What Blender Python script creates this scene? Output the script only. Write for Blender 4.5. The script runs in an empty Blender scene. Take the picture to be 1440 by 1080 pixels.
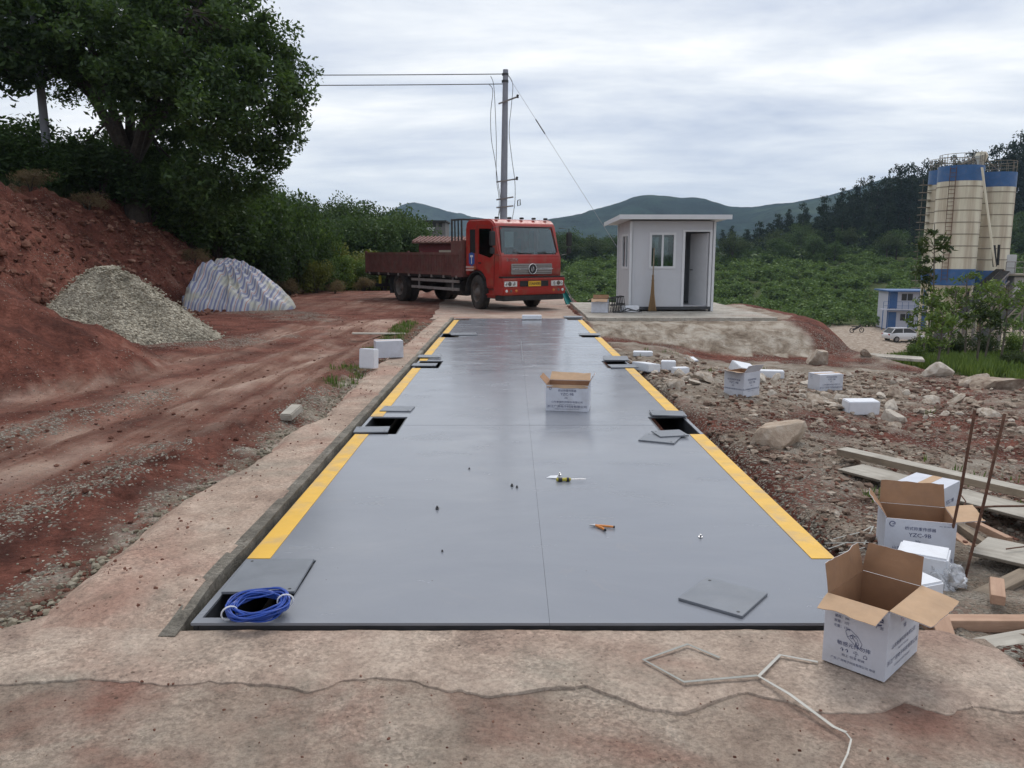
import bpy, bmesh, math, random
import numpy as np
from mathutils import Vector, Matrix, Euler
R = math.radians
C = bpy.context.scene.collection
SC = bpy.context.scene
# ---------------------------------------------------------------- camera
PITCH = R(9.31); CAMZ = 1.55; F = 1122.0
cam = bpy.data.cameras.new('camera'); camo = bpy.data.objects.new('camera', cam); C.objects.link(camo)
cam.sensor_width = 36; cam.lens = F/1440*36; cam.clip_start = 0.05; cam.clip_end = 9000
camo.location = (0, 0, CAMZ); camo.rotation_euler = (math.pi/2-PITCH, 0, 0)
SC.camera = camo
# ---------------------------------------------------------------- light
SUN_EL, SUN_AZ = R(58), R(20)         # azimuth from +Y towards +X
world = bpy.data.worlds.new("World"); SC.world = world; world.use_nodes = True
def build_world():
    nt = world.node_tree; nt.nodes.clear(); N = nt.nodes.new; L = nt.links.new
    out = N('ShaderNodeOutputWorld'); bg = N('ShaderNodeBackground'); bg.inputs[1].default_value = 0.10
    sky = N('ShaderNodeTexSky'); sky.sky_type = 'NISHITA'; sky.sun_disc = False
    sky.sun_elevation = SUN_EL; sky.sun_rotation = SUN_AZ
    tc = N('ShaderNodeTexCoord'); sep = N('ShaderNodeSeparateXYZ'); L(tc.outputs['Generated'], sep.inputs[0])
    zc = N('ShaderNodeMath'); zc.operation = 'MAXIMUM'; zc.inputs[1].default_value = 0.0; L(sep.outputs[2], zc.inputs[0])
    za = N('ShaderNodeMath'); za.operation = 'ADD'; za.inputs[1].default_value = 0.10; L(zc.outputs[0], za.inputs[0])
    dx = N('ShaderNodeMath'); dx.operation = 'DIVIDE'; L(sep.outputs[0], dx.inputs[0]); L(za.outputs[0], dx.inputs[1])
    dy = N('ShaderNodeMath'); dy.operation = 'DIVIDE'; L(sep.outputs[1], dy.inputs[0]); L(za.outputs[0], dy.inputs[1])
    cb = N('ShaderNodeCombineXYZ'); L(dx.outputs[0], cb.inputs[0]); L(dy.outputs[0], cb.inputs[1])
    def noise(sx, sy, sc, det, rough, dist=0.0, off=0):
        mp = N('ShaderNodeMapping'); mp.inputs['Scale'].default_value = (sx, sy, 1); mp.inputs['Location'].default_value = (off, off*.7, 0)
        mp.inputs['Rotation'].default_value = (0, 0, R(7))
        L(cb.outputs[0], mp.inputs[0])
        n = N('ShaderNodeTexNoise'); n.inputs['Scale'].default_value = sc; n.inputs['Detail'].default_value = det
        n.inputs['Roughness'].default_value = rough; n.inputs['Distortion'].default_value = dist
        L(mp.outputs[0], n.inputs['Vector']); return n.outputs['Fac']
    a = noise(0.50, 0.72, 1.25, 8, 0.58, 0.2, 3.3); b = noise(0.16, .5, 0.9, 4, 0.5, 0.3, 11.0)
    mx = N('ShaderNodeMath'); mx.operation = 'MULTIPLY_ADD'; mx.inputs[1].default_value = 0.62; L(a, mx.inputs[0])
    b2 = N('ShaderNodeMath'); b2.operation = 'MULTIPLY'; b2.inputs[1].default_value = 0.38; L(b, b2.inputs[0]); L(b2.outputs[0], mx.inputs[2])
    cr = N('ShaderNodeValToRGB'); e = cr.color_ramp.elements
    e[0].position = 0.39; e[0].color = (0.44, 0.50, 0.63, 1)
    e[1].position = 0.60; e[1].color = (1.0, 1.0, 1.0, 1)
    m1 = e.new(0.46); m1.color = (0.62, 0.665, 0.755, 1); m2 = e.new(0.53); m2.color = (0.80, 0.83, 0.87, 1)
    L(mx.outputs[0], cr.inputs[0])
    # the cloud deck is thin and bright towards the horizon
    hz = N('ShaderNodeMapRange'); hz.inputs[1].default_value = 0.0; hz.inputs[2].default_value = 0.16; hz.inputs[3].default_value = 0.62; hz.inputs[4].default_value = 0.0
    L(sep.outputs[2], hz.inputs[0])
    hm = N('ShaderNodeMixRGB'); hm.inputs[2].default_value = (0.82, 0.855, 0.90, 1); L(hz.outputs[0], hm.inputs[0]); L(cr.outputs[0], hm.inputs[1])
    g = N('ShaderNodeMixRGB'); g.blend_type = 'MULTIPLY'; g.inputs[0].default_value = 1.0; g.inputs[2].default_value = (10.2, 10.2, 10.2, 1)
    L(hm.outputs[0], g.inputs[1])
    mix = N('ShaderNodeMixRGB'); mix.inputs[0].default_value = 0.93; L(sky.outputs[0], mix.inputs[1]); L(g.outputs[0], mix.inputs[2])
    L(mix.outputs[0], bg.inputs[0]); L(bg.outputs[0], out.inputs[0])
build_world()
sun = bpy.data.lights.new('sun', 'SUN'); suno = bpy.data.objects.new('sun', sun); C.objects.link(suno)
sun.energy = 1.5; sun.angle = R(28); sun.color = (1.0, 0.955, 0.90)
sd = Vector((math.sin(SUN_AZ)*math.cos(SUN_EL), math.cos(SUN_AZ)*math.cos(SUN_EL), math.sin(SUN_EL)))
suno.rotation_euler = sd.to_track_quat('Z', 'Y').to_euler()
vs = SC.view_settings; vs.view_transform = 'Standard'; vs.look = 'None'; vs.gamma = 1; vs.exposure = 0.22; vs.use_curve_mapping = False
SC.cycles.max_bounces = 6; SC.cycles.transparent_max_bounces = 12; SC.cycles.diffuse_bounces = 3
SC.cycles.volume_bounces = 2
# ---------------------------------------------------------------- helpers
def ray(u, v):
    x = (u-720)/F; y = (540-v)/F
    return Vector((x, math.cos(PITCH)+y*math.sin(PITCH), -math.sin(PITCH)+y*math.cos(PITCH)))
def P(u, v, z=0.0):                   # where the photograph's pixel meets level z
    d = ray(u, v); t = (z-CAMZ)/d.z
    return Vector((d.x*t, d.y*t, z))
def PY(u, v, Y):
    d = ray(u, v); t = Y/d.y
    return Vector((d.x*t, Y, CAMZ+d.z*t))
def tag(o, label=None, cat=None, group=None, kind=None):
    if label: o['label'] = label
    if cat: o['category'] = cat
    if group: o['group'] = group
    if kind: o['kind'] = kind
    return o
def empty(name, loc=(0, 0, 0), rz=0.0, label=None, cat=None, group=None):
    o = bpy.data.objects.new(name, None); C.objects.link(o); o.location = loc; o.rotation_euler = (0, 0, rz)
    o.empty_display_size = .2
    return tag(o, label, cat, group)
def copy_tree(o, parent=None):
    c = o.copy(); C.objects.link(c); c.parent = parent
    for ch in list(o.children): copy_tree(ch, c)
    return c
def mesh_np(name, V, Fc, mat=None, parent=None, smooth=False, attrs=None, mats=None, midx=None):
    V = np.asarray(V, dtype=np.float32); Fc = np.asarray(Fc, dtype=np.int32)
    me = bpy.data.meshes.new(name); n, k = Fc.shape
    me.vertices.add(len(V)); me.vertices.foreach_set('co', V.ravel())
    me.loops.add(n*k); me.loops.foreach_set('vertex_index', Fc.ravel())
    me.polygons.add(n); me.polygons.foreach_set('loop_start', np.arange(0, n*k, k, dtype=np.int32))
    me.polygons.foreach_set('loop_total', np.full(n, k, dtype=np.int32))
    me.polygons.foreach_set('use_smooth', np.full(n, smooth, dtype=bool))
    if attrs:
        for an, av in attrs.items():
            at = me.attributes.new(an, 'FLOAT', 'POINT'); at.data.foreach_set('value', np.asarray(av, dtype=np.float32))
    for m in (mats or [mat]): me.materials.append(m)
    if midx is not None: me.polygons.foreach_set('material_index', np.asarray(midx, dtype=np.int32))
    me.update(calc_edges=True)
    o = bpy.data.objects.new(name, me); C.objects.link(o); o.parent = parent
    return o
class MB:
    def __init__(s): s.v = []; s.f = []; s.mi = []
    def add(s, vs, fs, M=None, mi=0):
        b = len(s.v)
        for p in vs: s.v.append(tuple(M @ Vector(p)) if M is not None else tuple(p))
        for f in fs: s.f.append([b+i for i in f]); s.mi.append(mi)
        return s
    def box(s, x0, x1, y0, y1, z0, z1, M=None, mi=0):
        v = [(x0,y0,z0),(x1,y0,z0),(x1,y1,z0),(x0,y1,z0),(x0,y0,z1),(x1,y0,z1),(x1,y1,z1),(x0,y1,z1)]
        return s.add(v, [(0,3,2,1),(4,5,6,7),(0,1,5,4),(1,2,6,5),(2,3,7,6),(3,0,4,7)], M, mi)
    def bar(s, a, b, w, h, up=(0,0,1), mi=0):
        a = Vector(a); b = Vector(b); d = (b-a).normalized(); up = Vector(up)
        if abs(d.dot(up)) > .98: up = Vector((1, 0, 0))
        x = d.cross(up).normalized(); z = x.cross(d).normalized()
        v = []
        for p in (a, b):
            for sx, sz in ((-1,-1),(1,-1),(1,1),(-1,1)): v.append(p+x*sx*w/2+z*sz*h/2)
        return s.add(v, [(0,1,2,3),(7,6,5,4),(0,4,5,1),(1,5,6,2),(2,6,7,3),(3,7,4,0)], None, mi)
    def tube(s, pts, r, n=8, cap=True, mi=0):
        pts = [Vector(p) for p in pts]; rs = r if isinstance(r, (list, tuple)) else [r]*len(pts)
        b = len(s.v); px = None
        for i, p in enumerate(pts):
            d = (pts[min(i+1, len(pts)-1)]-pts[max(i-1, 0)]).normalized()
            if px is None:
                px = d.cross(Vector((0,0,1)));
                if px.length < .05: px = d.cross(Vector((1,0,0)))
            px = (px-d*px.dot(d)).normalized(); py = d.cross(px)
            for k in range(n):
                a = 2*math.pi*k/n; s.v.append(tuple(p+(px*math.cos(a)+py*math.sin(a))*rs[i]))
        for i in range(len(pts)-1):
            for k in range(n):
                s.f.append([b+i*n+k, b+i*n+(k+1)%n, b+(i+1)*n+(k+1)%n, b+(i+1)*n+k]); s.mi.append(mi)
        if cap:
            s.f.append([b+k for k in range(n)][::-1]); s.mi.append(mi)
            s.f.append([b+(len(pts)-1)*n+k for k in range(n)]); s.mi.append(mi)
        return s
    def lathe(s, prof, n=24, M=None, mi=0):       # prof [(r,z)]
        v = []; f = []
        for r, z in prof:
            for k in range(n):
                a = 2*math.pi*k/n; v.append((r*math.cos(a), r*math.sin(a), z))
        for i in range(len(prof)-1):
            for k in range(n): f.append((i*n+k, i*n+(k+1)%n, (i+1)*n+(k+1)%n, (i+1)*n+k))
        return s.add(v, f, M, mi)
    def prism(s, poly, x0, x1, M=None, mi=0):     # poly in (y,z), extruded in x
        n = len(poly); v = [(x0, y, z) for y, z in poly]+[(x1, y, z) for y, z in poly]
        f = [tuple(range(n)), tuple(range(2*n-1, n-1, -1))]+[(i, n+i, n+(i+1)%n, (i+1)%n) for i in range(n)]
        return s.add(v, f, M, mi)
    def build(s, name, mat, parent=None, smooth=False, bevel=0, seg=2, autosmooth=None):
        me = bpy.data.meshes.new(name); me.from_pydata(s.v, [], s.f)
        for m in (mat if isinstance(mat, (list, tuple)) else [mat]): me.materials.append(m)
        me.polygons.foreach_set('material_index', s.mi)
        bm = bmesh.new(); bm.from_mesh(me)
        bmesh.ops.recalc_face_normals(bm, faces=bm.faces)
        if bevel:
            es = [e for e in bm.edges if len(e.link_faces) == 2 and e.calc_face_angle(0) > .5]
            bmesh.ops.bevel(bm, geom=es, offset=bevel, segments=seg, affect='EDGES', clamp_overlap=True)
        bm.to_mesh(me); bm.free()
        if smooth or autosmooth:
            me.polygons.foreach_set('use_smooth', [True]*len(me.polygons))
            me.set_sharp_from_angle(angle=R(autosmooth or 40))
        o = bpy.data.objects.new(name, me); C.objects.link(o); o.parent = parent
        return o
def TR(x=0, y=0, z=0, rx=0, ry=0, rz=0, s=1):
    return Matrix.Translation((x, y, z)) @ Euler((rx, ry, rz)).to_matrix().to_4x4() @ Matrix.Scale(s, 4)
# numpy value noise
_rng = np.random.RandomState(7); _tab = _rng.rand(512, 512).astype(np.float64)
def vn(x, y):
    xi = np.floor(x).astype(int); yi = np.floor(y).astype(int); fx = x-xi; fy = y-yi
    fx = fx*fx*(3-2*fx); fy = fy*fy*(3-2*fy)
    a = _tab[xi % 512, yi % 512]; b = _tab[(xi+1) % 512, yi % 512]; c = _tab[xi % 512, (yi+1) % 512]; d = _tab[(xi+1) % 512, (yi+1) % 512]
    return (a*(1-fx)+b*fx)*(1-fy)+(c*(1-fx)+d*fx)*fy
def fbm(x, y, o=4, g=.5):
    s = 0; a = 1; t = 0
    for i in range(o):
        s = s+a*(vn(x*2**i+17.3*i, y*2**i+5.1*i)-.5); t += a; a *= g
    return s/t*2
def ss(a, b, x):
    t = np.clip((x-a)/(b-a), 0, 1); return t*t*(3-2*t)
def polydist(x, y, pts):             # distance to an open polyline
    d = np.full(np.shape(x), 1e9)
    for (x0, y0), (x1, y1) in zip(pts[:-1], pts[1:]):
        vx, vy = x1-x0, y1-y0; t = np.clip(((x-x0)*vx+(y-y0)*vy)/(vx*vx+vy*vy+1e-12), 0, 1)
        d = np.minimum(d, np.hypot(x-x0-t*vx, y-y0-t*vy))
    return d
def inpoly(x, y, pts):
    r = np.zeros(np.shape(x), bool); n = len(pts)
    for i in range(n):
        x0, y0 = pts[i]; x1, y1 = pts[(i+1) % n]
        c = ((y0 > y) != (y1 > y)) & (x < (x1-x0)*(y-y0)/((y1-y0)+1e-12)+x0)
        r ^= c
    return r
# ---------------------------------------------------------------- materials
def newmat(name):
    m = bpy.data.materials.new(name); m.use_nodes = True; nt = m.node_tree
    b = nt.nodes['Principled BSDF']; return m, nt, b
class G:                              # tiny node-graph helper
    def __init__(s, nt): s.nt = nt
    def n(s, t, **k):
        x = s.nt.nodes.new(t)
        for a, b in k.items(): setattr(x, a, b)
        return x
    def l(s, a, b): s.nt.links.new(a, b)
    def coord(s, scale=(1,1,1), rot=(0,0,0), kind='Object'):
        tc = s.n('ShaderNodeTexCoord'); mp = s.n('ShaderNodeMapping'); mp.inputs['Scale'].default_value = scale; mp.inputs['Rotation'].default_value = rot
        s.l(tc.outputs[kind], mp.inputs[0]); return mp.outputs[0]
    def noise(s, vec, sc, det=4, rough=.55, dist=0.0):
        x = s.n('ShaderNodeTexNoise'); x.inputs['Scale'].default_value = sc; x.inputs['Detail'].default_value = det
        x.inputs['Roughness'].default_value = rough; x.inputs['Distortion'].default_value = dist
        if vec is not None: s.l(vec, x.inputs['Vector'])
        return x.outputs['Fac']
    def vor(s, vec, sc, feat='F1', out='Distance'):
        x = s.n('ShaderNodeTexVoronoi'); x.feature = feat; x.inputs['Scale'].default_value = sc
        if vec is not None: s.l(vec, x.inputs['Vector'])
        return x.outputs[out]
    def ramp(s, fac, stops):
        x = s.n('ShaderNodeValToRGB'); e = x.color_ramp.elements
        e[0].position = stops[0][0]; e[0].color = (*stops[0][1], 1) if not isinstance(stops[0][1], (int, float)) else (stops[0][1],)*3+(1,)
        e[1].position = stops[-1][0]; e[1].color = (*stops[-1][1], 1) if not isinstance(stops[-1][1], (int, float)) else (stops[-1][1],)*3+(1,)
        for p, c in stops[1:-1]:
            q = e.new(p); q.color = (*c, 1) if not isinstance(c, (int, float)) else (c,)*3+(1,)
        s.l(fac, x.inputs[0]); return x.outputs[0]
    def mix(s, fac, a, b, mode='MIX'):
        x = s.n('ShaderNodeMixRGB', blend_type=mode)
        for i, q in ((0, fac), (1, a), (2, b)):
            if isinstance(q, (int, float)): x.inputs[i].default_value = q if i == 0 else (q, q, q, 1)
            elif isinstance(q, tuple): x.inputs[i].default_value = (*q, 1)
            else: s.l(q, x.inputs[i])
        return x.outputs[0]
    def math(s, op, a, b=0.0, c=None, clamp=False):
        x = s.n('ShaderNodeMath', operation=op); x.use_clamp = clamp
        for i, q in ((0, a), (1, b), (2, c)):
            if q is None: continue
            if isinstance(q, (int, float)): x.inputs[i].default_value = q
            else: s.l(q, x.inputs[i])
        return x.outputs[0]
    def attr(s, name):
        x = s.n('ShaderNodeAttribute'); x.attribute_name = name; return x.outputs['Fac']
    def bump(s, h, strength, dist, base=None):
        x = s.n('ShaderNodeBump'); x.inputs['Strength'].default_value = strength; x.inputs['Distance'].default_value = dist
        s.l(h, x.inputs['Height'])
        if base is not None: s.l(base, x.inputs['Normal'])
        return x.outputs[0]
def simple(name, col, rough=.6, metal=0, var=.12, scale=6, bump=0, bscale=40, spec=None, dirt=None, dirtamt=.35, stretch=(1,1,1), coat=0):
    m, nt, b = newmat(name); g = G(nt); co = g.coord(stretch)
    n = g.noise(co, scale, 5, .6)
    lo = tuple(c*(1-var) for c in col); hi = tuple(min(1, c*(1+var)) for c in col)
    c = g.ramp(n, [(.3, lo), (.7, hi)])
    if dirt:
        d = g.ramp(g.noise(co, scale*.6+.8, 6, .65, .4), [(.48, 0.0), (.68, 1.0)])
        c = g.mix(g.math('MULTIPLY', d, dirtamt), c, dirt)
    g.l(c, b.inputs['Base Color']); b.inputs['Metallic'].default_value = metal
    r = g.ramp(g.noise(co, scale*2.3, 4, .6), [(.3, max(0, rough-.1)), (.7, min(1, rough+.1))]); g.l(r, b.inputs['Roughness'])
    if bump: g.l(g.bump(g.noise(co, bscale, 4, .6), bump, .01), b.inputs['Normal'])
    if spec is not None: b.inputs['Specular IOR Level'].default_value = spec
    if coat: b.inputs['Coat Weight'].default_value = coat
    return m
def leafmat(name, dark, mid, light, trans=.25):
    m, nt, b = newmat(name); g = G(nt); nt.nodes.remove(b)
    out = [x for x in nt.nodes if x.type == 'OUTPUT_MATERIAL'][0]
    geo = g.n('ShaderNodeNewGeometry'); oi = g.n('ShaderNodeObjectInfo')
    n = g.noise(g.coord((1,1,1)), .9, 3, .6)
    v = g.math('ADD', g.math('MULTIPLY', geo.outputs['Random Per Island'], .5), g.math('MULTIPLY', n, .62))
    v = g.math('ADD', v, g.math('MULTIPLY', oi.outputs['Random'], .22))
    c = g.ramp(v, [(.25, dark), (.62, mid), (1.0, light)])
    d = g.n('ShaderNodeBsdfDiffuse'); t = g.n('ShaderNodeBsdfTranslucent'); gl = g.n('ShaderNodeBsdfGlossy'); gl.inputs['Roughness'].default_value = .45
    g.l(c, d.inputs[0]); g.l(g.mix(.5, c, (light[0]*1.3, light[1]*1.3, light[2]*.6)), t.inputs[0]); gl.inputs[0].default_value = (.6, .6, .6, 1)
    mx = g.n('ShaderNodeMixShader'); mx.inputs[0].default_value = trans; g.l(d.outputs[0], mx.inputs[1]); g.l(t.outputs[0], mx.inputs[2])
    m2 = g.n('ShaderNodeMixShader'); m2.inputs[0].default_value = .035; g.l(mx.outputs[0], m2.inputs[1]); g.l(gl.outputs[0], m2.inputs[2])
    g.l(m2.outputs[0], out.inputs[0]); return m
M = {}
M['leaf_big'] = leafmat('leaf_dark', (.008,.016,.008), (.026,.054,.017), (.085,.145,.038), .32)
M['leaf_bush'] = leafmat('leaf_bush', (.014,.022,.010), (.032,.052,.020), (.075,.105,.034))
M['leaf_light'] = leafmat('leaf_light', (.035,.068,.017), (.080,.135,.032), (.17,.235,.058))
M['leaf_yellow'] = leafmat('leaf_yellow', (.05,.06,.015), (.10,.12,.025), (.21,.22,.05))
M['leaf_field'] = leafmat('leaf_field', (.034,.068,.018), (.078,.138,.034), (.15,.22,.058))
M['leaf_conifer'] = leafmat('leaf_conifer', (.006,.014,.009), (.013,.028,.016), (.028,.048,.024), .1)
M['leaf_mid'] = leafmat('leaf_mid', (.018,.034,.013), (.040,.074,.024), (.085,.135,.042))
M['leaf_dry'] = leafmat('leaf_dry', (.06,.045,.025), (.13,.095,.05), (.24,.18,.10))
M['bark'] = simple('bark', (.045,.036,.028), .9, var=.4, scale=9, bump=.6, bscale=30)
M['pale_bark'] = simple('pale_bark', (.12,.10,.08), .9, var=.3, scale=9)
def mat_ground():
    m, nt, b = newmat('ground_soil'); g = G(nt); co = g.coord()
    red = g.ramp(g.noise(co, 1.3, 9, .66, .3), [(.30, (.058,.021,.015)), (.46, (.125,.044,.031)), (.60, (.205,.078,.055)), (.76, (.31,.165,.125))])
    fine = g.ramp(g.noise(co, 18, 8, .78), [(.3, .50), (.7, 1.42)])
    red = g.mix(1.0, red, fine, 'MULTIPLY')
    tr = g.coord((5.2, .42, 1), (0, 0, R(9)))
    smooth = g.ramp(g.noise(tr, .62, 8, .62, .25), [(.33, (.14,.066,.046)), (.45, (.27,.155,.115)), (.56, (.43,.30,.235)), (.72, (.52,.39,.32))])
    c = g.mix(g.attr('smooth'), red, smooth)
    # stones embedded in soil
    st = g.vor(co, 52, 'F1', 'Color'); sb = g.n('ShaderNodeSeparateColor'); g.l(st, sb.inputs[0])
    stone = g.ramp(sb.outputs[0], [(0, (.14,.11,.085)), (.5, (.26,.225,.185)), (1, (.46,.43,.37))])
    vd = g.vor(co, 52)
    gm = g.math('MULTIPLY', g.attr('gravel'), g.ramp(g.noise(co, 9, 5, .7), [(.28, .25), (.5, 1.0)]))
    pres = g.math('LESS_THAN', g.math('ADD', sb.outputs[1], g.math('MULTIPLY', vd, .35)), g.math('ADD', g.math('MULTIPLY', gm, 1.25), .03))
    c = g.mix(pres, c, stone)
    grass = g.ramp(g.noise(co, 5, 6, .7), [(.3, (.028,.042,.014)), (.7, (.085,.12,.035))])
    gr = g.math('MULTIPLY', g.attr('grass'), g.ramp(g.noise(co, 3.1, 6, .7), [(.30, .45), (.5, 1.0)]))
    c = g.mix(gr, c, grass)
    pale = g.ramp(g.noise(co, 2.4, 8, .68, .5), [(.30, (.13,.095,.07)), (.44, (.29,.235,.18)), (.56, (.46,.40,.33)), (.66, (.53,.48,.41)), (.80, (.32,.29,.23))])
    c = g.mix(g.attr('pale'), c, pale)
    g.l(c, b.inputs['Base Color']); b.inputs['Roughness'].default_value = .95; b.inputs['Specular IOR Level'].default_value = .15
    h = g.math('ADD', g.math('MULTIPLY', g.noise(co, 8, 8, .68), 1.0), g.math('MULTIPLY', g.math('MULTIPLY', pres, g.math('SUBTRACT', .5, vd)), .45))
    g.l(g.bump(h, 1.0, .10), b.inputs['Normal']); return m
M['ground'] = mat_ground()
def mat_concrete(name, stops, redamt=.5, bs=.5, sc=1.0, dka=.5):
    m, nt, b = newmat(name); g = G(nt); co = g.coord()
    c = g.ramp(g.noise(co, 1.7*sc, 10, .68, .35), stops)
    red = g.ramp(g.noise(co, .95*sc, 6, .6, .5), [(.50, 0.0), (.66, 1.0)])
    c = g.mix(g.math('MULTIPLY', red, redamt), c, (.30, .135, .098))
    gn = g.ramp(g.noise(g.coord((1.1,1.3,1), (0,0,1)), 1.5, 7, .66, .4), [(.52, 0.0), (.70, 1.0)])
    c = g.mix(g.math('MULTIPLY', gn, .45), c, (.25, .245, .20))
    f = g.ramp(g.noise(co, 48, 6, .8), [(.30, .58), (.5, 1.0), (.7, 1.26)]); c = g.mix(1.0, c, f, 'MULTIPLY')
    mot = g.ramp(g.noise(co, 9, 7, .72), [(.28, .66), (.46, .98), (.56, 1.03), (.74, 1.24)]); c = g.mix(1.0, c, mot, 'MULTIPLY')
    ag = g.vor(co, 75, 'F1', 'Color'); sa = g.n('ShaderNodeSeparateColor'); g.l(ag, sa.inputs[0]); c = g.mix(g.math('MULTIPLY', g.ramp(g.noise(co, 2.2, 5, .6), [(.40, .1), (.62, 1.0)]), .55), c, g.mix(1.0, c, g.ramp(sa.outputs[0], [(.0, .55), (.5, 1.0), (1, 1.45)]), 'MULTIPLY'))
    dk = g.ramp(g.noise(g.coord((1,1,1), (0,0,.7)), 3.4, 9, .74, .6), [(.60, 0.0), (.70, 1.0)]); c = g.mix(g.math('MULTIPLY', dk, dka), c, (.17,.12,.092))
    sp = g.math('LESS_THAN', g.vor(co, 22), g.math('MULTIPLY', g.ramp(g.noise(co, 3, 3), [(.42, 0.0), (.68, 1.0)]), .17))
    c = g.mix(g.math('MULTIPLY', sp, .75), c, (.085,.055,.04))
    g.l(c, b.inputs['Base Color']); b.inputs['Roughness'].default_value = .9; b.inputs['Specular IOR Level'].default_value = .25
    h = g.math('ADD', g.noise(co, 14, 9, .74), g.math('MULTIPLY', g.noise(co, 70, 5, .75), .5)); g.l(g.bump(h, bs*1.5, .03), b.inputs['Normal']); return m
M['slab'] = mat_concrete('slab_concrete', [(.28, (.235,.18,.145)), (.45, (.38,.295,.235)), (.58, (.46,.37,.30)), (.75, (.54,.455,.38))], .30, .4)
M['slab_rough'] = mat_concrete('rough_concrete', [(.28, (.28,.205,.16)), (.44, (.41,.315,.248)), (.58, (.505,.41,.33)), (.75, (.60,.52,.44))], .72, .7, 1.25, .34)
M['strip'] = mat_concrete('strip_concrete', [(.28, (.235,.17,.135)), (.45, (.37,.275,.215)), (.60, (.45,.35,.28)), (.78, (.52,.43,.355))], .42, .4)
M['kerb'] = mat_concrete('kerb_face', [(.3, (.13,.118,.096)), (.5, (.25,.228,.19)), (.7, (.37,.34,.29))], .1, .8, 2.2)
M['road'] = mat_concrete('far_road', [(.3, (.26,.185,.145)), (.5, (.38,.29,.235)), (.7, (.46,.37,.31))], .6, .3)
M['pad'] = mat_concrete('pad_concrete', [(.3, (.26,.23,.19)), (.5, (.40,.37,.32)), (.7, (.50,.47,.42))], .25, .3)
def mat_deck():
    m, nt, b = newmat('deck_paint'); g = G(nt); co = g.coord()
    big = g.noise(g.coord((.5, .9, 1)), 1.3, 9, .68, .6)
    c = g.ramp(big, [(.3, (.188,.200,.228)), (.55, (.212,.224,.250)), (.75, (.240,.248,.268))])
    # dusty scuffs with painted glints, damp patches with painted dark reflections, far half
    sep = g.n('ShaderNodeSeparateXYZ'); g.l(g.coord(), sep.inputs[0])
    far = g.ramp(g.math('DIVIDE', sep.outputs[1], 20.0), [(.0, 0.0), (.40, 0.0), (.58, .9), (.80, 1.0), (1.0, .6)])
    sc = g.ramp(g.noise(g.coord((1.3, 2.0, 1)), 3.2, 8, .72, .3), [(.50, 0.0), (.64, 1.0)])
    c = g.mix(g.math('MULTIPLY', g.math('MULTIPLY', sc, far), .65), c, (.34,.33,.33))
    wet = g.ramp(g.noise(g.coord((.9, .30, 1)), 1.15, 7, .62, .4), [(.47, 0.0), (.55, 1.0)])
    wet_refl_m = g.math('MULTIPLY', wet, far)
    c = g.mix(g.math('MULTIPLY', wet_refl_m, .62), c, (.075,.08,.095))
    stn = g.ramp(g.noise(co, 2.6, 7, .7, .8), [(.60, 0.0), (.75, 1.0)])
    c = g.mix(g.math('MULTIPLY', stn, .30), c, (.30,.27,.25))
    spk = g.math('LESS_THAN', g.vor(co, 5.0), .022); c = g.mix(g.math('MULTIPLY', spk, .65), c, (.07,.06,.055))
    spk2 = g.math('LESS_THAN', g.vor(g.coord((1.2,1,1),(0,0,.5)), 8.0), .018); c = g.mix(g.math('MULTIPLY', spk2, .6), c, (.48,.47,.45))
    g.l(c, b.inputs['Base Color'])
    r = g.ramp(g.noise(g.coord((.6, 1.6, 1)), 2.0, 7, .65, .5), [(.3, .13), (.55, .22), (.75, .36)])
    r = g.math('SUBTRACT', r, g.math('MULTIPLY', g.math('MULTIPLY', wet_refl_m, 1.0), .20)); r = g.math('MAXIMUM', r, .05); r = g.math('ADD', r, g.math('MULTIPLY', g.math('MULTIPLY', sc, far), .18))
    g.l(r, b.inputs['Roughness']); b.inputs['Specular IOR Level'].default_value = .5
    g.l(g.bump(g.math('ADD', g.noise(g.coord((.5,.5,1)), 2.2, 3, .5), g.math('MULTIPLY', g.noise(co, 60, 3), .008)), .07, .03), b.inputs['Normal']); return m
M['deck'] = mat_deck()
M['yellow'] = simple('yellow_paint', (.70,.41,.045), .48, var=.10, scale=5, dirt=(.42,.30,.17), dirtamt=.75)
M['plate'] = simple('grey_plate', (.165,.178,.20), .38, var=.10, scale=5)
M['dark_steel'] = simple('dark_steel', (.035,.037,.042), .5, var=.3, scale=6)
M['pit'] = simple('pit_dirt', (.03,.026,.022), .95, var=.3, scale=6)
M['black'] = simple('black_plastic', (.015,.015,.016), .45, var=.2)
M['card_white'] = simple('white_card', (.56,.58,.64), .75, var=.07, scale=7, dirt=(.38,.36,.36), dirtamt=.45)
M['card_brown'] = simple('brown_card', (.32,.18,.10), .85, var=.12, scale=8, dirt=(.22,.13,.085), dirtamt=.5)
M['card_tan'] = simple('tan_card', (.45,.30,.185), .85, var=.10, scale=8, dirt=(.30,.20,.13), dirtamt=.4)
M['foam'] = simple('white_foam', (.70,.72,.76), .8, var=.04, scale=10, bump=.2, bscale=90, dirt=(.48,.44,.42), dirtamt=.25)
M['ink'] = simple('blue_ink', (.045,.055,.14), .7, var=.2, scale=20)
M['ink_light'] = simple('pale_blue_ink', (.15,.17,.30), .7, var=.2, scale=20)
M['ink_pink'] = simple('pink_ink', (.38,.20,.25), .7, var=.2, scale=20)
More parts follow.
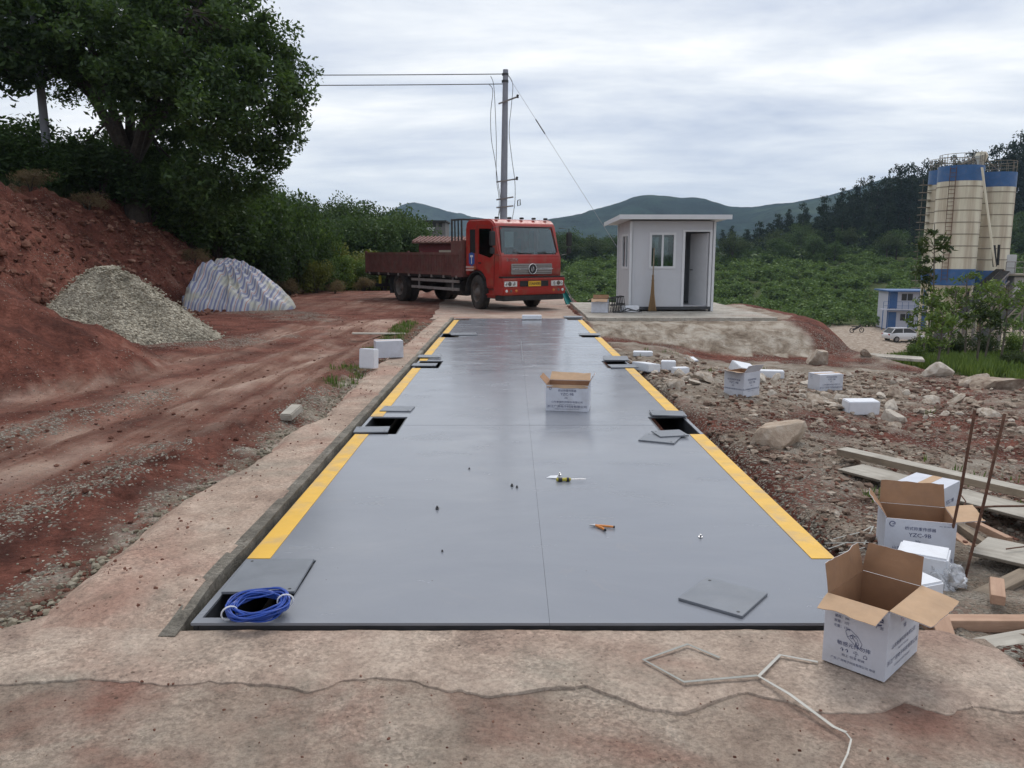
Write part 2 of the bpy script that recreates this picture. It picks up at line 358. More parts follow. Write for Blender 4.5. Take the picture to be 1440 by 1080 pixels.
def mat_wood(name, a, bcol, dirt):
    m, nt, b = newmat(name); g = G(nt); co = g.coord((1, 14, 14))
    c = g.ramp(g.noise(co, 1.6, 7, .65, .6), [(.3, a), (.7, bcol)])
    d = g.ramp(g.noise(g.coord(), 4, 6, .65), [(.5, 0.0), (.7, 1.0)]); c = g.mix(g.math('MULTIPLY', d, .5), c, dirt)
    g.l(c, b.inputs['Base Color']); b.inputs['Roughness'].default_value = .85
    g.l(g.bump(g.noise(co, 4, 6, .7), .4, .01), b.inputs['Normal']); return m
M['ply'] = mat_wood('weathered_ply', (.30,.275,.235), (.47,.44,.38), (.15,.12,.09))
M['pine'] = mat_wood('pine_board', (.36,.22,.15), (.50,.33,.23), (.26,.16,.10))
M['oldwood'] = mat_wood('old_timber', (.16,.125,.09), (.32,.255,.185), (.09,.07,.05))
M['edgewood'] = mat_wood('board_edge', (.12,.10,.075), (.21,.18,.14), (.07,.055,.04))
M['rust'] = simple('rusty_steel', (.12,.058,.036), .85, var=.4, scale=30, bump=.5, bscale=120)
def mat_rock(name, a, b_, c_):
    m, nt, b = newmat(name); g = G(nt); co = g.coord(); oi = g.n('ShaderNodeObjectInfo'); geo = g.n('ShaderNodeNewGeometry')
    n = g.math('ADD', g.noise(co, 5, 7, .65), g.math('MULTIPLY', g.math('SUBTRACT', geo.outputs['Random Per Island'], .5), .38))
    n = g.math('ADD', n, g.math('MULTIPLY', g.math('SUBTRACT', oi.outputs['Random'], .5), .25))
    g.l(g.ramp(n, [(.28, a), (.52, b_), (.78, c_)]), b.inputs['Base Color']); b.inputs['Roughness'].default_value = .92; b.inputs['Specular IOR Level'].default_value = .2
    g.l(g.bump(g.noise(co, 22, 6, .7), .5, .03), b.inputs['Normal']); return m
M['rock'] = mat_rock('rubble_rock', (.18,.125,.095), (.345,.28,.22), (.55,.495,.425))
M['gravel'] = mat_rock('grey_gravel', (.16,.138,.10), (.29,.26,.20), (.46,.43,.355))
M['clod'] = mat_rock('red_clod', (.085,.034,.023), (.165,.075,.052), (.29,.17,.125))
# ---------------------------------------------------------------- terrain
DX0, DX1, DY0, DY1 = -1.365, 1.665, 3.18, 19.22      # weighbridge deck
STRIP = [(-2.30,2.5),(-2.10,3.2),(-2.08,4.0),(-2.13,4.6),(-2.05,5.3),(-1.92,6.0),(-1.98,6.8),(-1.80,7.5),(-1.86,8.6),(-1.93,10.5),(-1.85,13),(-1.86,16),(-1.84,19.4)]
def strip_left(y):
    return np.interp(y, [p[1] for p in STRIP], [p[0] for p in STRIP])+.05*fbm(np.asarray(y)*4.0, np.asarray(y)*0+3.3, 3)
PLATEAU = [(-140,-60),(80,-60),(80,20),(40,29),(14.5,27),(9.6,20.5),(8.6,19.2),(7.6,24.9),(1.98,24.9),(1.98,34),(-1,44),(-8,60),(-12,140),(-140,260)]
BANK = [(1.72,18.7),(6.3,18.7),(7.1,20.2),(7.1,24.7),(1.9,24.7)]
RUTS = [[(-5.6,2),(-4.3,6),(-3.3,11),(-2.7,17),(-2.9,24),(-4.5,34)], [(-7.6,3),(-6.0,8),(-4.9,13),(-4.4,19),(-4.9,27),(-6.2,36)]]
GRAV = [([(-3.6,3.3),(-3.15,4.3),(-2.95,5.2),(-2.9,6.3)], .33), ([(-2.3,3.1),(-2.35,3.9),(-2.3,4.8),(-2.2,5.6),(-2.12,6.6),(-1.98,7.6),(-1.95,9.2)], .15), ([(-2.1,7.6),(-2.05,8.8)], .22),
        ([(-7.6,14.5),(-5.5,14.2),(-4.8,15)], .8), ([(-5,20),(-6.5,22.5),(-8,23)], 1.0), ([(-5.2,4),(-4.6,6.5),(-4.0,9)], .30)]
def plateau_out(x, y):
    d = polydist(x, y, PLATEAU+[PLATEAU[0]]); return np.where(inpoly(x, y, PLATEAU), 0.0, d)
def ground(x, y):
    x = np.asarray(x, float); y = np.asarray(y, float)
    n1 = fbm(x*.35, y*.35, 4); n2 = fbm(x*1.7+9, y*1.7, 4); n3 = fbm(x*6+3, y*6, 4, .6)
    near = 1-ss(25, 60, np.hypot(x, y))
    # left dirt road
    zl = -.05+.035*n1+.028*n2*near+.016*n3*near
    for k, rt in enumerate(RUTS):
        d = polydist(x, y, rt); zl = zl-.045*np.exp(-(d/.22)**2)+.03*np.exp(-((d-.42)/.16)**2)
    d = polydist(x, y, [(-2.75,5),(-2.3,8),(-2.35,11),(-2.15,15),(-2.2,19)]); zl = zl+.06*np.exp(-(d/.3)**2)*(1+1.2*n3)
    # right rubble yard
    zr = -.12-.34*ss(1.9, 5, x)-.16*ss(8, 15, y)+.07*n1+.06*n2+.035*n3
    zr = zr-.28*(1-ss(1.66, 1.98, x))*ss(2.9, 3.3, y)
    t = ss(1.2, 1.7, x); z = zl*(1-t)+zr*t
    # far road and truck stand
    tt = ss(18.6, 20.2, y)*(1-ss(2.2, 2.6, x)); z = z*(1-tt)+(-.09+.02*n2-.9*ss(34, 52, y))*tt
    # slab footprints
    sl = strip_left(y)
    foot = ss(0, .16, x-sl-.03)*(1-ss(-1.40, -1.36, x))*(1-ss(19.2, 19.6, y))
    yl = 3.09+1.1*np.minimum(0, x+2.15)+.08*n2; fr = (1-ss(yl, yl+.05, y))*ss(-3.3, -3.1, x)*(1-ss(1.75, 1.9, x)); foot = np.maximum(foot, fr)
    foot = np.maximum(foot, ss(19.3, 19.6, y)*(1-ss(33.5, 34, y))*ss(-1.9, -1.7, x)*(1-ss(1.8, 1.95, x)))
    z = z*(1-foot)+(-.17)*foot
    under = ((x > -1.41) & (x < 1.67) & (y > 3.13) & (y < 19.25)); z = np.where(under, -.46, z)
    # bank in front of the guard hut
    bd = polydist(x, y, BANK+[BANK[0]]); bi = inpoly(x, y, BANK)
    zb = np.where(bi, -.02, -.02-bd*.07-.62*ss(.35, 2.0, bd)-.22*np.maximum(0, bd-2.0))+.05*n2*np.where(bi, 0, 1)+.02*n3*np.where(bi, 0, 1)
    zb = np.where(x < 1.70, -9, zb); z = np.maximum(z, zb)
    # left clay bank
    base = 9.0+.5*fbm(y*.2, y*0+2, 2)+.9*ss(16, 24, y)-.02*(y-15)
    run = (-x-base)/3.7
    crest = 3.30*(1-ss(27.5, 36, y))
    face = np.clip(run, 0, 1)
    prof = np.where(run < 1, face**.88, 1+.02*(run-1))
    fur = np.abs(fbm(x*.5+y*.35, y*1.5, 3))
    zbk = crest*prof+(.18*n2-.36*fur+.20*n3+.12)*ss(0, .25, face)*(1-ss(28, 35, y))
    z = z+np.where(x < -7, zbk, 0)
    # near clay mound
    m = np.hypot((x+8.7)/4.0, (y-10.4)/3.0); z = z+np.where(m < 1, (1-m)**.9*1.95*(1+.22*n2)+.06*n3, 0)
    # left hill
    hx = np.interp(x, [-90,-55,-38,-24,-15,-10,-5,0], [17,12.5,8,4.0,2.3,1.0,.1,0]); z = z+ss(38, 84, y)*hx*(1+.12*n1)*(1-.75*ss(110, 260, y))
    # drop to the valley
    po = plateau_out(x, y)
    gentle = .075*ss(7.5, 9.5, x)*np.clip(np.hypot(x-8, np.maximum(0, y-11)), 0, 20)*(1-ss(2.5, 4.5, y*0+po))
    z = z-gentle
    field = -8+6.6*ss(106, 178, y)
    r = x/np.maximum(y, 1)
    hill = np.interp(r, [-.2,.0,.25,.31,.34,.38,.46,.55,.8,1.2], [0,0,.3,1.2,3,5,7.5,9.5,10.5,10.5])*ss(150, 222, y)*(1-.7*ss(260, 480, y))
    val = field+hill*(1+.06*n1)+.15*n2
    zd = z-po*.42-.1*n2
    w = ss(0, 1.2, po); z = np.where(po > 0, np.maximum(zd, val)*w+z*(1-w), z)
    # ---- masks
    smooth = np.zeros_like(x)
    d0 = polydist(x, y, [(-3.9,6),(-3.2,10),(-3.0,14),(-3.1,19)]); smooth = np.exp(-(d0/.85)**2)*1.0
    d1 = polydist(x, y, [(-6.2,5.5),(-5.2,9.5),(-4.6,14),(-4.4,20)]); smooth = np.maximum(smooth, .75*np.exp(-(d1/.45)**2))
    smooth = np.maximum(smooth, ss(20, 26, y)*(1-ss(-9.5, -8, -x*-1)*0)*.55*(x > -8.5)*(x < 2.2))
    smooth = np.clip(smooth*(.75+1.0*n2+.5*n1), 0, 1)*(x < 1.5)
    grav = np.zeros_like(x)
    for pl, w_ in GRAV: grav = np.maximum(grav, np.exp(-(polydist(x, y, pl)/w_)**2))
    grav = np.clip(grav*(.9+1.6*n3+.8*n2), 0, 1)*.62
    rg = (x > 1.7)*(y > 3)*(y < 19)*(.42+.5*n1+.3*n2); grav = np.maximum(grav, np.clip(rg, .12, .8))
    bankface = (z > .15)*(x < -5); grav = np.where(bankface, np.clip(.10+.25*n2, 0, .4), grav)
    smooth = smooth*np.where(x < -4.5, 1-ss(-.02, .16, z+.12*n3+.08*n2), 1)*np.where(x < -4.5, 1-.6*ss(4.5, 6.5, -x), 1)
    grass = np.clip(ss(9.0, 10.6, x+.35*n2*4+np.maximum(0, (13-y))*-.4)*(po < 30)+ss(.3, 2.5, po), 0, 1)*(x > 1.7)
    grass = np.where((bd < 2.4) & (x < 9.3) & (y < 19.5), grass*.1, grass)
    yard = (po > 8)*(y > 40)*(y < 107)*(r > .2); grass = np.where(yard, .15, grass); smooth = np.where(yard, .55, smooth)
    grass = np.maximum(grass, ss(36, 44, y)*(x < 2)); grass = np.maximum(grass, (z > 3.0)*(x < -9)*.9*(y > 9)*ss(1.0, 1.35, run))
    gz = polydist(x, y, [(-2.05,9.5),(-2.25,11),(-2.2,14),(-2.3,17.5)]); grass = np.maximum(grass, .75*np.exp(-(gz/.22)**2)*(n2 > -.1))
    pale = np.where(~bi, (1-ss(6.3, 6.8, x+n2*.5))*ss(1.72, 1.9, x)*(zb >= z-.02)*(1-ss(1.6, 2.3, bd)), .8)*(zb >= z-.02)
    pale = np.where(yard, .75, pale)
    crumb = np.exp(-(np.abs(x-sl+.05)/.19)**2)*(x < -1.5)*(y < 10)*(y > 3.0)*.8
    pale = np.maximum(np.clip(pale, 0, 1), np.clip(crumb*(.8+n3*2), 0, 1))
    pale = np.maximum(pale, np.clip((x > 1.9)*(y > 3.2)*(n1+.55*n2-.10+.30*ss(7.5, 9, y))*2.2, 0, .8)*(bd > 2.0)*(x < 9.5))
    return z, dict(smooth=smooth, gravel=grav, grass=grass, pale=pale)
def PG(u, v, z=-.3):                  # pixel onto the real ground
    for _ in range(8):
        p = P(u, v, z); z = gz(p.x, p.y)
    return P(u, v, z)
def gz(x, y): return float(ground(np.array([float(x)]), np.array([float(y)]))[0][0])
def build_ground():
    rr = [.35]
    while rr[-1] < 40: rr.append(rr[-1]*1.0115)
    while rr[-1] < 3600: rr.append(rr[-1]*1.035)
    th = list(np.radians(np.arange(-40, 40.01, .145)))+list(np.radians(np.arange(43, 318, 4.0)))
    rr = np.array(rr); th = np.array(th); n, m = len(rr), len(th)
    Rg, Tg = np.meshgrid(rr, th, indexing='ij'); x = Rg*np.sin(Tg); y = Rg*np.cos(Tg)
    z, at = ground(x, y)
    V = np.stack([x, y, z], -1).reshape(-1, 3)
    i, j = np.meshgrid(np.arange(n-1), np.arange(m), indexing='ij'); j2 = (j+1) % m
    Fc = np.stack([i*m+j, (i+1)*m+j, (i+1)*m+j2, i*m+j2], -1).reshape(-1, 4)[:, ::-1]
    o = mesh_np('ground', V, Fc, M['ground'], smooth=True, attrs={k: v.ravel() for k, v in at.items()})
    tag(o, kind='structure')
build_ground()
def sheet(name, mat, ys, left, right, nx, zf, skirt=.25):
    ys = np.asarray(ys); t = np.linspace(0, 1, nx); L_ = left(ys); Rr = right(ys)
    X = L_[:, None]*(1-t)+Rr[:, None]*t; Y = np.repeat(ys[:, None], nx, 1); Z = zf(X, Y)
    V = np.stack([X, Y, Z], -1).reshape(-1, 3); n = len(ys)
    idx = np.arange(n*nx).reshape(n, nx)
    Fc = np.stack([idx[:-1, :-1], idx[:-1, 1:], idx[1:, 1:], idx[1:, :-1]], -1).reshape(-1, 4)
    loop = list(idx[0, :])+list(idx[1:, -1])+list(idx[-1, -2::-1])+list(idx[-2:0:-1, 0])
    B = V[loop].copy(); B[:, 2] -= skirt; b0 = len(V); k = len(loop)
    V = np.vstack([V, V[loop], B])
    S = np.array([[b0+i, b0+k+i, b0+k+(i+1) % k, b0+(i+1) % k] for i in range(k)])
    o = mesh_np(name, V, np.vstack([Fc, S]), mat, smooth=False)
    sm = np.ones(len(Fc)+k, bool); sm[len(Fc):] = False; o.data.polygons.foreach_set('use_smooth', sm)
    return tag(o, kind='structure')
CR = [(-600,958),(0,960),(60,958),(130,955),(230,963),(300,956),(400,966),(430,975),(480,955),(560,950),(620,966),(700,979),(770,969),(830,964),(900,993),(960,1002),(1000,984),(1040,973),(1110,985),(1140,1000),(1250,1001),(1270,985),(1330,1003),(1370,990),(1440,1000),(2200,1000)]
CRW = [P(u, v, -.03) for u, v in CR]
def crack_y(x):
    x = np.asarray(x, float); return np.interp(x, [p.x for p in CRW], [p.y for p in CRW])+.022*fbm(x*9, x*0+1, 3)+.012*fbm(x*37, x*0+6, 3)
def pav_z(X, Y): return -.040-.25*ss(2.75, 2.95, Y-1.1*np.minimum(0, X+2.1))*(X < -2.0)+.006*fbm(X*2.5, Y*2.5, 4)+.004*fbm(X*14, Y*14, 3)
sheet('pavement', M['slab_rough'], np.arange(-5, 3.13, .035), lambda y: np.full_like(y, -3.5), lambda y: 1.99+.05*fbm(y*3, y*0, 3)+1.2*(1-ss(2.3, 2.7, y)), 200, pav_z)
def overlay():
    xs = np.arange(-3.35, 1.96, .018); n = 34; V = []; 
    y0 = crack_y(xs); y1 = np.where(xs > -1.46, 3.158, 3.34+1.1*np.minimum(0, xs+2.0)+.07*fbm(xs*3, xs*0+9, 4)*(xs < -1.9))+.006*fbm(xs*9, xs*0+4, 3)
    rx = 1-ss(1.8, 1.96, xs); y1 = y1-(1-rx)*.16
    t = np.linspace(0, 1, n)**1.3
    X = np.repeat(xs[:, None], n, 1); Y = y0[:, None]*(1-t)+y1[:, None]*t
    lip = 1-ss(0, .05, Y-y0[:, None])
    Z = -.022-.006*lip+.004*fbm(X*3, Y*3, 4)+.0025*fbm(X*15, Y*15, 3)-.004*(1-ss(0, .3, Y-y0[:, None]))
    V = np.stack([X, Y, Z], -1).reshape(-1, 3); idx = np.arange(len(xs)*n).reshape(len(xs), n)
    Fc = np.stack([idx[:-1, :-1], idx[1:, :-1], idx[1:, 1:], idx[:-1, 1:]], -1).reshape(-1, 4)
    loop = list(idx[:, 0])+list(idx[-1, 1:])+list(idx[-2::-1, -1])+list(idx[0, -2:0:-1])
    B = V[loop].copy(); B[:, 2] -= .05; b0 = len(V); k = len(loop); V = np.vstack([V, B])
    S = np.array([[loop[i], b0+i, b0+(i+1) % k, loop[(i+1) % k]] for i in range(k)])
    o = mesh_np('pavement', V, np.vstack([Fc, S]), M['slab'], smooth=True); tag(o, kind='structure')
overlay()
sheet('concrete_path', M['strip'], np.arange(2.97, 19.5, .05), strip_left, lambda y: np.full_like(y, -1.445)+.004*fbm(y*3, y*0, 3), 26,
      lambda X, Y: (.026-.060*(1-ss(3.0, 3.6, Y)))+.008*fbm(X*2, Y*2, 4)+.004*fbm(X*12, Y*12, 3)-.05*(1-ss(0, .10, X-strip_left(Y)))+.004*(X < -9))
mb = MB(); ys = np.arange(3.1, 19.3, .1)
mbv = []
for i, y in enumerate(ys):
    xo = -1.400+.004*math.sin(y*5); zt = .030-.050*(1-float(ss(3.05, 3.6, y)))+.005*float(fbm(np.array([y*6.]), np.array([1.]), 3)[0]); mbv += [(-1.47, y, zt), (xo, y, zt), (xo, y, -.5), (-1.47, y, -.5)]
mb.add(mbv, [(0,1,2,3)]+[(4*i+a, 4*i+(a+1) % 4, 4*i+4+(a+1) % 4, 4*i+4+a) for i in range(len(ys)-1) for a in range(4)]+[tuple(4*(len(ys)-1)+a for a in (3,2,1,0))])
tag(mb.build('kerb', M['kerb']), kind='structure')
sheet('road', M['road'], np.arange(19.3, 34, .2), lambda y: -1.95-.05*(y-19)+.12*fbm(y*.8, y*0, 3), lambda y: np.full_like(y, 1.93), 30, lambda X, Y: -.012-.065*ss(19.6, 22, Y)+.012*fbm(X, Y, 4))
sheet('pavement', M['pad'], np.arange(18.75, 24.81, .15), lambda y: 1.80+.0*y+.02*fbm(y*3, y*0+7, 3), lambda y: 6.25+.04*fbm(y*3, y*0, 3), 30, lambda X, Y: .05+.005*fbm(X*2, Y*2, 3), .14)
sheet('foundation', M['pit'], np.arange(3.16, 19.25, .8), lambda y: np.full_like(y, -1.395), lambda y: np.full_like(y, 1.66), 6, lambda X, Y: -.40+0*X, .05)
# ---------------------------------------------------------------- distant mountains
def mat_mount(name, a, b_, c_):
    m, nt, b = newmat(name); g = G(nt); co = g.coord()
    c = g.ramp(g.noise(co, .006, 8, .62, .3), [(.32, a), (.5, b_), (.72, c_)]); f = g.ramp(g.noise(co, .07, 5, .7), [(.3, .55), (.7, 1.5)])
    g.l(g.mix(1.0, c, g.mix(.6, f, g.ramp(g.noise(co, .018, 6, .75), [(.38, .3), (.62, 2.6)])), 'MULTIPLY'), b.inputs['Base Color']); b.inputs['Roughness'].default_value = 1; b.inputs['Specular IOR Level'].default_value = 0
    g.l(g.bump(g.noise(co, .06, 5, .7), .8, 6.0), b.inputs['Normal']); return m
M['mount'] = mat_mount('mountain_wood', (.006,.013,.011), (.013,.024,.018), (.034,.048,.028))
def mountain(prof, D, back, front, seedo, name='mountains'):
    us = np.arange(prof[0][0], prof[-1][0], 3.0); vv = np.interp(us, [p[0] for p in prof], [p[1] for p in prof])
    az = np.arctan((us-720)/F); ts = np.linspace(-1, 1, 70)
    el = np.array([math.atan2(PY(u, v, 1000.0).z-CAMZ, math.hypot(PY(u, v, 1000.0).x, 1000)) for u, v in zip(us, vv)])
    H_ = D*np.tan(el)/1.0+CAMZ
    A, T = np.meshgrid(az, ts, indexing='ij')
    rr = D+np.where(T < 0, T*front, T*back)
    X = rr*np.sin(A); Y = rr*np.cos(A)
    prof2 = np.where(T < 0, ss(-1, 0, T)*.55+.45*np.clip(1+T, 0, 1), 1-.9*T*T)
    nn = fbm(X*.006+seedo, Y*.006, 5)
    Z = -8+(H_[:, None]+8)*prof2*(1+.30*nn*np.abs(T)**.5)+ (.012*D)*fbm(X*.012, Y*.012, 5)*(.35+1.6*np.abs(T)*(np.abs(T) < .9))
    Z = np.where(np.abs(T) > .97, -12, Z)
    V = np.stack([X, Y, Z], -1).reshape(-1, 3); idx = np.arange(X.size).reshape(X.shape)
    Fc = np.stack([idx[:-1, :-1], idx[1:, :-1], idx[1:, 1:], idx[:-1, 1:]], -1).reshape(-1, 4)
    o = mesh_np(name, V, Fc, M['mount'], smooth=True); tag(o, kind='structure')
mountain([(-800,330),(-200,322),(300,305),(520,303),(545,299),(560,292),(585,285),(600,289),(618,293),(640,300),(662,305),(700,310),(770,314),(850,318),(1400,320),(2000,322)], 2100, 700, 600, 2.0, 'far_mountains')
mountain([(740,320),(765,312),(800,304),(840,294),(868,286),(885,279),(905,275),(928,275),(950,279),(985,281),(1020,290),(1060,290),(1100,287),(1150,277),(1200,263),(1230,252),(1262,256),(1320,268),(1400,276),(1800,285),(2300,300)], 1500, 600, 620, 5.0, 'hills')
# ---------------------------------------------------------------- weighbridge
SEAMS = [3.18, 7.13, 11.16, 15.19, 19.22]
HW = .335
HOLES = []
for k, sy in enumerate(SEAMS):
    if k == 0: HOLES.append((sy+.05, sy+.70))
    elif k == 4: HOLES.append((sy-.5, sy-.06))
    else: HOLES.append((sy-.37, sy+.37))
def weighbridge():
    t = empty('weighbridge', ((DX0+DX1)/2, (DY0+DY1)/2, 0), 0, 'long grey steel truck scale deck with yellow edge lines set flush in concrete', 'weighbridge')
    ox, oy = (DX0+DX1)/2, (DY0+DY1)/2
    xa, xb = DX0+.03, DX0+.03+HW; xc, xd = DX1-.03-HW, DX1-.03
    YW = .092
    for k in range(4):
        y0, y1 = SEAMS[k]+(.004 if k else 0), SEAMS[k+1]-.004
        b = MB()
        def slab(x0, x1, ya, yb, mi=0): b.box(x0-ox, x1-ox, ya-oy, yb-oy, -.012, 0, mi=mi)
        hs = [h for h in HOLES]
        ylo = y0; cuts = []
        for (h0, h1) in hs:
            a, c = max(h0, y0), min(h1, y1)
            if c > a: cuts.append((a, c))
        cuts.sort()
        midx = .16
        slab(xb, midx-.0006, y0, y1); slab(midx+.0006, xc, y0, y1)
        if k == 0: slab(xc, xd, HOLES[0][0], HOLES[0][1])
        def strips(x0, x1):
            cur = y0; segs = []
            for a, c in cuts:
                if a > cur+1e-4: segs.append((cur, a))
                cur = c
            if cur < y1-1e-4: segs.append((cur, y1))
            for s0, s1 in segs: slab(x0, x1, s0, s1)
            return segs
        segs = strips(xa, xb); strips(xc, xd)
        # narrow outer rims always run through
        slab(DX0, xa, y0, y1); slab(xd, DX1, y0, y1)
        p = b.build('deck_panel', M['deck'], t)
        for s0, s1 in segs:
            if s1-s0 < .1: continue
            e0 = .02 if s0 > y0+.01 else 0
            y = MB(); y.box(DX0+.004-ox, DX0+YW+.03-ox, s0-oy+e0, s1-oy-.01, .0005, .0035); y.build('yellow_line', M['yellow'], t)
            y = MB(); y.box(DX1-.004-YW-.03-ox, DX1-.004-ox, s0-oy+e0, s1-oy-.01, .0005, .0035)
            y.build('yellow_line', M['yellow'], t)
    g = MB()
    for x in (DX0+.006, DX1-.006-.02): g.box(x-ox, x+.02-ox, DY0+.01-oy, DY1-.01-oy, -.33, -.013)
    g.box(DX0+.03-ox, DX1-.03-ox, DY0+.008-oy, DY0+.026-oy, -.33, -.013)
    for x in (-.98, -.45, .15, .75, 1.29): g.box(x-.04-ox, x+.04-ox, DY0+.03-oy, DY1-.03-oy, -.33, -.0135)
    for sy in SEAMS[1:4]: g.box(DX0+.03-ox, xa+HW-ox, sy-.05-oy, sy+.05-oy, -.30, -.10); g.box(xc-ox, DX1-.03-ox, sy-.05-oy, sy+.05-oy, -.30, -.10)
    g.build('girder', M['dark_steel'], t)
    for k, sy in enumerate(SEAMS):
        yy = HOLES[k][0]+.25 if k == 0 else (sy if k < 4 else HOLES[k][0]+.2)
        for x in (xa+.16, xc+.16):
            c = MB(); c.lathe([(0,.0),(.05,.0),(.05,.03),(.035,.05),(.035,.16),(.05,.18),(.05,.20),(0,.20)], 14, TR(x-ox, yy-oy+.12, -.42)); c.box(x-ox-.1, x-ox+.1, yy-oy+.02, yy-oy+.22, -.45, -.42)
            c.build('load_cell', M['plate'], t, smooth=True)
    # white chips of light glare are reflections; the small welded cover rod along the middle seam
    rod = MB(); rod.box(.155-ox, .165-ox, 11.4-oy, 14.3-oy, .0004, .006); rod.build('centre_rod', M['plate'], t)
weighbridge()
# lifting / hatch covers lying about
def cover(c, sx, sy, rz, label, z=0.0, tiltx=0.0, tilty=0.0):
    t = empty('hatch_cover', (c.x, c.y, z), rz, label, 'hatch cover', 'steel hatch covers of the weighbridge')
    t.rotation_euler = (tiltx, tilty, rz)
    b = MB(); b.box(-sx/2, sx/2, -sy/2, sy/2, .001, .013); b.build('cover_plate', M['plate'], t, bevel=.0015)
    for px, py in ((-sx/2+.03, sy/2-.03), (sx/2-.03, -sy/2+.03)): h = MB(); h.lathe([(0,.0140),(.007,.0140),(.008,.0132)], 10, TR(px, py, 0)); h.build('bolt_hole', M['black'], t)
def mid(*pp):
    s = Vector((0,0,0))
    for p in pp: s += p
    return s/len(pp)
q = [P(330,794,.01), P(397,795,.01), P(377,834,.01), P(297,833,.01)]
cover(Vector((-1.17,3.66,0)), .335, .40, R(1), 'grey steel cover at near left corner beside the blue cable coil', .004)
cover(P(1017,841), .30, .30, R(-38), 'grey steel cover lying loose on the near right of the deck')
cover(P(928,618), .30, .27, R(-24), 'lower of two grey steel covers stacked askew on the right of the deck')
cover(P(942,613), .26, .20, R(12), 'upper of two grey steel covers stacked askew on the right of the deck', .0135, R(1.5))
cover(P(939,584), .33, .30, R(-4), 'grey steel cover propped over the second right hatch', .012, R(-2), R(1))
cover(P(523,606), .30, .22, R(3), 'grey steel cover on the yellow line in front of the second left hatch', .004)
cover(P(559,576), .31, .25, R(-3), 'grey steel cover pushed inward behind the second left hatch')
cover(P(597,514), .34, .26, R(-2), 'grey steel cover in front of the third left hatch', .004)
cover(P(604,503.5), .34, .20, R(-2), 'grey steel cover tipped over the third left hatch', .02, R(3))
cover(P(866,506), .36, .34, R(-3), 'dark steel cover propped over the third right hatch', .016, R(3))
cover(P(876,516), .38, .30, R(4), 'grey steel cover lying in front of the third right hatch', .004)
cover(P(652,470.5), .50, .40, R(6), 'grey steel cover slid inward beside the fourth left hatch', .004)
cover(P(829,471), .40, .36, R(-4), 'grey steel cover lying beside the fourth right hatch', .004)
cover(P(806,446.5), .45, .45, R(2), 'dark steel cover at the far right end of the deck', .01)
# ---------------------------------------------------------------- writing
def writing(body, size, mat, parent, Mx, name='lettering', ax='CENTER', bold=0.0, sx=1.0):
    cu = bpy.data.curves.new('lettering', 'FONT'); cu.body = body; cu.size = size; cu.align_x = ax; cu.align_y = 'CENTER'; cu.offset = bold; cu.resolution_u = 2
    to = bpy.data.objects.new('lettering_tmp', cu); C.objects.link(to); bpy.context.view_layer.update()
    me = bpy.data.meshes.new_from_object(to); bpy.data.objects.remove(to); bpy.data.curves.remove(cu)
    me.materials.clear(); me.materials.append(mat); me.transform(Mx @ Matrix.Scale(sx, 4, (1, 0, 0))); me.name = name
    o = bpy.data.objects.new(name, me); C.objects.link(o); o.parent = parent; return o
# ---------------------------------------------------------------- cartons, foam, boards, tools
def panel(b_out, b_in, Mx, x0, x1, z0, z1, t=.003, taper=0):
    # a card sheet in the local xz-plane; outer face towards -y, inner face towards +y
    def pr(y0, y1):
        return [(x0,y0,z0),(x1,y0,z0),(x1-taper,y0,z1),(x0+taper,y0,z1),(x0,y1,z0),(x1,y1,z0),(x1-taper,y1,z1),(x0+taper,y1,z1)]
    fs = [(0,1,2,3),(7,6,5,4),(0,4,5,1),(1,5,6,2),(2,6,7,3),(3,7,4,0)]
    b_out.add(pr(0, t), fs, Mx); b_in.add(pr(t, 2*t), fs, Mx)
def wavy(b_out, b_in, Mx, x0, x1, z0, z1, t=.003, taper=0, amp=.004, tear=0.0, seed=0, bulge=0.0):
    r = random.Random(seed); nx, nz = 12, 5; ph = [r.uniform(0, 6.28) for _ in range(5)]; top = [tear*(r.random()-.35) if 0 < i < nx else 0 for i in range(nx+1)]
    def lay(ya, yb):
        v = []
        for y in (ya, yb):
            for j in range(nz+1):
                for i in range(nx+1):
                    f = j/nz; g_ = i/nx; tp = taper*f; xx = x0+tp+(x1-x0-2*tp)*g_; zz = z0+(z1+top[i]-z0)*f
                    off = amp*f*(math.sin(g_*5+ph[0])+.6*math.sin(g_*11+ph[1])*f+.5*math.sin(f*4+ph[2]))-bulge*math.sin(math.pi*g_)*math.sin(math.pi*f)
                    v.append((xx, y+off, zz))
        N = (nx+1)*(nz+1); fs = []
        q = lambda i, j, k: k*N+j*(nx+1)+i
        for j in range(nz):
            for i in range(nx): fs += [(q(i,j,0), q(i+1,j,0), q(i+1,j+1,0), q(i,j+1,0)), (q(i,j+1,1), q(i+1,j+1,1), q(i+1,j,1), q(i,j,1))]
        for i in range(nx): fs += [(q(i,0,0), q(i,0,1), q(i+1,0,1), q(i+1,0,0)), (q(i,nz,0), q(i+1,nz,0), q(i+1,nz,1), q(i,nz,1))]
        for j in range(nz): fs += [(q(0,j,0), q(0,j+1,0), q(0,j+1,1), q(0,j,1)), (q(nx,j,0), q(nx,j,1), q(nx,j+1,1), q(nx,j+1,0))]
        return v, fs
    for bb, ya, yb in ((b_out, 0, t), (b_in, t, 2*t)): v, fs = lay(ya, yb); bb.add(v, fs, Mx)
GC = 'printed cartons left around the weighbridge'
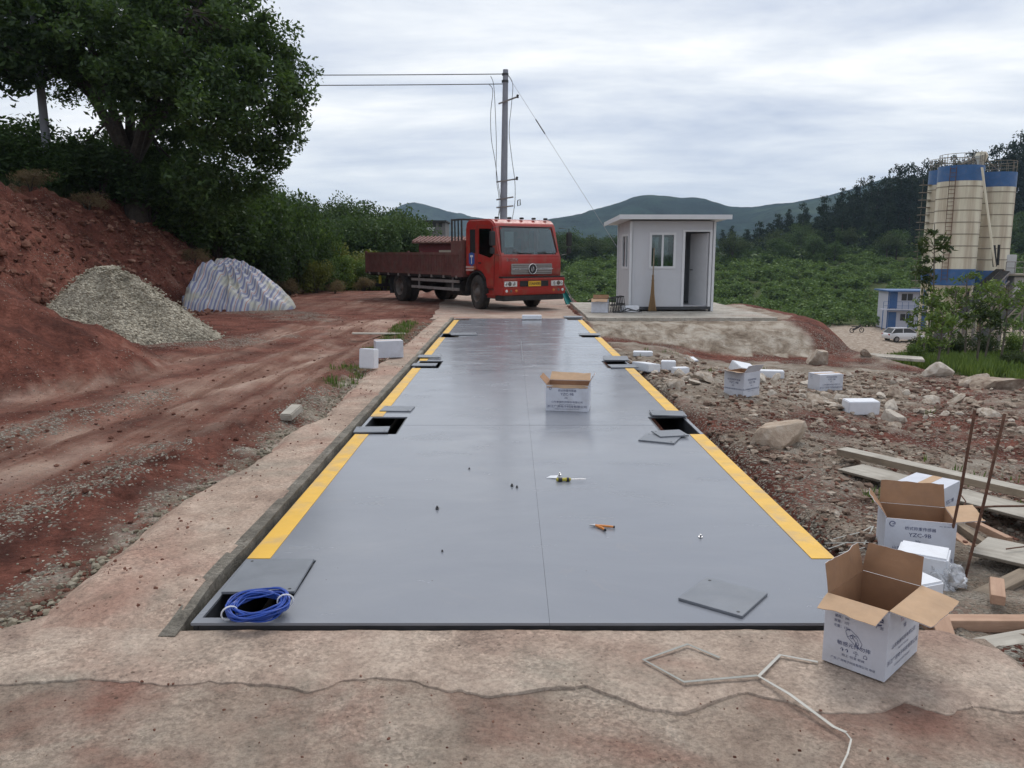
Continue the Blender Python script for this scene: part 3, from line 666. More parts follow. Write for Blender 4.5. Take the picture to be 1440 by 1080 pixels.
def carton(loc, sx, sy, h, rz, label, flaps, closed=False, tilt=(0, 0), texts=None, inside='card_brown'):
    t = empty('carton', loc, rz, label, 'cardboard box', GC); t.rotation_euler = (tilt[0], tilt[1], rz)
    sides = [(TR(0, -sy/2, 0), sx), (TR(sx/2, 0, 0, rz=math.pi/2), sy), (TR(0, sy/2, 0, rz=math.pi), sx), (TR(-sx/2, 0, 0, rz=-math.pi/2), sy)]
    o, i = MB(), MB()
    for Mx, w in sides: panel(o, i, Mx, -w/2+.0005, w/2-.0005, 0, h)
    o.box(-sx/2+.004, sx/2-.004, -sy/2+.004, sy/2-.004, .001, .004); i.box(-sx/2+.007, sx/2-.007, -sy/2+.007, sy/2-.007, .0042, .007)
    o.build('carton_wall', M['card_white'], t)
    i.build('inner_lining', M[inside], t)
    if closed:
        for s in (-1, 1):
            c = MB(); c.box(-sx/2+.001, sx/2-.001, min(s*.002, s*(sy/2-.001)), max(s*.002, s*(sy/2-.001)), h+.0005, h+.004)
            c.build('flap', M['card_white'], t)
        c = MB(); c.box(-sx/2+.002, sx/2-.002, -.03, .03, h+.0045, h+.0052); c.build('tape', M['card_tan'], t)
    for si, ang, ln in flaps:
        Mx, w = sides[si]; fo, fi = MB(), MB()
        Mf = Mx @ TR(0, .003, h+.002, rx=R(ang)) ; wavy(fo, fi, Mf, -w/2+.004, w/2-.004, 0, ln, .002, .007, .005, .005, int(ang*7+ln*100+sx*1000))
        f = fo.build('flap', M['card_white'], t); fi.build('inner_face', M['card_tan' if ang > 60 else inside], f)
    for si, tx in (texts or []):
        Mx, w = sides[si]
        for body, size, px, pz, mat, sxx in tx:
            writing(body, size, M[mat], t, Mx @ TR(px, -.0015, pz, rx=math.pi/2), sx=sxx)
    return t
def ring(parent, Mx, r, mat='ink'):
    b = MB(); n = 20; v = []; f = []
    for k in range(n):
        a = 2*math.pi*k/n*.86+.3
        for q in (r, r*.72): v.append((q*math.cos(a), q*math.sin(a), 0))
    for k in range(n-1): f.append((2*k, 2*k+1, 2*k+3, 2*k+2))
    b.add(v, f, Mx); b.box(0, r*.9, -r*.12, r*.12, -.0004, 0, Mx); b.build('printed_logo', M[mat], parent)
LONG = [('桥式称重传感器', .026, 0, .205, 'ink', 1), ('YZC-9B', .036, .0, .170, 'ink', 1.1), ('30t', .026, -.01, .134, 'ink', 1), ('山东衡器科技股份有限公司', .021, 0, .092, 'ink', 1.25), ('Electronic Technology Co., Ltd', .012, 0, .070, 'ink', 1), ('浙江广测电子科技有限公司', .027, 0, .046, 'ink', 1.22), ('ZHEJIANG GUANGCE ELECTRONIC', .011, .0, .022, 'ink', 1.4), ('NO. 20210609', .010, .15, .232, 'ink', 1.1)]
SIDE = [('型号：YZC-9B', .014, -.055, .225, 'ink', 1), ('量程：30t', .014, -.06, .205, 'ink', 1), ('数量：1只', .014, -.06, .185, 'ink', 1), ('毛重：12kg', .014, -.058, .165, 'ink', 1), ('敏感元件勿摔', .021, 0, .098, 'ink', 1.1), ('↑↑  ☂  ⌂', .024, 0, .072, 'ink', 1), ('向上 怕湿 轻放', .012, .0, .052, 'ink', 1.2), ('广东 广测电子科技有限公司 电话', .012, 0, .028, 'ink', 1.05)]
# the open carton in the right foreground
bx = P(1243, 962, -.022); rzb = R(44.5); cx = bx.x+math.cos(rzb)*.1675-math.sin(rzb)*.118; cy = bx.y+math.sin(rzb)*.1675+math.cos(rzb)*.118
c1 = carton((cx, cy, -.015), .335, .236, .272, rzb, 'open white carton with four brown flaps standing on the pavement in the right foreground', [(3, 101, .105), (0, 99, .14), (2, 9, .115), (1, 13, .115)], texts=[
    (3, [(a, b*.92, c*.85, d*.97, e, f) for a, b, c, d, e, f in SIDE]), (0, [('YZC-9B', .030, .0, .205, 'ink_pink', 1), ('9B', .026, .0, .170, 'ink', 1), ('山东衡器科技有限公司', .020, 0, .118, 'ink', 1.2), ('Electronic Technology', .011, 0, .094, 'ink', 1), ('浙江广测电子科技有限公司', .0215, 0, .062, 'ink', 1.2), ('GUANGCE ELECTRONIC', .011, 0, .034, 'ink', 1.3)])])
Mside = TR(-.335/2, 0, 0, rz=-math.pi/2)
ring(c1, Mside @ TR(.085, -.0015, .228, rx=math.pi/2), .017)
writing('广测', .014, M['ink'], c1, Mside @ TR(.088, -.0015, .203, rx=math.pi/2))
def cell_drawing(parent, Mx):        # the small line drawing of a load cell printed on the side
    b = MB(); pts = [(-.034,.022),(-.02,.034),(.014,.012),(.030,-.012),(.022,-.034),(.006,-.026),(-.026,.0),(-.034,.022)]
    def pl(p, w=.0016):
        for (x0, y0), (x1, y1) in zip(p[:-1], p[1:]):
            dx, dy = x1-x0, y1-y0; l_ = math.hypot(dx, dy); nx, ny = -dy/l_*w/2, dx/l_*w/2
            b.add([(x0+nx, y0+ny, 0), (x0-nx, y0-ny, 0), (x1-nx, y1-ny, 0), (x1+nx, y1+ny, 0)], [(0,1,2,3)], Mx)
    pl(pts); pl([(-.026,0),(-.012,.012),(.014,.012)]); pl([(-.012,.012),(.006,-.012),(.022,-.034)]); pl([(.006,-.012),(.006,-.026)]); pl([(-.008,.018),(.0,.008),(.010,.004),(.014,-.006)])
    for cx_, cy_ in ((-.010,.004),(.012,-.016)): pl([(cx_+.006*math.cos(a*.785), cy_+.006*math.sin(a*.785)) for a in range(9)])
    b.build('printed_drawing', M['ink'], parent)
cell_drawing(c1, Mside @ TR(.0, -.0018, .128, rx=math.pi/2))
# carton in the middle of the deck
p0, p1 = P(769, 579), P(831, 581)
c2 = carton(((p0.x+p1.x)/2+.01, p0.y+.165, .002), .425, .31, .262, math.atan2(p1.y-p0.y, p1.x-p0.x), 'open white carton standing alone in the middle of the grey deck', [(2, 62, .13), (3, 42, .10), (1, 27, .10), (0, 178, .03)], texts=[(0, LONG)])
ring(c2, TR(-.165, -.1572, .225, rx=math.pi/2), .015)
p0 = P(1234, 787, -.125); p1 = P(1344, 787, -.125)
p0 = P(1241, 789, -.13); c3 = carton((p0.x+.175*math.cos(R(-17))-.145*math.sin(R(-17)), p0.y+.175*math.sin(R(-17))+.145*math.cos(R(-17)), -.135), .35, .29, .255, R(-17), 'open white carton with raised brown back flap on the soil beside the weathered boards', [(2, 20, .13), (3, 38, .10), (1, 80, .14)], texts=[(0, [(a, b*.85, c*.8, d, e, f) for a, b, c, d, e, f in LONG])])
ring(c3, TR(-.14, -.1472, .225, rx=math.pi/2), .016)
c4 = carton((2.66, 4.93, -.16), .31, .27, .27, R(42), 'closed white carton behind the open carton by the weathered boards', [(3, 150, .10)], closed=True, texts=[(3, SIDE), (0, LONG[1:4])])
zc = gz(3.9, 12.6)
q = PG(1048, 559, -.46)
c5 = carton((q.x+.01, q.y+.20, q.z), .34, .28, .30, R(40), 'open white carton with torn brown flap amid the rubble left of the long foam slab', [(3, 82, .16), (0, 35, .10)], texts=[(3, LONG[:4]), (0, LONG[:5])])
q = PG(1163, 550, -.52)
c6 = carton((q.x+.02, q.y+.14, q.z+.01), .40, .30, .24, R(14), 'closed white carton lying on the rubble farthest to the right', [(1, 100, .12)], closed=True, texts=[(0, LONG[:6]), (3, SIDE[:4])])
q = P(543, 503, .04)
c7 = carton((q.x+.02, q.y+.12, .04), .40, .26, .24, R(16), 'white carton lying on the left concrete path behind the upright foam block', [], closed=True, tilt=(0, 0))
q = P(845, 440, .05)
c8 = carton((q.x, q.y+.2, .055), .42, .34, .34, R(-12), 'small white carton with brown top flaps on the hut pad beside the black crate', [(0, 120, .13), (3, 115, .12), (2, 25, .1)], texts=[])
GF = 'white foam packing blocks thrown beside the deck'
def foam(loc, sx, sy, sz, rz, label, tilt=(0, 0), notch=False):
    b = MB()
    if notch:
        b.box(-sx/2, sx/2, -sy/2, sy/2, 0, sz*.86); b.box(-sx/2, -sx*.06, -sy/2, sy/2, sz*.865, sz); b.box(sx*.06, sx/2, -sy/2, sy/2, sz*.865, sz)
    else: b.box(-sx/2, sx/2, -sy/2, sy/2, 0, sz)
    o = b.build('foam_block', M['foam'], None, bevel=.010, seg=2, autosmooth=50); o.location = loc; o.rotation_euler = (tilt[0], tilt[1], rz)
    return tag(o, label, 'foam block', GF)
def fo(u, v, z, *a, **k):
    gg = k.pop('g', True); q = PG(u, v, z) if gg else P(u, v, z); return foam((q.x, q.y+.08, (q.z if gg else z)+.012), *a, **k)
foam((2.13, 3.93, -.13), .235, .20, .17, R(-32), 'larger white foam block in front of the open carton by the boards')
foam((1.93, 3.60, -.13), .20, .14, .15, R(20), 'small white foam block half hidden behind the foreground carton')
fo(1213, 584, -.44, .40, .20, .17, R(3), 'white foam block lying on the red soil right of the big rock', tilt=(R(4), 0))
fo(1086, 533, -.55, .42, .20, .13, R(-12), 'long white foam slab between two cartons on the rubble')
fo(1045, 527, -.52, .42, .30, .16, R(25), 'white foam slab leaning behind the carton on the rubble', tilt=(R(20), R(12)))
fo(909, 524, -.25, .26, .34, .12, R(35), 'white foam block lying closest to the right edge of the deck', tilt=(0, R(6)))
fo(941, 522, -.3, .22, .16, .14, R(-10), 'small round edged white foam block sitting on stones right of the deck')
fo(958, 528, -.3, .24, .14, .10, R(14), 'low white foam offcut lying just right of the foam block on stones')
fo(905, 502, -.35, .34, .2, .08, R(-8), 'pale foam offcut lying at the foot of the concrete bank')
fo(974, 508, -.45, .18, .2, .03, R(20), 'thin white foam sheet lying at the foot of the concrete bank', tilt=(R(14), 0))
fo(748, 450, .0, .46, .2, .10, 0, 'white foam block at the far end of the deck in front of the truck', g=False)
q = P(517, 519, .045); foam((q.x, q.y+.08, .045), .22, .14, .26, R(-20), 'white foam block standing upright on the left concrete path', tilt=(R(-5), 0))
q = P(533, 472, 0); b = MB(); b.box(-.5, .5, -.09, .09, 0, .02); o = b.build('board', M['ply'], bevel=.002); o.location = (q.x, q.y, gz(q.x, q.y)+.05); o.rotation_euler = (0, .02, R(8)); tag(o, 'pale board lying on the red soil beyond the left foam blocks', 'board')
# boards on the right
def board(name, a, b_, w, th, mat, label, cat='board', group=None, edge=None, roll=0):
    a, b_ = Vector(a), Vector(b_); d = b_-a; L_ = d.length; m = MB(); n = 10
    rnd = random.Random(hash(label) % 1000 if False else len(label)*7)
    m.box(0, L_, -w/2, w/2, -th, 0)
    me = m.build(name, [M[mat], M[edge or mat]], None, bevel=.002)
    for p in me.data.polygons: p.material_index = 0 if abs(p.normal.z) > .7 else 1
    me.location = a; yaw = math.atan2(d.y, d.x); pit = -math.atan2(d.z, math.hypot(d.x, d.y)); me.rotation_euler = Euler((roll, pit, yaw))
    return tag(me, label, cat, group or 'loose boards by the right foreground carton')
board('board', P(1184, 630, -.02), P(1600, 722, .03), .13, .05, 'ply', 'long thick grey beam lying topmost across the pile on the right', 'beam', edge='oldwood')
board('board', P(1196, 656, -.08), P(1600, 758, -.05), .30, .018, 'ply', 'wide weathered plywood strip just below the long grey beam', edge='edgewood')
board('board', P(1342, 690, -.17), P(1600, 770, -.16), .26, .02, 'ply', 'weathered plywood strip lowest in the stack under the two long boards', edge='edgewood')
board('board', P(1376, 765, -.05), P(1560, 805, -.04), .34, .018, 'ply', 'square grey plywood sheet lying flat near the right edge of the yard', edge='edgewood')
board('board', P(1345, 733, -.10), P(1402, 772, -.12), .045, .045, 'oldwood', 'uppermost short batten in the row beside the plywood sheet', 'batten')
board('board', P(1336, 745, -.13), P(1388, 786, -.14), .05, .045, 'pine', 'reddish short batten second in the row beside the plywood sheet', 'batten')
board('board', P(1336, 762, -.15), P(1372, 797, -.15), .05, .045, 'oldwood', 'lowest short batten in the row beside the plywood sheet', 'batten')
board('board', P(1362, 728, -.08), P(1420, 756, -.08), .04, .04, 'pine', 'thin pale batten tucked under the top edge of the plywood sheet', 'batten')
board('board', P(1322, 862, -.13), P(1500, 776, -.04), .085, .03, 'oldwood', 'old grey timber plank slanting up to the right under the small block', 'plank')
board('board', P(1402, 812, .0), P(1404, 838, -.01), .06, .045, 'pine', 'small square pinkish wood block resting on the slanting plank', 'wood block')
board('board', P(1300, 868, -.05), P(1560, 869, -.045), .07, .055, 'pine', 'pinkish squared timber lying level behind the foreground carton', 'beam')
board('board', P(1322, 866, -.02), P(1334, 903, -.075), .075, .018, 'pine', 'short pinkish plank end leaning down towards the pavement', 'plank')
board('board', P(1290, 892, -.11), P(1470, 878, -.10), .08, .03, 'oldwood', 'grey timber plank lying lowest behind the foreground carton', 'plank')
board('board', P(1380, 905, -.08), P(1560, 872, -.06), .10, .03, 'ply', 'pale plank crossing the lower right edge of the wood pile', 'plank')
def rod(pts, r, mat, label, cat, group=None, name='reinforcing_bar'):
    b = MB(); b.tube(pts, r, 8); o = b.build(name, M[mat], smooth=True); return tag(o, label, cat, group)
rod([P(1328, 800, -.2), PY(1351, 690, 3.98), PY(1371, 577, 4.02)], .0075, 'rust', 'rusty steel bar standing upright nearest the cartons on the right', 'steel bar', 'steel bars standing in the soil')
rod([P(1352, 834, -.2), PY(1384, 705, 3.72), PY(1413, 582, 3.80)], .0075, 'rust', 'rusty steel bar standing upright nearer the right edge of the view', 'steel bar', 'steel bars standing in the soil')
rod([P(1330, 716, -.02), P(1400, 712, -.0), P(1520, 711, -.01)], .007, 'rust', 'rusty steel bar lying level across the weathered boards', 'steel bar')
rod([P(1345, 735, -.03), P(1352, 722, .0), P(1358, 705, .06), P(1352, 697, .08)], .004, 'rust', 'hooked rusty wire end curling up beside the upright bars', 'wire', name='wire')
rod([P(1372, 846, -.12), P(1440, 846, -.12), P(1540, 846, -.11)], .005, 'rust', 'thin rusty bar lying between the slanting plank and the squared timber', 'steel bar')
rod([P(1415, 772, -.028), P(1430, 770, -.026), P(1470, 765, -.026)], .004, 'rust', 'thin bent wire lying on the square plywood sheet', 'wire', name='wire')
# plastic bag
def blob(name, loc, s, mat, n=3, amp=.35, fr=5, seed=1, flat=False, bottom=.3, par=None):
    bm = bmesh.new(); bmesh.ops.create_icosphere(bm, subdivisions=n, radius=1)
    rs = np.random.RandomState(seed); off = rs.rand(3)*40
    for v in bm.verts:
        p = v.co.copy(); k = 0
        for o_ in range(3):
            f_ = fr*.35*2**o_; k += float(vn(np.array([p.x*f_+off[0]+p.z*1.7]), np.array([p.y*f_+off[1]-p.z*f_]))[0]-.5)*amp/(1.6**o_)*1.6
        v.co = Vector((p.x*s[0], p.y*s[1], max(p.z, -bottom)*s[2]))*(1+k)
    me = bpy.data.meshes.new(name); bm.to_mesh(me); bm.free(); me.materials.append(mat); me.polygons.foreach_set('use_smooth', [not flat]*len(me.polygons))
    o = bpy.data.objects.new(name, me); C.objects.link(o); o.location = loc; o.parent = par; return o
def mat_film():
    m, nt, b = newmat('clear_film'); g = G(nt); b.inputs['Base Color'].default_value = (.78,.80,.84,1); b.inputs['Roughness'].default_value = .18; b.inputs['Alpha'].default_value = .42
    g.l(g.bump(g.vor(g.coord(), 14), 1.0, .05), b.inputs['Normal']); g.l(g.ramp(g.noise(g.coord(), 18, 4), [(.4, .22), (.6, .75)]), b.inputs['Alpha']); return m
M['film'] = mat_film(); M['strap'] = simple('clear_strap', (.27,.27,.24), .35, var=.15, scale=20); M['strap_white'] = simple('white_strap', (.42,.41,.37), .4, var=.1)
tag(blob('plastic_bag', (P(1329, 812, -.06).x, P(1329, 812, -.06).y, -.08), (.075,.065,.075), M['film'], 4, .6, 8, 3), 'crumpled clear plastic bag beside the white foam blocks', 'plastic bag')
def ribbon(pts, w, mat, label, cat='packing strap', th=.0012, name='packing_strap'):
    b = MB(); n = len(pts); v = []
    for i, p in enumerate(pts):
        a = pts[max(i-1, 0)]; c = pts[min(i+1, n-1)]; d = (c-a); d.z = 0; d.normalize(); s = Vector((-d.y, d.x, 0))*w/2
        v += [p+s, p-s, p-s+Vector((0,0,th)), p+s+Vector((0,0,th))]
    f = [(0,1,2,3)]+[(4*i+a, 4*i+4+a, 4*i+4+(a+1) % 4, 4*i+(a+1) % 4) for i in range(n-1) for a in range(4)]+[tuple(4*(n-1)+a for a in (3,2,1,0))]
    b.add(v, f); return tag(b.build(name, M[mat]), label, cat)
zg = -.0145
ribbon([P(1012, 925, zg), P(967, 906, zg+.004), P(905, 928, zg), P(962, 959, zg+.003), P(1065, 950, zg+.001)], .013, 'strap', 'clear packing strap bent into a hexagon on the pavement')
ribbon([P(1150, 931, zg+.002), P(1097, 921, zg+.004), P(1067, 951, zg+.003), P(1110, 976, zg+.004), P(1172, 1022, -.022), P(1190, 1030, -.02)], .013, 'strap_white', 'pale packing strap looping from the carton corner down the pavement')
ribbon([P(1190, 1031, -.018), P(1197, 1040, -.012), P(1192, 1060, -.022), P(1180, 1085, -.026)], .006, 'strap_white', 'thin pale strap end trailing out of the foreground')
for k, pp in enumerate([[(1165,772),(1205,758)], [(1180,778),(1216,770)], [(1172,758),(1212,748),(1226,740)], [(1208,775),(1219,742)], [(1214,768),(1228,740)], [(1160,764),(1222,763)]]):
    ribbon([P(u, v, -.11+.01*(k % 3)+.02*j) for j, (u, v) in enumerate(pp)], .009, 'strap', ['pale packing strap scrap nearest the yellow line', 'short lowest strap scrap beside the open carton', 'bent strap scrap curving up towards the carton', 'strap scrap sticking up at the carton corner', 'strap scrap leaning against the carton side', 'long level strap scrap in the middle of the tangle'][k])
# coil of blue cable
def coil():
    t = empty('cable_coil', (0, 0, 0), 0, 'coil of bright blue cable with white ties lying over the near left hatch', 'cable coil')
    q = P(361, 859, .02); t.location = (q.x+.005, q.y-.0, .030); t.rotation_euler = (R(5), R(-3), R(12))
    rs = random.Random(4); b = MB(); pts = []; turns = 17
    for i in range(turns*30):
        a = 2*math.pi*i/30; k = i/30; pr = .5+.5*math.sin(k*2.1+1.3); pz = .5+.5*math.sin(k*3.7+a*.12)
        r = .094+.030*pr+.006*math.sin(a*2+k); pts.append((1.05*r*math.cos(a)+.006*math.sin(k*5), r*.98*math.sin(a)+.006*math.cos(k*4), .002+.030*pz+.006*math.sin(a*3+k*2)))
    b.tube(pts, .0042, 7); b.build('cable', M['cable_blue'], t, smooth=True)
    b = MB(); b.tube([(.10,.02,.02),(.07,.06,.03),(.01,.035,.035),(-.05,.045,.03),(-.085,.0,.02)], .004, 7); b.build('cable_end', M['cable_blue'], t, smooth=True)
    for a in (200, 2):
        c = Vector((1.05*.112*math.cos(R(a)), .11*math.sin(R(a)), .018)); d = Vector((math.cos(R(a)), math.sin(R(a)), 0)); b = MB()
        b.tube([c+d*.034*math.cos(s)+Vector((0,0,.030*math.sin(s))) for s in np.linspace(0, 2*math.pi, 15)], .0035, 6, cap=False); b.build('tie', M['foam'], t, smooth=True)
M['cable_blue'] = simple('blue_cable', (.012,.055,.31), .38, var=.15, scale=20)
coil()
# screwdriver, pliers, scraps on the deck
def screwdriver():
    q = P(793, 677, 0); t = empty('screwdriver', (q.x, q.y, .014), R(3), 'yellow and black screwdriver lying on the deck beside a white paper scrap', 'screwdriver')
    Mx = TR(ry=math.pi/2)
    b = MB(); b.lathe([(0,-.055),(.009,-.053),(.0135,-.045),(.0135,-.012),(.011,.0),(.0135,.015),(.014,.035),(.009,.047),(0,.049)], 14, Mx); b.build('handle', M['tool_yellow'], t, smooth=True)
    b = MB(); b.lathe([(.0138,-.040),(.0146,-.038),(.0146,-.014),(.0138,-.012)], 14, Mx); b.lathe([(.0138,.018),(.0146,.020),(.0144,.034),(.0138,.036)], 14, Mx); b.build('grip', M['black'], t, smooth=True)
    b = MB(); b.lathe([(.0,.048),(.0032,.049),(.0032,.135),(.002,.15),(0,.151)], 8, Mx); b.build('blade', M['bright_metal'], t, smooth=True)
M['tool_yellow'] = simple('tool_yellow', (.42,.36,.04), .4); M['tool_orange'] = simple('tool_orange', (.55,.19,.03), .45); M['bright_metal'] = simple('bright_metal', (.45,.45,.46), .35, 1)
def pliers():
    q = P(836, 741, 0); t = empty('pliers', (q.x, q.y, .010), 0, 'small pliers with orange and black handles lying open on the deck', 'pliers')
    b = MB(); b.tube([(-.03,.008,0),(-.01,.002,0),(.004,0,0)], [.003,.007,.009], 8); b.build('jaw', M['bright_metal'], t, smooth=True)
    b = MB(); b.tube([(.004,0,0),(.03,-.006,0),(.07,-.016,0),(.105,-.027,0)], [.006,.007,.0075,.006], 8); b.build('handle', M['tool_orange'], t, smooth=True)
    b = MB(); b.tube([(.004,0,0),(.018,-.018,0),(.036,-.040,0),(.050,-.075,0)], [.006,.007,.0075,.006], 8); b.build('handle', M['tool_orange'], t, smooth=True)
    b = MB(); b.tube([(.105,-.027,0),(.113,-.029,0)], .0078, 8); b.tube([(.050,-.075,0),(.052,-.083,0)], .0078, 8); b.build('handle_end', M['black'], t, smooth=True)
screwdriver(); pliers()
q = P(778, 672, 0); b = MB(); b.add([(-.05,-.01,.002),(.02,-.028,.004),(.035,.012,.014),(.01,.03,.003),(-.02,.01,.012),(-.05,-.01,.004),(.02,-.028,.006),(.035,.012,.016),(.01,.03,.005),(-.02,.01,.014)], [(0,1,4),(1,2,4),(2,3,4),(5,9,6),(6,9,7),(7,9,8)])
o = b.build('paper_scrap', M['foam']); o.location = q; tag(o, 'torn white paper scrap touching the screwdriver handle', 'paper scrap')
for k, (u, v, s) in enumerate([(985,756,.012),(787,668,.011),(720,684,.012),(727,686,.010),(615,716,.013),(660,660,.008),(622,776,.007)]):
    q = P(u, v, 0); b = MB(); b.lathe([(0,0),(s*.9,0),(s,s*.4),(s*.5,s*.5),(s*.45,s*1.5),(0,s*1.6)], 8, TR(rx=.3)); o = b.build('bolt', M['bright_metal'] if k < 2 else M['dark_steel'], smooth=True); o.location = (q.x, q.y, .003)
    tag(o, ['shiny bolt on the deck right of the pliers', 'shiny bolt just behind the screwdriver', 'dark bolt left of the screwdriver near the middle seam', 'dark bolt second from the middle seam', 'dark bolt lying left of the middle seam', 'tiny dark bolt between the two near left hatches', 'tiny dark bolt alone on the near left deck'][k], 'bolt')
# ---------------------------------------------------------------- rocks and rubble
def rock_mesh(name, seed, n=2, amp=.45, sq=(1,.8,.6), npl=13, d0=.22):
    bm = bmesh.new(); bmesh.ops.create_icosphere(bm, subdivisions=n, radius=.5)
    rs = np.random.RandomState(seed)
    planes = [(Vector(rs.randn(3)).normalized(), d0+.20*rs.rand()) for _ in range(npl)]
    for v in bm.verts:
        p = v.co.copy()
        for nrm, d in planes:
            e = p.dot(nrm)-d
            if e > 0: p -= nrm*e
        p *= 1+amp*.25*(rs.rand()-.5); v.co = Vector((p.x*sq[0]*1.3, p.y*sq[1]*1.3, p.z*sq[2]*1.3))
    me = bpy.data.meshes.new(name); bm.to_mesh(me); bm.free(); return me
ROCKS = [rock_mesh('rock', 10+i, 3 if i < 4 else 2, .35, (1, .65+.1*(i % 4), .45+.12*(i % 3))) for i in range(9)]
for me in ROCKS: me.materials.append(M['rock'])
def place_rock(x, y, s, rs, label, group, me=None, z=None, name='rock'):
    o = bpy.data.objects.new(name, me or rs.choice(ROCKS)); C.objects.link(o); o.location = (x, y, (gz(x, y) if z is None else z)+s*.10)
    o.rotation_euler = (rs.uniform(-.5, .5), rs.uniform(-.5, .5), rs.uniform(0, 6.28)); o.scale = (s, s*rs.uniform(.8, 1.1), s*rs.uniform(.75, 1.1)); return tag(o, label, 'rock', group)
rs = random.Random(5)
big = rock_mesh('rock', 83, 3, .04, (1, .8, .62), 14, .24); M['rock_pale'] = mat_rock('pale_boulder', (.27,.19,.14), (.43,.34,.26), (.56,.49,.41)); big.materials.append(M['rock_pale'])
q = PG(1101, 628, -.25); o = place_rock(q.x, q.y+.17, .5, rs, 'largest pale brown boulder right of the second right hatch', 'pale rocks lying on the rubble yard', big); o.rotation_euler = (.1, .12, 2.9); o.scale = (.44,.42,.56)
tag(o, None); 
for u, v, s, lb in [(830,562,0,None)]: pass
spots = [(1320,528,.5,'rounded pale boulder at the edge of the grass leftmost of three'),(1372,543,.55,'flat topped boulder in the middle at the edge of the grass'),(1400,548,.75,'long reddish boulder at the edge of the grass on the far right'),(1150,512,.7,'pale slab of rock behind the carton on the right'),(1216,505,.35,'reddish rock at the foot of the red soil flank')]
for u, v, s, lb in spots:
    q = PG(u, v, -.65); place_rock(q.x, q.y, s, rs, lb, 'pale rocks lying on the rubble yard')
for i in range(95):
    for _ in range(60):
        u = rs.uniform(885, 1440); v = rs.uniform(508, 640)
        top = 508+max(0, (u-1180))*.15; pr = math.exp(-((v-545-(u-1100)*.04)/26)**2)
        if v > top and rs.random() < pr: break
    q = P(u, v, -.40)
    if q.x < 1.95 or q.y > 16: continue
    s = rs.choice([.10,.12,.15,.18,.22,.30]); place_rock(q.x, q.y, s, rs, 'angular pale brown broken rock strewn over the rubble right of the deck', 'broken rocks strewn right of the deck')
q = P(409, 590, .0); b = MB(); b.box(-.06, .06, -.12, .12, 0, .07); o = b.build('brick', M['ply'], bevel=.01, autosmooth=50); o.location = (q.x-.0, q.y+.05, gz(q.x, q.y)+.05); o.rotation_euler = (R(14), 0, R(-14)); tag(o, 'pale squared stone block at the left edge of the concrete path', 'stone block')
for u, v, s, lb in [(240,378,.55,'red rock bulging from the upper clay bank left of the tarpaulin'),(252,367,.45,'rounded rock on the clay bank just above the tarpaulin'),(100,325,.8,'pale flat rock set in the middle of the clay bank'),(235,330,.5,'small rock near the crest of the clay bank'),(70,405,.5,'pale rock at the top of the near clay mound')]:
    pass
def stones(name, label, cat, n, fn, size, mat, seed, sub=1):
    rs = np.random.RandomState(seed); base = []
    for i in range(6):
        me = rock_mesh('tmp', 200+i+seed, sub, .5, (1, .8, .65)); v = np.empty(len(me.vertices)*3); me.vertices.foreach_get('co', v)
        f = np.array([list(p.vertices) for p in me.polygons]); base.append((v.reshape(-1, 3), f)); bpy.data.meshes.remove(me)
    x, y = fn(rs, n); z = ground(x, y)[0]; V = []; Fs = []; b0 = 0
    s = size[0]*(size[1]/size[0])**(rs.rand(len(x))**2.2)
    if name == 'rubble': s = s*np.clip(.22+.078*y, .4, 1.15)
    for i in range(len(x)):
        v, f = base[i % 6]; a = rs.rand()*6.28; c_, s_ = math.cos(a), math.sin(a)
        w = v*s[i]*np.array([1, 1, .55+.6*rs.rand()]); V.append(np.stack([w[:, 0]*c_-w[:, 1]*s_+x[i], w[:, 0]*s_+w[:, 1]*c_+y[i], w[:, 2]+z[i]+s[i]*.12], -1)); Fs.append(f+b0); b0 += len(v)
    o = mesh_np(name, np.vstack(V), np.vstack(Fs), mat); return tag(o, label, cat, kind='stuff')
def f_right(rs, n):
    u = rs.rand(n)*620+880; v = 510+rs.rand(n)**1.25*330
    k = [P(a, b_, -.4) for a, b_ in zip(u, v)]; x = np.array([p.x for p in k]); y = np.array([p.y for p in k])
    pr = np.where(y > 8.5, .5, .34)+1.1*(fbm(x*1.1, y*1.1, 4) > .02); ok = (x > 1.78) & (rs.rand(n) < pr) & (y < 17) & ~((y < 3.05) & (x < 2.05)); return x[ok], y[ok]
stones('rubble', 'broken pale stones and clods covering the yard right of the deck', 'rubble', 15000, f_right, (.014, .13), M['rock'], 1)
stones('rubble', 'red soil clods scattered on the yard right of the deck', 'clods', 4500, f_right, (.014, .085), M['clod'], 2)
def f_left(rs, n):
    X = []; Y = []
    for pl, w in GRAV:
        k = int(n*.15); t = rs.rand(k)*(len(pl)-1); i = np.minimum(t.astype(int), len(pl)-2); f = t-i; p = np.array(pl)
        X.append(p[i, 0]*(1-f)+p[i+1, 0]*f+rs.randn(k)*w*.55); Y.append(p[i, 1]*(1-f)+p[i+1, 1]*f+rs.randn(k)*w*.55)
    x = np.concatenate(X); y = np.concatenate(Y); ok = (x < strip_left(y)-.0) & (y > 2.6) ; return x[ok], y[ok]
stones('road_gravel', 'grey crushed stones scattered in bands along the dirt road', 'gravel', 7500, f_left, (.006, .026), M['gravel'], 3)
def f_edge(rs, n):
    y = 3.1+rs.rand(n)**1.4*15; x = strip_left(y)+rs.randn(n)*.07-.03; return x, y
stones('edge_crumbs', 'crumbled stones and clods along the left edge of the concrete path', 'crumbs', 2600, f_edge, (.010, .06), M['gravel'], 4)
def f_road(rs, n):
    y = 3+rs.rand(n)**1.2*24; x = -2.1-rs.rand(n)*(1.2+y*.40); return x, y
stones('gravel', 'red clods and small stones scattered over the dirt road', 'clods', 2600, f_road, (.010, .055), M['clod'], 5)
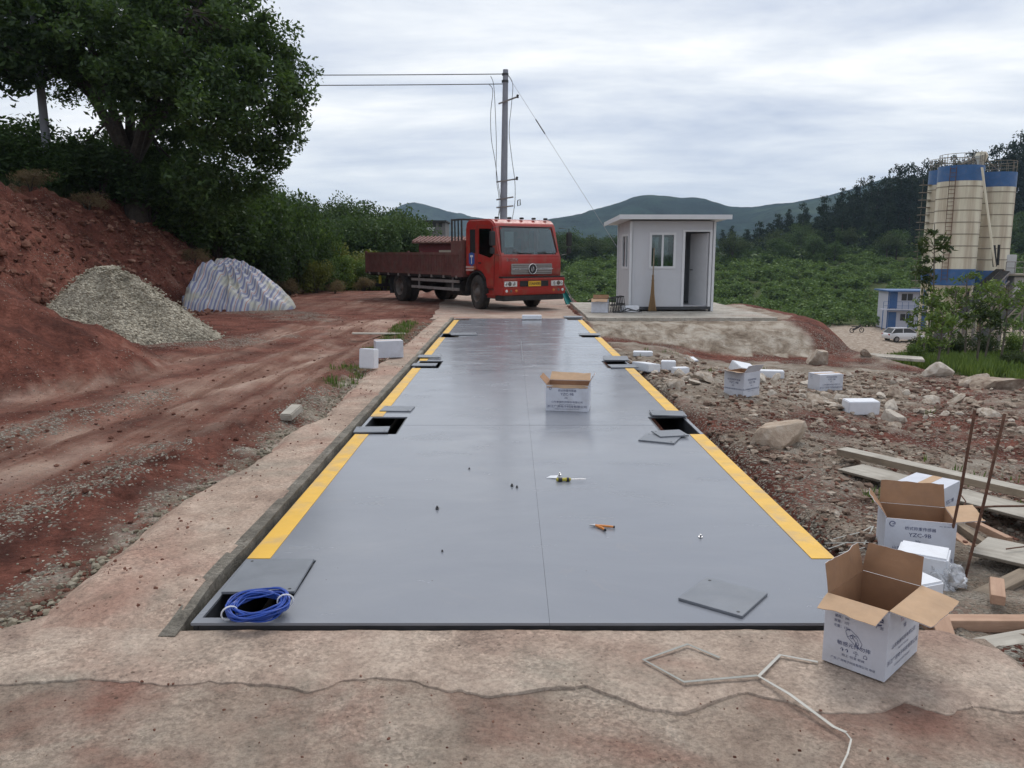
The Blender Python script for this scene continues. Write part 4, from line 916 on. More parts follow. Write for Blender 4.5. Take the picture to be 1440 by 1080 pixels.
def f_bank(rs, n):
    y = 7+rs.rand(n)*24; x = -8.2-rs.rand(n)*4.6; return x, y
stones('gravel', 'lumps of red clay and stones on the excavated bank', 'clods', 6500, f_bank, (.03, .26), M['clod'], 6)
def f_pave(rs, n):
    y = 2.0+rs.rand(n)*1.0; x = -3+rs.rand(n)*5; return x, y
def pebbles_on(name, label, pts, mat, seed):
    rs = np.random.RandomState(seed); V = []; Fs = []; b0 = 0; me = rock_mesh('tmp', seed, 1, .5, (1,.8,.7)); v = np.empty(len(me.vertices)*3); me.vertices.foreach_get('co', v); v = v.reshape(-1, 3); f = np.array([list(p.vertices) for p in me.polygons]); bpy.data.meshes.remove(me)
    for x, y, z, s in pts:
        a = rs.rand()*6.28; c_, s_ = math.cos(a), math.sin(a); w = v*s; V.append(np.stack([w[:, 0]*c_-w[:, 1]*s_+x, w[:, 0]*s_+w[:, 1]*c_+y, w[:, 2]+z+s*.15], -1)); Fs.append(f+b0); b0 += len(v)
    return tag(mesh_np(name, np.vstack(V), np.vstack(Fs), mat), label, 'crumbs', kind='stuff')
rs2 = np.random.RandomState(9); pp = []
for i in range(420): pp.append((rs2.uniform(-2.4, 1.8), rs2.uniform(1.7, 3.0), -.022 if 0 else -.030, .004+.012*rs2.rand()**3))
for i in range(500):
    y = 3.2+rs2.rand()**1.5*14; xl = float(strip_left(np.array([y]))[0]); pp.append((xl+(-1.43-xl)*rs2.rand()**1.6, y, .045, .006+.022*rs2.rand()**3))
pebbles_on('pavement_crumbs', 'tiny soil crumbs and grit on the pavement and concrete path', pp, M['clod'], 31)
# gravel heap and tarpaulin heap
def heap(name, cxy, rx, ry, h, mat, seed, nr=60, na=120, lump=.06, rot=0, fl=.0, disp=None, dome=False):
    V = []; 
    for i in range(nr+1):
        r = i/nr
        for k in range(na):
            a = 2*math.pi*k/na; wob = 1+.10*math.sin(a*3+seed)+.05*math.sin(a*7+seed*2)
            lx = r*rx*wob*math.cos(a); ly = r*ry*wob*math.sin(a); x = cxy[0]+lx*math.cos(rot)-ly*math.sin(rot); y = cxy[1]+lx*math.sin(rot)+ly*math.cos(rot); V.append([x, y, r, a])
    V = np.array(V); x, y, r = V[:, 0], V[:, 1], V[:, 2]; g0 = ground(x, y)[0]; gmin = np.minimum(g0, gz(cxy[0]+.0, cxy[1]-ry)+.9)
    prof = np.where(r < .12, 1-.45*r*r/.12, np.clip(1-.054-(r-.12)*(.946/.88), 0, 1)) if not dome else np.clip(1-r**2.1, 0, 1)**.8
    z = g0*np.clip(r, 0, 1)**2+(gz(cxy[0], cxy[1]-ry)*(1-np.clip(r, 0, 1)**2))+h*prof+lump*fbm(x*3+seed, y*3, 4)*(1-r**6)+.03*fbm(x*11, y*11, 3)-.03*(r > .97)
    if disp is not None: z = z+disp(V)
    W = np.stack([x, y, z], -1); idx = np.arange((nr+1)*na).reshape(nr+1, na); j = np.roll(idx, -1, 1)
    Fc = np.stack([idx[:-1], idx[1:], j[1:], j[:-1]], -1).reshape(-1, 4)
    return W, Fc
W, Fc = heap('gravel_heap', (-7.55, 15.0), 1.85, 1.6, 1.40, None, 1.0, lump=.10)
gh = mesh_np('gravel_heap', W, Fc, None, smooth=True); gh.data.materials.clear()
def mat_gh():
    m, nt, b = newmat('heap_gravel'); g = G(nt); co = g.coord(); vo = g.vor(co, 26, 'F1', 'Color'); sb = g.n('ShaderNodeSeparateColor'); g.l(vo, sb.inputs[0])
    c = g.ramp(sb.outputs[0], [(0, (.19,.165,.12)), (.5, (.32,.285,.22)), (1, (.48,.44,.35))]); c = g.mix(1.0, c, g.ramp(g.noise(co, 1.6, 6), [(.3, .75), (.7, 1.15)]), 'MULTIPLY')
    g.l(c, b.inputs['Base Color']); b.inputs['Roughness'].default_value = .95; g.l(g.bump(g.math('SUBTRACT', 1.0, g.vor(co, 26)), 1.0, .05), b.inputs['Normal']); return m
gh.data.materials.append(mat_gh()); tag(gh, 'heap of grey crushed gravel piled against the red clay bank', 'gravel heap')
rsg = np.random.RandomState(12); ii = rsg.randint(0, len(W), 6500); pts = [(W[i][0]+rsg.randn()*.05, W[i][1]+rsg.randn()*.05, W[i][2]-.005, .018+.035*rsg.rand()**2) for i in ii if W[i][1] < 15.6]
o = pebbles_on('gravel_stones', None, pts, M['gravel'], 33); o.parent = gh
for k in ('category',): del o[k]
def mat_tarp():
    m, nt, b = newmat('striped_tarp'); g = G(nt); uv = g.coord((1,1,1), (0,0,R(14)))
    sx = g.n('ShaderNodeSeparateXYZ'); g.l(g.mix(.035, uv, g.n('ShaderNodeTexNoise').outputs['Color'], 'ADD'), sx.inputs[0])
    w = g.math('FRACT', g.math('MULTIPLY', sx.outputs[0], 4.2))
    c = g.ramp(w, [(0, (.36,.36,.38)), (.20, (.38,.38,.40)), (.23, (.13,.145,.25)), (.42, (.16,.175,.28)), (.45, (.42,.42,.43)), (.62, (.38,.38,.40)), (.65, (.33,.16,.15)), (.70, (.33,.17,.16)), (.73, (.40,.40,.42)), (.85, (.17,.18,.28)), (.97, (.17,.19,.28)), (1, (.40,.40,.42))])
    y = g.ramp(g.noise(g.coord(), 1.1, 3), [(.52, 0.0), (.60, 1.0)]); c = g.mix(g.math('MULTIPLY', y, .55), c, (.36,.35,.22))
    g.l(c, b.inputs['Base Color']); b.inputs['Roughness'].default_value = .5; return m
M['tarp'] = mat_tarp()
def tfold(V):
    x, y, r, a = V.T; return -.16*np.abs(np.sin(a*9+3*fbm(x, y, 2)+r*2))*(r > .15)*ss(.1, .5, r)*(1-ss(.85, 1.05, r))+.10*fbm(x*4, y*4, 3)-.22*np.abs(fbm(x*1.3+y*1.0, y*1.3-x*.8, 2))*(1-r**4)
W, Fc = heap('tarp', (-8.25, 24.3), 1.62, 1.7, 1.5, None, 2.2, 80, 200, .14, 0, disp=tfold, dome=True)
r_ = np.hypot((W[:, 0]+8.25)/1.75, (W[:, 1]-24.3)/1.75); W[:, 0] += -.35*np.clip(W[:, 2], 0, 2)*.8
tp = mesh_np('tarpaulin', W, Fc, M['tarp'], smooth=True); tag(tp, 'blue and white striped tarpaulin draped over a heap at the foot of the bank', 'tarpaulin')
for k, (a, rr_) in enumerate([(250, .9), (290, .85), (330, .95), (215, .9)]): pass
# ---------------------------------------------------------------- vegetation
def leaves(centers, radii, counts, size, rs, flat=.8, aspect=.5, shell=.35, droop=.0):
    """leaf quads scattered through ellipsoidal clumps"""
    V = []; 
    for c, r, n in zip(centers, radii, counts):
        d = rs.randn(n, 3); d /= np.linalg.norm(d, axis=1)[:, None]
        rad = rs.rand(n)**shell
        V.append(np.asarray(c)+d*rad[:, None]*np.asarray(r))
    Pn = np.vstack(V); n = len(Pn)
    a = rs.randn(n, 3)*np.array([1, 1, flat]); a[:, 2] -= droop; a /= np.linalg.norm(a, axis=1)[:, None]
    b = rs.randn(n, 3); b -= a*(a*b).sum(1)[:, None]; b /= np.linalg.norm(b, axis=1)[:, None]
    L_ = size*(.6+.8*rs.rand(n))[:, None]
    q = np.stack([Pn-a*L_*.5, Pn+b*L_*aspect*.5, Pn+a*L_*.5, Pn-b*L_*aspect*.5], 1).reshape(-1, 3)
    return q
def leafmesh(name, q, mat, parent=None):
    n = len(q)//4; Fc = np.arange(n*4).reshape(n, 4); return mesh_np(name, q, Fc, mat, parent)
def qbez(a, b, c, n):
    return [a*(1-t)**2+b*2*t*(1-t)+c*t*t for t in [i/n for i in range(n+1)]]
def big_tree(name, base, cen, rad, nclump, label, group=None, leaf='leaf_big', trunk_r=.34, lsize=.20, per=95, zmin=4.3, seed=3, cat='tree', lobes=26, limbs=9, crad=.62, pix=None):
    rs = np.random.RandomState(seed); t = empty(name, base, 0, label, cat, group); base = Vector(base); cen = Vector(cen)
    lob = []
    for i in range(lobes):
        d = rs.randn(3); d /= np.linalg.norm(d); d[2] = abs(d[2])*1.0-.35*(rs.rand() < .45)
        k = .55+.35*rs.rand(); lob.append((np.array([d[0]*rad[0]*k, d[1]*rad[1]*k, d[2]*rad[2]*k]), .22+.16*rs.rand()))
    if pix:
        lob = []; wts = []
        for u, v, rp, dy in pix:
            c = PY(u, v, base.y+dy); lob.append((np.array(c)-np.array(cen), rp/F*base.y)); wts.append(rp**2)
        wts = np.array(wts)/sum(wts)
    C_ = []
    while pix and len(C_) < nclump:
        l0, lr = lob[rs.choice(len(lob), p=wts)]; d = rs.randn(3); d /= np.linalg.norm(d); p = l0+d*lr*np.array([1, 1, .85])*(rs.rand()**.45); C_.append(p+np.array(cen)-np.array(base))
    while len(C_) < nclump:
        l0, lr = lob[rs.randint(len(lob))]; d = rs.randn(3); d /= np.linalg.norm(d)
        p = l0+d*lr*np.array(rad)*(rs.rand()**.4)
        if p[2]+cen.z < zmin+1.3*fbm(np.array([p[0]*.5]), np.array([p[1]*.5+seed]), 2)[0]: continue
        C_.append(p+np.array(cen)-np.array(base))
    C_ = np.array(C_)
    q = leaves(C_, [crad*(.6+.8*rs.rand())*np.array([1, 1, .75]) for _ in C_], [int(per*(.5+rs.rand())) for _ in C_], lsize, rs, aspect=.42, shell=.45, droop=.25)
    leafmesh('crown', q, M[leaf], t)
    b = MB(); top = Vector((0, 0, max(1.2, (cen.z-base.z)*.33)))
    b.tube([Vector((0,0,-.6)), Vector((.04,0,.2)), top*.6+Vector((.06,.05,0)), top], [trunk_r*1.5, trunk_r*1.1, trunk_r*.95, trunk_r*.8], 10)
    nodes = []
    for i in range(limbs):
        a = 2*math.pi*i/limbs+rs.rand()*.5; k = .55+.3*rs.rand(); e = Vector((math.cos(a)*rad[0]*k, math.sin(a)*rad[1]*k*.65, (-.15+.8*rs.rand())*rad[2]))+cen-base
        m_ = top.lerp(e, .45)+Vector((0, 0, .8)); pts = qbez(top*.92, m_, e, 9); b.tube(pts, list(np.linspace(trunk_r*.55, .04, 10)), 7); nodes += pts[2:]
    NA = np.array([list(p) for p in nodes])
    for p in C_[::2]:
        j = int(np.argmin(((NA-p)**2).sum(1))); s = Vector(NA[j])
        if (s-Vector(p)).length > 1.7: continue
        s = s; e = Vector(p); b.tube([s, s.lerp(e, .5)+Vector((0, 0, -.12)), e], [.045, .03, .012], 5, cap=False)
    b.build('trunk', M['bark'], t, smooth=True); return t
gx = gz(-12.3, 27.0)
big_tree('broadleaf_tree', (-12.5, 27.0, gx), (-12.0, 27.3, 8.2), (6.1, 4.6, 5.3), 900, 'huge dark broadleaf tree with spreading crown standing on the red bank', lsize=.17, per=125, zmin=3.9, seed=3, crad=.5, pix=[(30,10,80,1),(110,30,80,-1),(200,10,90,0),(290,10,75,1),(345,50,60,-1),(395,95,42,0),(418,140,32,0),(385,170,42,1),(345,120,58,-2),(280,100,75,2),(200,110,70,-2),(120,110,55,1),(60,90,55,-1),(330,195,46,0),(285,225,50,-2),(220,225,45,2),(160,250,45,1),(110,215,28,1),(380,215,30,1),(250,170,55,3),(355,250,38,1),(300,265,45,0),(240,270,40,2),(200,60,80,-2),(90,-30,90,0),(250,-40,90,0),(300,150,50,-3)])
big_tree('broadleaf_tree', (-17.2, 25.0, gz(-17.2, 25)), (-17.0, 25.0, 8.3), (3.2, 3.0, 4.2), 170, 'dark broadleaf tree cut off by the left edge of the view', lsize=.21, per=80, zmin=4.2, seed=8, lobes=14, limbs=6, trunk_r=.22)
# dense understory along the crest of the bank
def bush_mesh(name, seed, leaf, w=1.0, h=1.0, n=1500, size=.16, clumps=16, aspect=.45):
    rs = np.random.RandomState(seed); cs = []; rd = []; ct = []
    for i in range(clumps):
        a = rs.rand()*6.28; r = rs.rand()**.6*.62*w; z = h*(.25+.62*rs.rand()*(1-.45*(r/w)**1.5)); cs.append([r*math.cos(a), r*math.sin(a), z]); rd.append(np.array([.34*w, .34*w, .26*h])*(.7+.6*rs.rand())); ct.append(n//clumps)
    q = leaves(cs, rd, ct, size, rs, aspect=aspect, shell=.5); n_ = len(q)//4
    me_o = leafmesh(name, q, M[leaf]); me = me_o.data; bpy.data.objects.remove(me_o)
    b = MB()
    for i in range(6):
        a = rs.rand()*6.28; c = cs[rs.randint(len(cs))]; b.tube([(0,0,-.15),(c[0]*.4, c[1]*.4, c[2]*.6),(c[0], c[1], c[2])], [.03*w,.02*w,.008*w], 5, cap=False)
    so = b.build('stem', M['bark'], smooth=True); sm = so.data; bpy.data.objects.remove(so); return me, sm
def put(protos, name, x, y, s, rs, label, cat, group=None, sz=None, parts=('crown', 'trunk'), z=None, rz=None):
    me, sm = protos; t = empty(name, (x, y, (gz(x, y) if z is None else z)), rs.uniform(0, 6.28) if rz is None else rz, label, cat, group); t.scale = (s, s, sz or s)
    for m_, nm in ((me, parts[0]), (sm, parts[1])):
        o = bpy.data.objects.new(nm, m_); C.objects.link(o); o.parent = t
    return t
BD = [bush_mesh('bd%d' % i, 40+i, 'leaf_big', 1.1, 1.5, 7000, .085, 24) for i in range(3)]
BG = [bush_mesh('bg%d' % i, 50+i, 'leaf_bush', 1.0, 1.2, 5500, .075, 22) for i in range(3)]
BY = [bush_mesh('by%d' % i, 60+i, 'leaf_yellow', 1.0, 1.1, 5000, .075, 20) for i in range(2)]
BL = [bush_mesh('bl%d' % i, 65+i, 'leaf_light', 1.0, 1.2, 5000, .075, 20) for i in range(2)]
BR = [bush_mesh('br%d' % i, 70+i, 'leaf_dry', .9, .8, 2200, .13, 12, .10) for i in range(2)]
rs = random.Random(21)
for i, (x, y, s, sz) in enumerate([(-17.5,22.5,1.6,1.1),(-15.8,24.2,1.7,1.3),(-14.6,25.4,1.6,1.2),(-13.4,26.6,1.7,1.3),(-12.2,27.4,1.8,1.5),(-11.4,28.6,1.9,1.6),(-10.9,30.0,2.0,2.0),(-10.6,31.4,2.1,2.3),(-10.0,32.6,2.0,2.6),(-9.9,34.2,2.1,2.7),(-9.0,33.4,1.5,2.2),(-14.0,29.0,2.2,2.0),(-12.8,31.0,2.2,2.4),(-16.5,27.5,2.2,1.8),(-11.2,34.6,2.4,3.1),(-8.6,34.8,1.5,2.0),(-9.3,31.6,1.4,1.7)]):
    put(BD[i % 3], 'bush', x, y, s, rs, 'dense dark green bush in the thicket under the huge tree', 'bush', 'dark bushes along the top of the clay bank', sz=sz, parts=('foliage', 'stem'))
for i, (x, y, s, sz) in enumerate([(-8.1,33.2,1.0,1.3),(-9.0,35.9,1.7,2.4),(-8.4,37.5,1.7,2.0),(-7.9,36.5,1.3,1.4),(-7.5,39.5,1.8,1.8),(-6.8,38.0,1.2,1.3),(-6.7,41.5,1.8,1.5)]):
    put(BL[i % 2] if i % 2 else BY[(i//2) % 2], 'bush', x, y, s, rs, 'tall yellowish green bush where the dirt track bends out of sight', 'bush', 'yellow green bushes beside the dirt track', sz=sz, parts=('foliage', 'stem'))
for i, (x, y, s) in enumerate([(-5.9,37,1.2),(-5.2,39.5,1.6),(-4.3,41,1.6),(-5.8,43,2.0),(-3.2,42.5,1.8),(-4.6,45,2.2),(-7.4,46,2.4),(-2.0,44.5,2.0),(-9.8,47,2.6),(-6.5,50,2.6)]):
    put(BG[i % 3], 'bush', x, y, s, rs, 'muted green bush behind the tail of the red truck', 'bush', 'green bushes behind the truck', sz=s*.78, parts=('foliage', 'stem'))
for i, (x, y, s) in enumerate([(-8.7,31.5,.9),(-8.4,33.9,.9),(-7.9,34.9,.8),(-7.3,33.0,.7),(-9.2,29.6,.8),(-10.6,26.9,.7),(-13.4,22.8,.8),(-12.9,24.8,.8),(-6.6,35.6,.8)]):
    put(BR[i % 2], 'dry_shrub', x, y, s, rs, 'dry brown weed tuft at the foot of the dark thicket', 'shrub', 'dry weeds along the bank', parts=('foliage', 'stem'))
# hillside trees
def btree(seed, leaf, h=1.0, w=.42, n=3600, size=.036, clumps=20, trunk=.3):
    rs = np.random.RandomState(seed); cs = []; rd = []; ct = []
    for i in range(clumps):
        d = rs.randn(3); d /= np.linalg.norm(d); k = .4+.6*rs.rand(); cs.append([d[0]*w*k*.8, d[1]*w*k*.8, h*(.58+.30*d[2]*k)]); rd.append(np.array([.17, .17, .13])*(.7+.7*rs.rand())*w/.42); ct.append(n//clumps)
    q = leaves(cs, rd, ct, size, rs, aspect=.6, shell=.5); o = leafmesh('crown', q, M[leaf]); me = o.data; bpy.data.objects.remove(o)
    b = MB(); b.tube([(0,0,-.15),(.01,0,.2),(0,.01,.45),(0,0,.7)], [.028,.02,.014,.006], 6)
    for c in cs[::3]: b.tube([(0,0,.3),(c[0]*.5, c[1]*.5, c[2]*.8),tuple(c)], [.012,.008,.003], 5, cap=False)
    o = b.build('trunk', M['pale_bark' if trunk < .2 else 'bark'], smooth=True); sm = o.data; bpy.data.objects.remove(o); return me, sm
def ctree(seed, n=3400, w=.20, size=.036):
    rs = np.random.RandomState(seed); cs = []; rd = []; ct = []
    for i in range(26):
        z = .16+.80*(i/25); r = w*(1-((z-.16)/.88)**1.5)+.015
        for k in range(3 if z < .8 else 1):
            a = rs.rand()*6.28; rr = r*(.25+.75*rs.rand()); cs.append([rr*math.cos(a), rr*math.sin(a), z+.02*rs.randn()]); rd.append(np.array([.07, .07, .05])*(.7+.7*rs.rand())); ct.append(n//60)
    q = leaves(cs, rd, ct, size, rs, aspect=.45, shell=.5, flat=1.2); o = leafmesh('crown', q, M['leaf_conifer']); me = o.data; bpy.data.objects.remove(o)
    b = MB(); b.tube([(0,0,-.1),(0,0,.5),(0,0,.97)], [.018,.012,.003], 6); o = b.build('trunk', M['bark'], smooth=True); sm = o.data; bpy.data.objects.remove(o); return me, sm
TB = [btree(80+i, ['leaf_mid', 'leaf_bush', 'leaf_big', 'leaf_mid', 'leaf_light'][i], w=.40+.05*(i % 3)) for i in range(5)]
TC = [ctree(90+i, w=[.17,.22,.27,.20][i]) for i in range(4)]
TS = [btree(97, 'leaf_bush', w=.25, n=500, trunk=.1), btree(98, 'leaf_mid', w=.22, n=420, trunk=.1)]
rs = random.Random(33)
def at(u, Y): return (u-720)/F*Y*1.0
def grove(n, ur, yr, hr, protos, name, label, cat, group, wgt=None, hs=1.0):
    for i in range(n):
        Y = rs.uniform(*yr); u = rs.uniform(*ur); x = at(u, Y); h = rs.uniform(*hr)
        pr = rs.choice(protos); put(pr, name, x, Y, h, rs, label, cat, group, sz=h*rs.uniform(.9, 1.15)*hs)
GL = 'trees on the hill beyond the dirt track'
grove(70, (380, 600), (52, 84), (3.2, 5.6), TB[:4]+[TB[0], TB[2]], 'hill_tree', 'green broadleaf tree on the hillside above the truck bed', 'tree', GL)
grove(34, (-60, 400), (46, 84), (3.0, 5.5), TB[:4], 'hill_tree', 'green broadleaf tree on the hillside seen behind the huge tree', 'tree', 'trees on the hill behind the huge tree')
for u, Y, h in [(441,84,4.2),(453,84,3.9),(470,84,4.6),(487,86,3.4),(491,86,3.6)]:
    put(TC[rs.randrange(4)], 'conifer', at(u, Y), Y, h, rs, 'small dark conifer standing on the left hill ridge', 'conifer', 'conifers on the left hill ridge')
for u, Y, h in [(528,62,5.6),(533,62,5.2),(538,63,5.6),(545,63,5.0),(522,63,4.6)]:
    put(TS[rs.randrange(2)], 'thin_tree', at(u, Y), Y, h, rs, 'slender pale stemmed tree on the slope above the truck bed', 'tree', 'slender trees on the left slope')
# the wooded slope across the valley
GRR = 'trees on the slope across the valley'
for i in range(46):
    u = rs.uniform(775, 1150); Y = rs.uniform(172, 212); h = rs.uniform(5, 10)
    put(rs.choice(TB[:4]), 'valley_tree', at(u, Y), Y, h, rs, 'round crowned green tree in the belt across the valley', 'tree', GRR, sz=h*.9)
for i in range(26):
    u = rs.uniform(1090, 1490); Y = rs.uniform(168, 200); h = rs.uniform(5, 8)
    put(rs.choice(TB[:3]), 'valley_tree', at(u, Y), Y, h, rs, 'dark green tree on the steep slope left of and behind the silos', 'tree', 'trees on the steep slope behind the silos', sz=h)
GC2 = 'tall conifers on the slope behind the silos'
for u, Y, h in [(964,214,13),(1012,208,9),(1024,212,10),(1046,206,9),(1062,212,11),(1075,205,10),(1088,212,12),(1102,207,12),(1122,212,13),(1150,212,14),(1172,212,15),(1184,208,14),(1118,205,10),(1128,200,9),(1110,204,8),(1140,196,9),(1165,205,11),(1176,190,12),(1190,205,13),(1197,214,17),(1205,204,14),(1213,210,17),(1222,206,15),(1232,212,17),(1240,205,15),(1247,214,20),(1253,206,17),(1262,212,20),(1268,204,16),(1274,212,19),(1281,206,16),(1288,214,20),(1295,206,18),(1302,212,20),(1310,208,18),(1322,212,20),(1335,208,19),(1350,212,22),(1364,208,20),(1380,212,23),(1396,210,22),(1410,212,26),(1420,208,23),(1430,212,27),(1440,208,22),(1455,212,25),(1475,208,24),(1160,180,10),(1215,178,12),(1150,178,11),(1240,180,12),(1285,178,13)]:
    put(TC[rs.randrange(4)], 'conifer', at(u, Y), Y, h*.92, rs, 'tall dark conifer on the hillside behind the silos', 'conifer', GC2)
# low shrub field in the valley, one mass nobody could count
def shrub_field():
    r = np.random.RandomState(44); Q = []; base = []
    for i in range(5):
        cs = []; rd = []; ct = []
        for k in range(7):
            a = r.rand()*6.28; rr = r.rand()*.55; cs.append([rr*math.cos(a), rr*math.sin(a), .22+.42*r.rand()]); rd.append(np.array([.34, .34, .24])*(.7+.6*r.rand())); ct.append(52)
        base.append(leaves(cs, rd, ct, .14, r, aspect=.6, shell=.5))
    n = 1500; u = 700+r.rand(n)*790; Y = 104+r.rand(n)**1.0*74; x = (u-720)/F*Y
    ok = ~((Y < 112) & (u > 1010) & (r.rand(n) < .6)); x, Y = x[ok], Y[ok]; z = ground(x, Y)[0]
    for i in range(len(x)):
        q = base[i % 5]; s = 1.6+2.2*r.rand()**1.5; a = r.rand()*6.28; c_, s_ = math.cos(a), math.sin(a); w = q*s
        Q.append(np.stack([w[:, 0]*c_-w[:, 1]*s_+x[i], w[:, 0]*s_+w[:, 1]*c_+Y[i], w[:, 2]*.85+z[i]-.2], -1))
    o = leafmesh('shrub_field', np.vstack(Q), M['leaf_field']); tag(o, 'thick mass of bright green shrubs filling the valley behind the guard hut', 'shrubs', kind='stuff')
shrub_field()
# scrub on the slopes (undergrowth between the trees)
def scrub(name, label, n, ur, yr, sr, leaf, seed):
    r = np.random.RandomState(seed); base = []
    for i in range(4):
        cs = [[.4*r.randn(), .4*r.randn(), .2+.35*r.rand()] for _ in range(5)]; base.append(leaves(cs, [np.array([.32, .32, .24])]*5, [22]*5, .22, r, aspect=.5, shell=.5))
    Y = yr[0]+r.rand(n)*(yr[1]-yr[0]); u = ur[0]+r.rand(n)*(ur[1]-ur[0]); x = (u-720)/F*Y; z = ground(x, Y)[0]; Q = []
    for i in range(n):
        s = sr[0]+r.rand()*(sr[1]-sr[0]); a = r.rand()*6.28; c_, s_ = math.cos(a), math.sin(a); w = base[i % 4]*s; Q.append(np.stack([w[:, 0]*c_-w[:, 1]*s_+x[i], w[:, 0]*s_+w[:, 1]*c_+Y[i], w[:, 2]+z[i]-.1], -1))
    tag(leafmesh(name, np.vstack(Q), M[leaf]), label, 'scrub', kind='stuff')
scrub('undergrowth', 'green undergrowth covering the left hillside', 900, (-120, 640), (44, 86), (1.0, 2.4), 'leaf_bush', 51)
scrub('undergrowth', 'dark undergrowth covering the slope across the valley', 900, (740, 1500), (172, 222), (2.2, 4.6), 'leaf_mid', 52)
# grass and weeds on the right
def grass(name, label, pts, h, leaf, seed, w=.012, n=9):
    r = np.random.RandomState(seed); q = []
    for x, y, z in pts:
        k = r.randint(n//2, n+1); a = r.rand(k)*6.28; d = r.rand(k)*.07; L_ = h*(.5+.8*r.rand(k)); ln = .5*r.rand(k)
        bx_, by_ = x+d*np.cos(a), y+d*np.sin(a); tx, ty = bx_+np.cos(a)*L_*ln, by_+np.sin(a)*L_*ln; c_, s_ = -np.sin(a)*w, np.cos(a)*w; zz = np.full(k, z)
        q.append(np.stack([np.stack([bx_-c_, by_-s_, zz-.03], -1), np.stack([bx_+c_, by_+s_, zz-.03], -1), np.stack([tx*.5+bx_*.5+c_*.6, ty*.5+by_*.5+s_*.6, zz+L_*.6], -1), np.stack([tx, ty, zz+L_*.95], -1)], 1).reshape(-1, 3))
    tag(leafmesh(name, np.vstack(q), M[leaf]), label, 'grass', kind='stuff')
def pts_in(n, xr, yr, f, seed):
    r = np.random.RandomState(seed); x = xr[0]+r.rand(n)*(xr[1]-xr[0]); y = yr[0]+r.rand(n)*(yr[1]-yr[0]); z, at_ = ground(x, y); ok = f(x, y, z, at_, r); return list(zip(x[ok], y[ok], z[ok]))
grass('grass', 'rough green grass on the shelf at the far right', pts_in(16000, (7.5, 26), (11, 28), lambda x, y, z, a, r: (a['grass'] > .35+.4*r.rand(len(x))) & (z > -6), 61), .26, 'leaf_light', 62, .02)
grass('weeds', 'sparse green weeds along the concrete path and bank foot', pts_in(900, (-2.6, -1.9), (5, 18.5), lambda x, y, z, a, r: (a['grass'] > .3), 63)+pts_in(500, (1.9, 9), (3.5, 16), lambda x, y, z, a, r: fbm(x*.9+3, y*.9, 3) > .38, 64), .07, 'leaf_light', 65, .008)
grass('crest_grass', 'dark grass and weeds hanging over the crest of the clay bank', pts_in(7000, (-20, -9), (14, 34), lambda x, y, z, a, r: (a['grass'] > .45), 66), .42, 'leaf_bush', 67, .02)
# saplings at the far right
def sapling(x, y, h, seed, label, leaf='leaf_bush', spread=.4, n=17, lsize=.15, cat='sapling', per=32):
    r = np.random.RandomState(seed); z = gz(x, y); t = empty('sapling', (x, y, z), 0, label, cat, 'young trees on the grass shelf at the right'); b = MB()
    tip = Vector((r.randn()*.15, r.randn()*.1, h)); b.tube([Vector((0,0,-.3)), tip*.5+Vector((.05,.0,0)), tip], [.035, .024, .01], 7); cs = []
    for i in range(n):
        f = .38+.62*r.rand(); s = tip*f; a = r.rand()*6.28; L_ = spread*h*(.35+.4*r.rand())*(1.25-f*.7); e = s+Vector((math.cos(a)*L_, math.sin(a)*L_, L_*.45)); b.tube([s, s.lerp(e, .5)+Vector((0,0,.05)), e], [.012,.008,.004], 5, cap=False); cs.append(list(e))
    b.build('trunk', M['pale_bark'], t, smooth=True)
    q = leaves(cs, [np.array([.24, .24, .14])*(.8+.5*r.rand()) for _ in cs], [per]*len(cs), lsize*(1.5 if h > 4 else 1), r, aspect=.3, shell=.6, droop=.5); leafmesh('crown', q, M[leaf], t)
for k, (u, Y, h, lf, sp, lb) in enumerate([(1312,26,4.3,'leaf_bush',.20,'tall thin sapling with a tufted top in front of the left silo'),(1298,22,1.9,'leaf_light',.36,'leaning sapling at the left edge of the grass shelf'),(1335,24,2.2,'leaf_light',.40,'bushy sapling in front of the silo skirt'),(1362,25,2.6,'leaf_light',.34,'sapling with drooping branches between the two front silos'),
        (1388,23,2.2,'leaf_light',.44,'light green sapling in front of the conveyor'),(1412,22,2.3,'leaf_light',.46,'broad light green sapling near the right edge'),(1440,23,2.3,'leaf_light',.42,'sapling cut by the right edge of the view'),(1378,20,1.6,'leaf_bush',.5,'low sapling in the middle of the grass shelf'),(1322,19,1.35,'leaf_light',.42,'short sapling nearest the rubble on the grass shelf')]):
    sapling(at(u, Y), Y, h, 300+k, lb, lf, sp)
rs = random.Random(77)
for i, (u, Y, s) in enumerate([(1303,24,.6),(1345,26,.7),(1385,26,.7),(1425,26,.8),(1290,21,.5),(1435,19,.45)]):
    put((BG+BL)[i % 5], 'bush', at(u, Y), Y, s, rs, 'green bush among the saplings at the far right', 'bush', 'bushes on the grass shelf at the right', parts=('foliage', 'stem'))
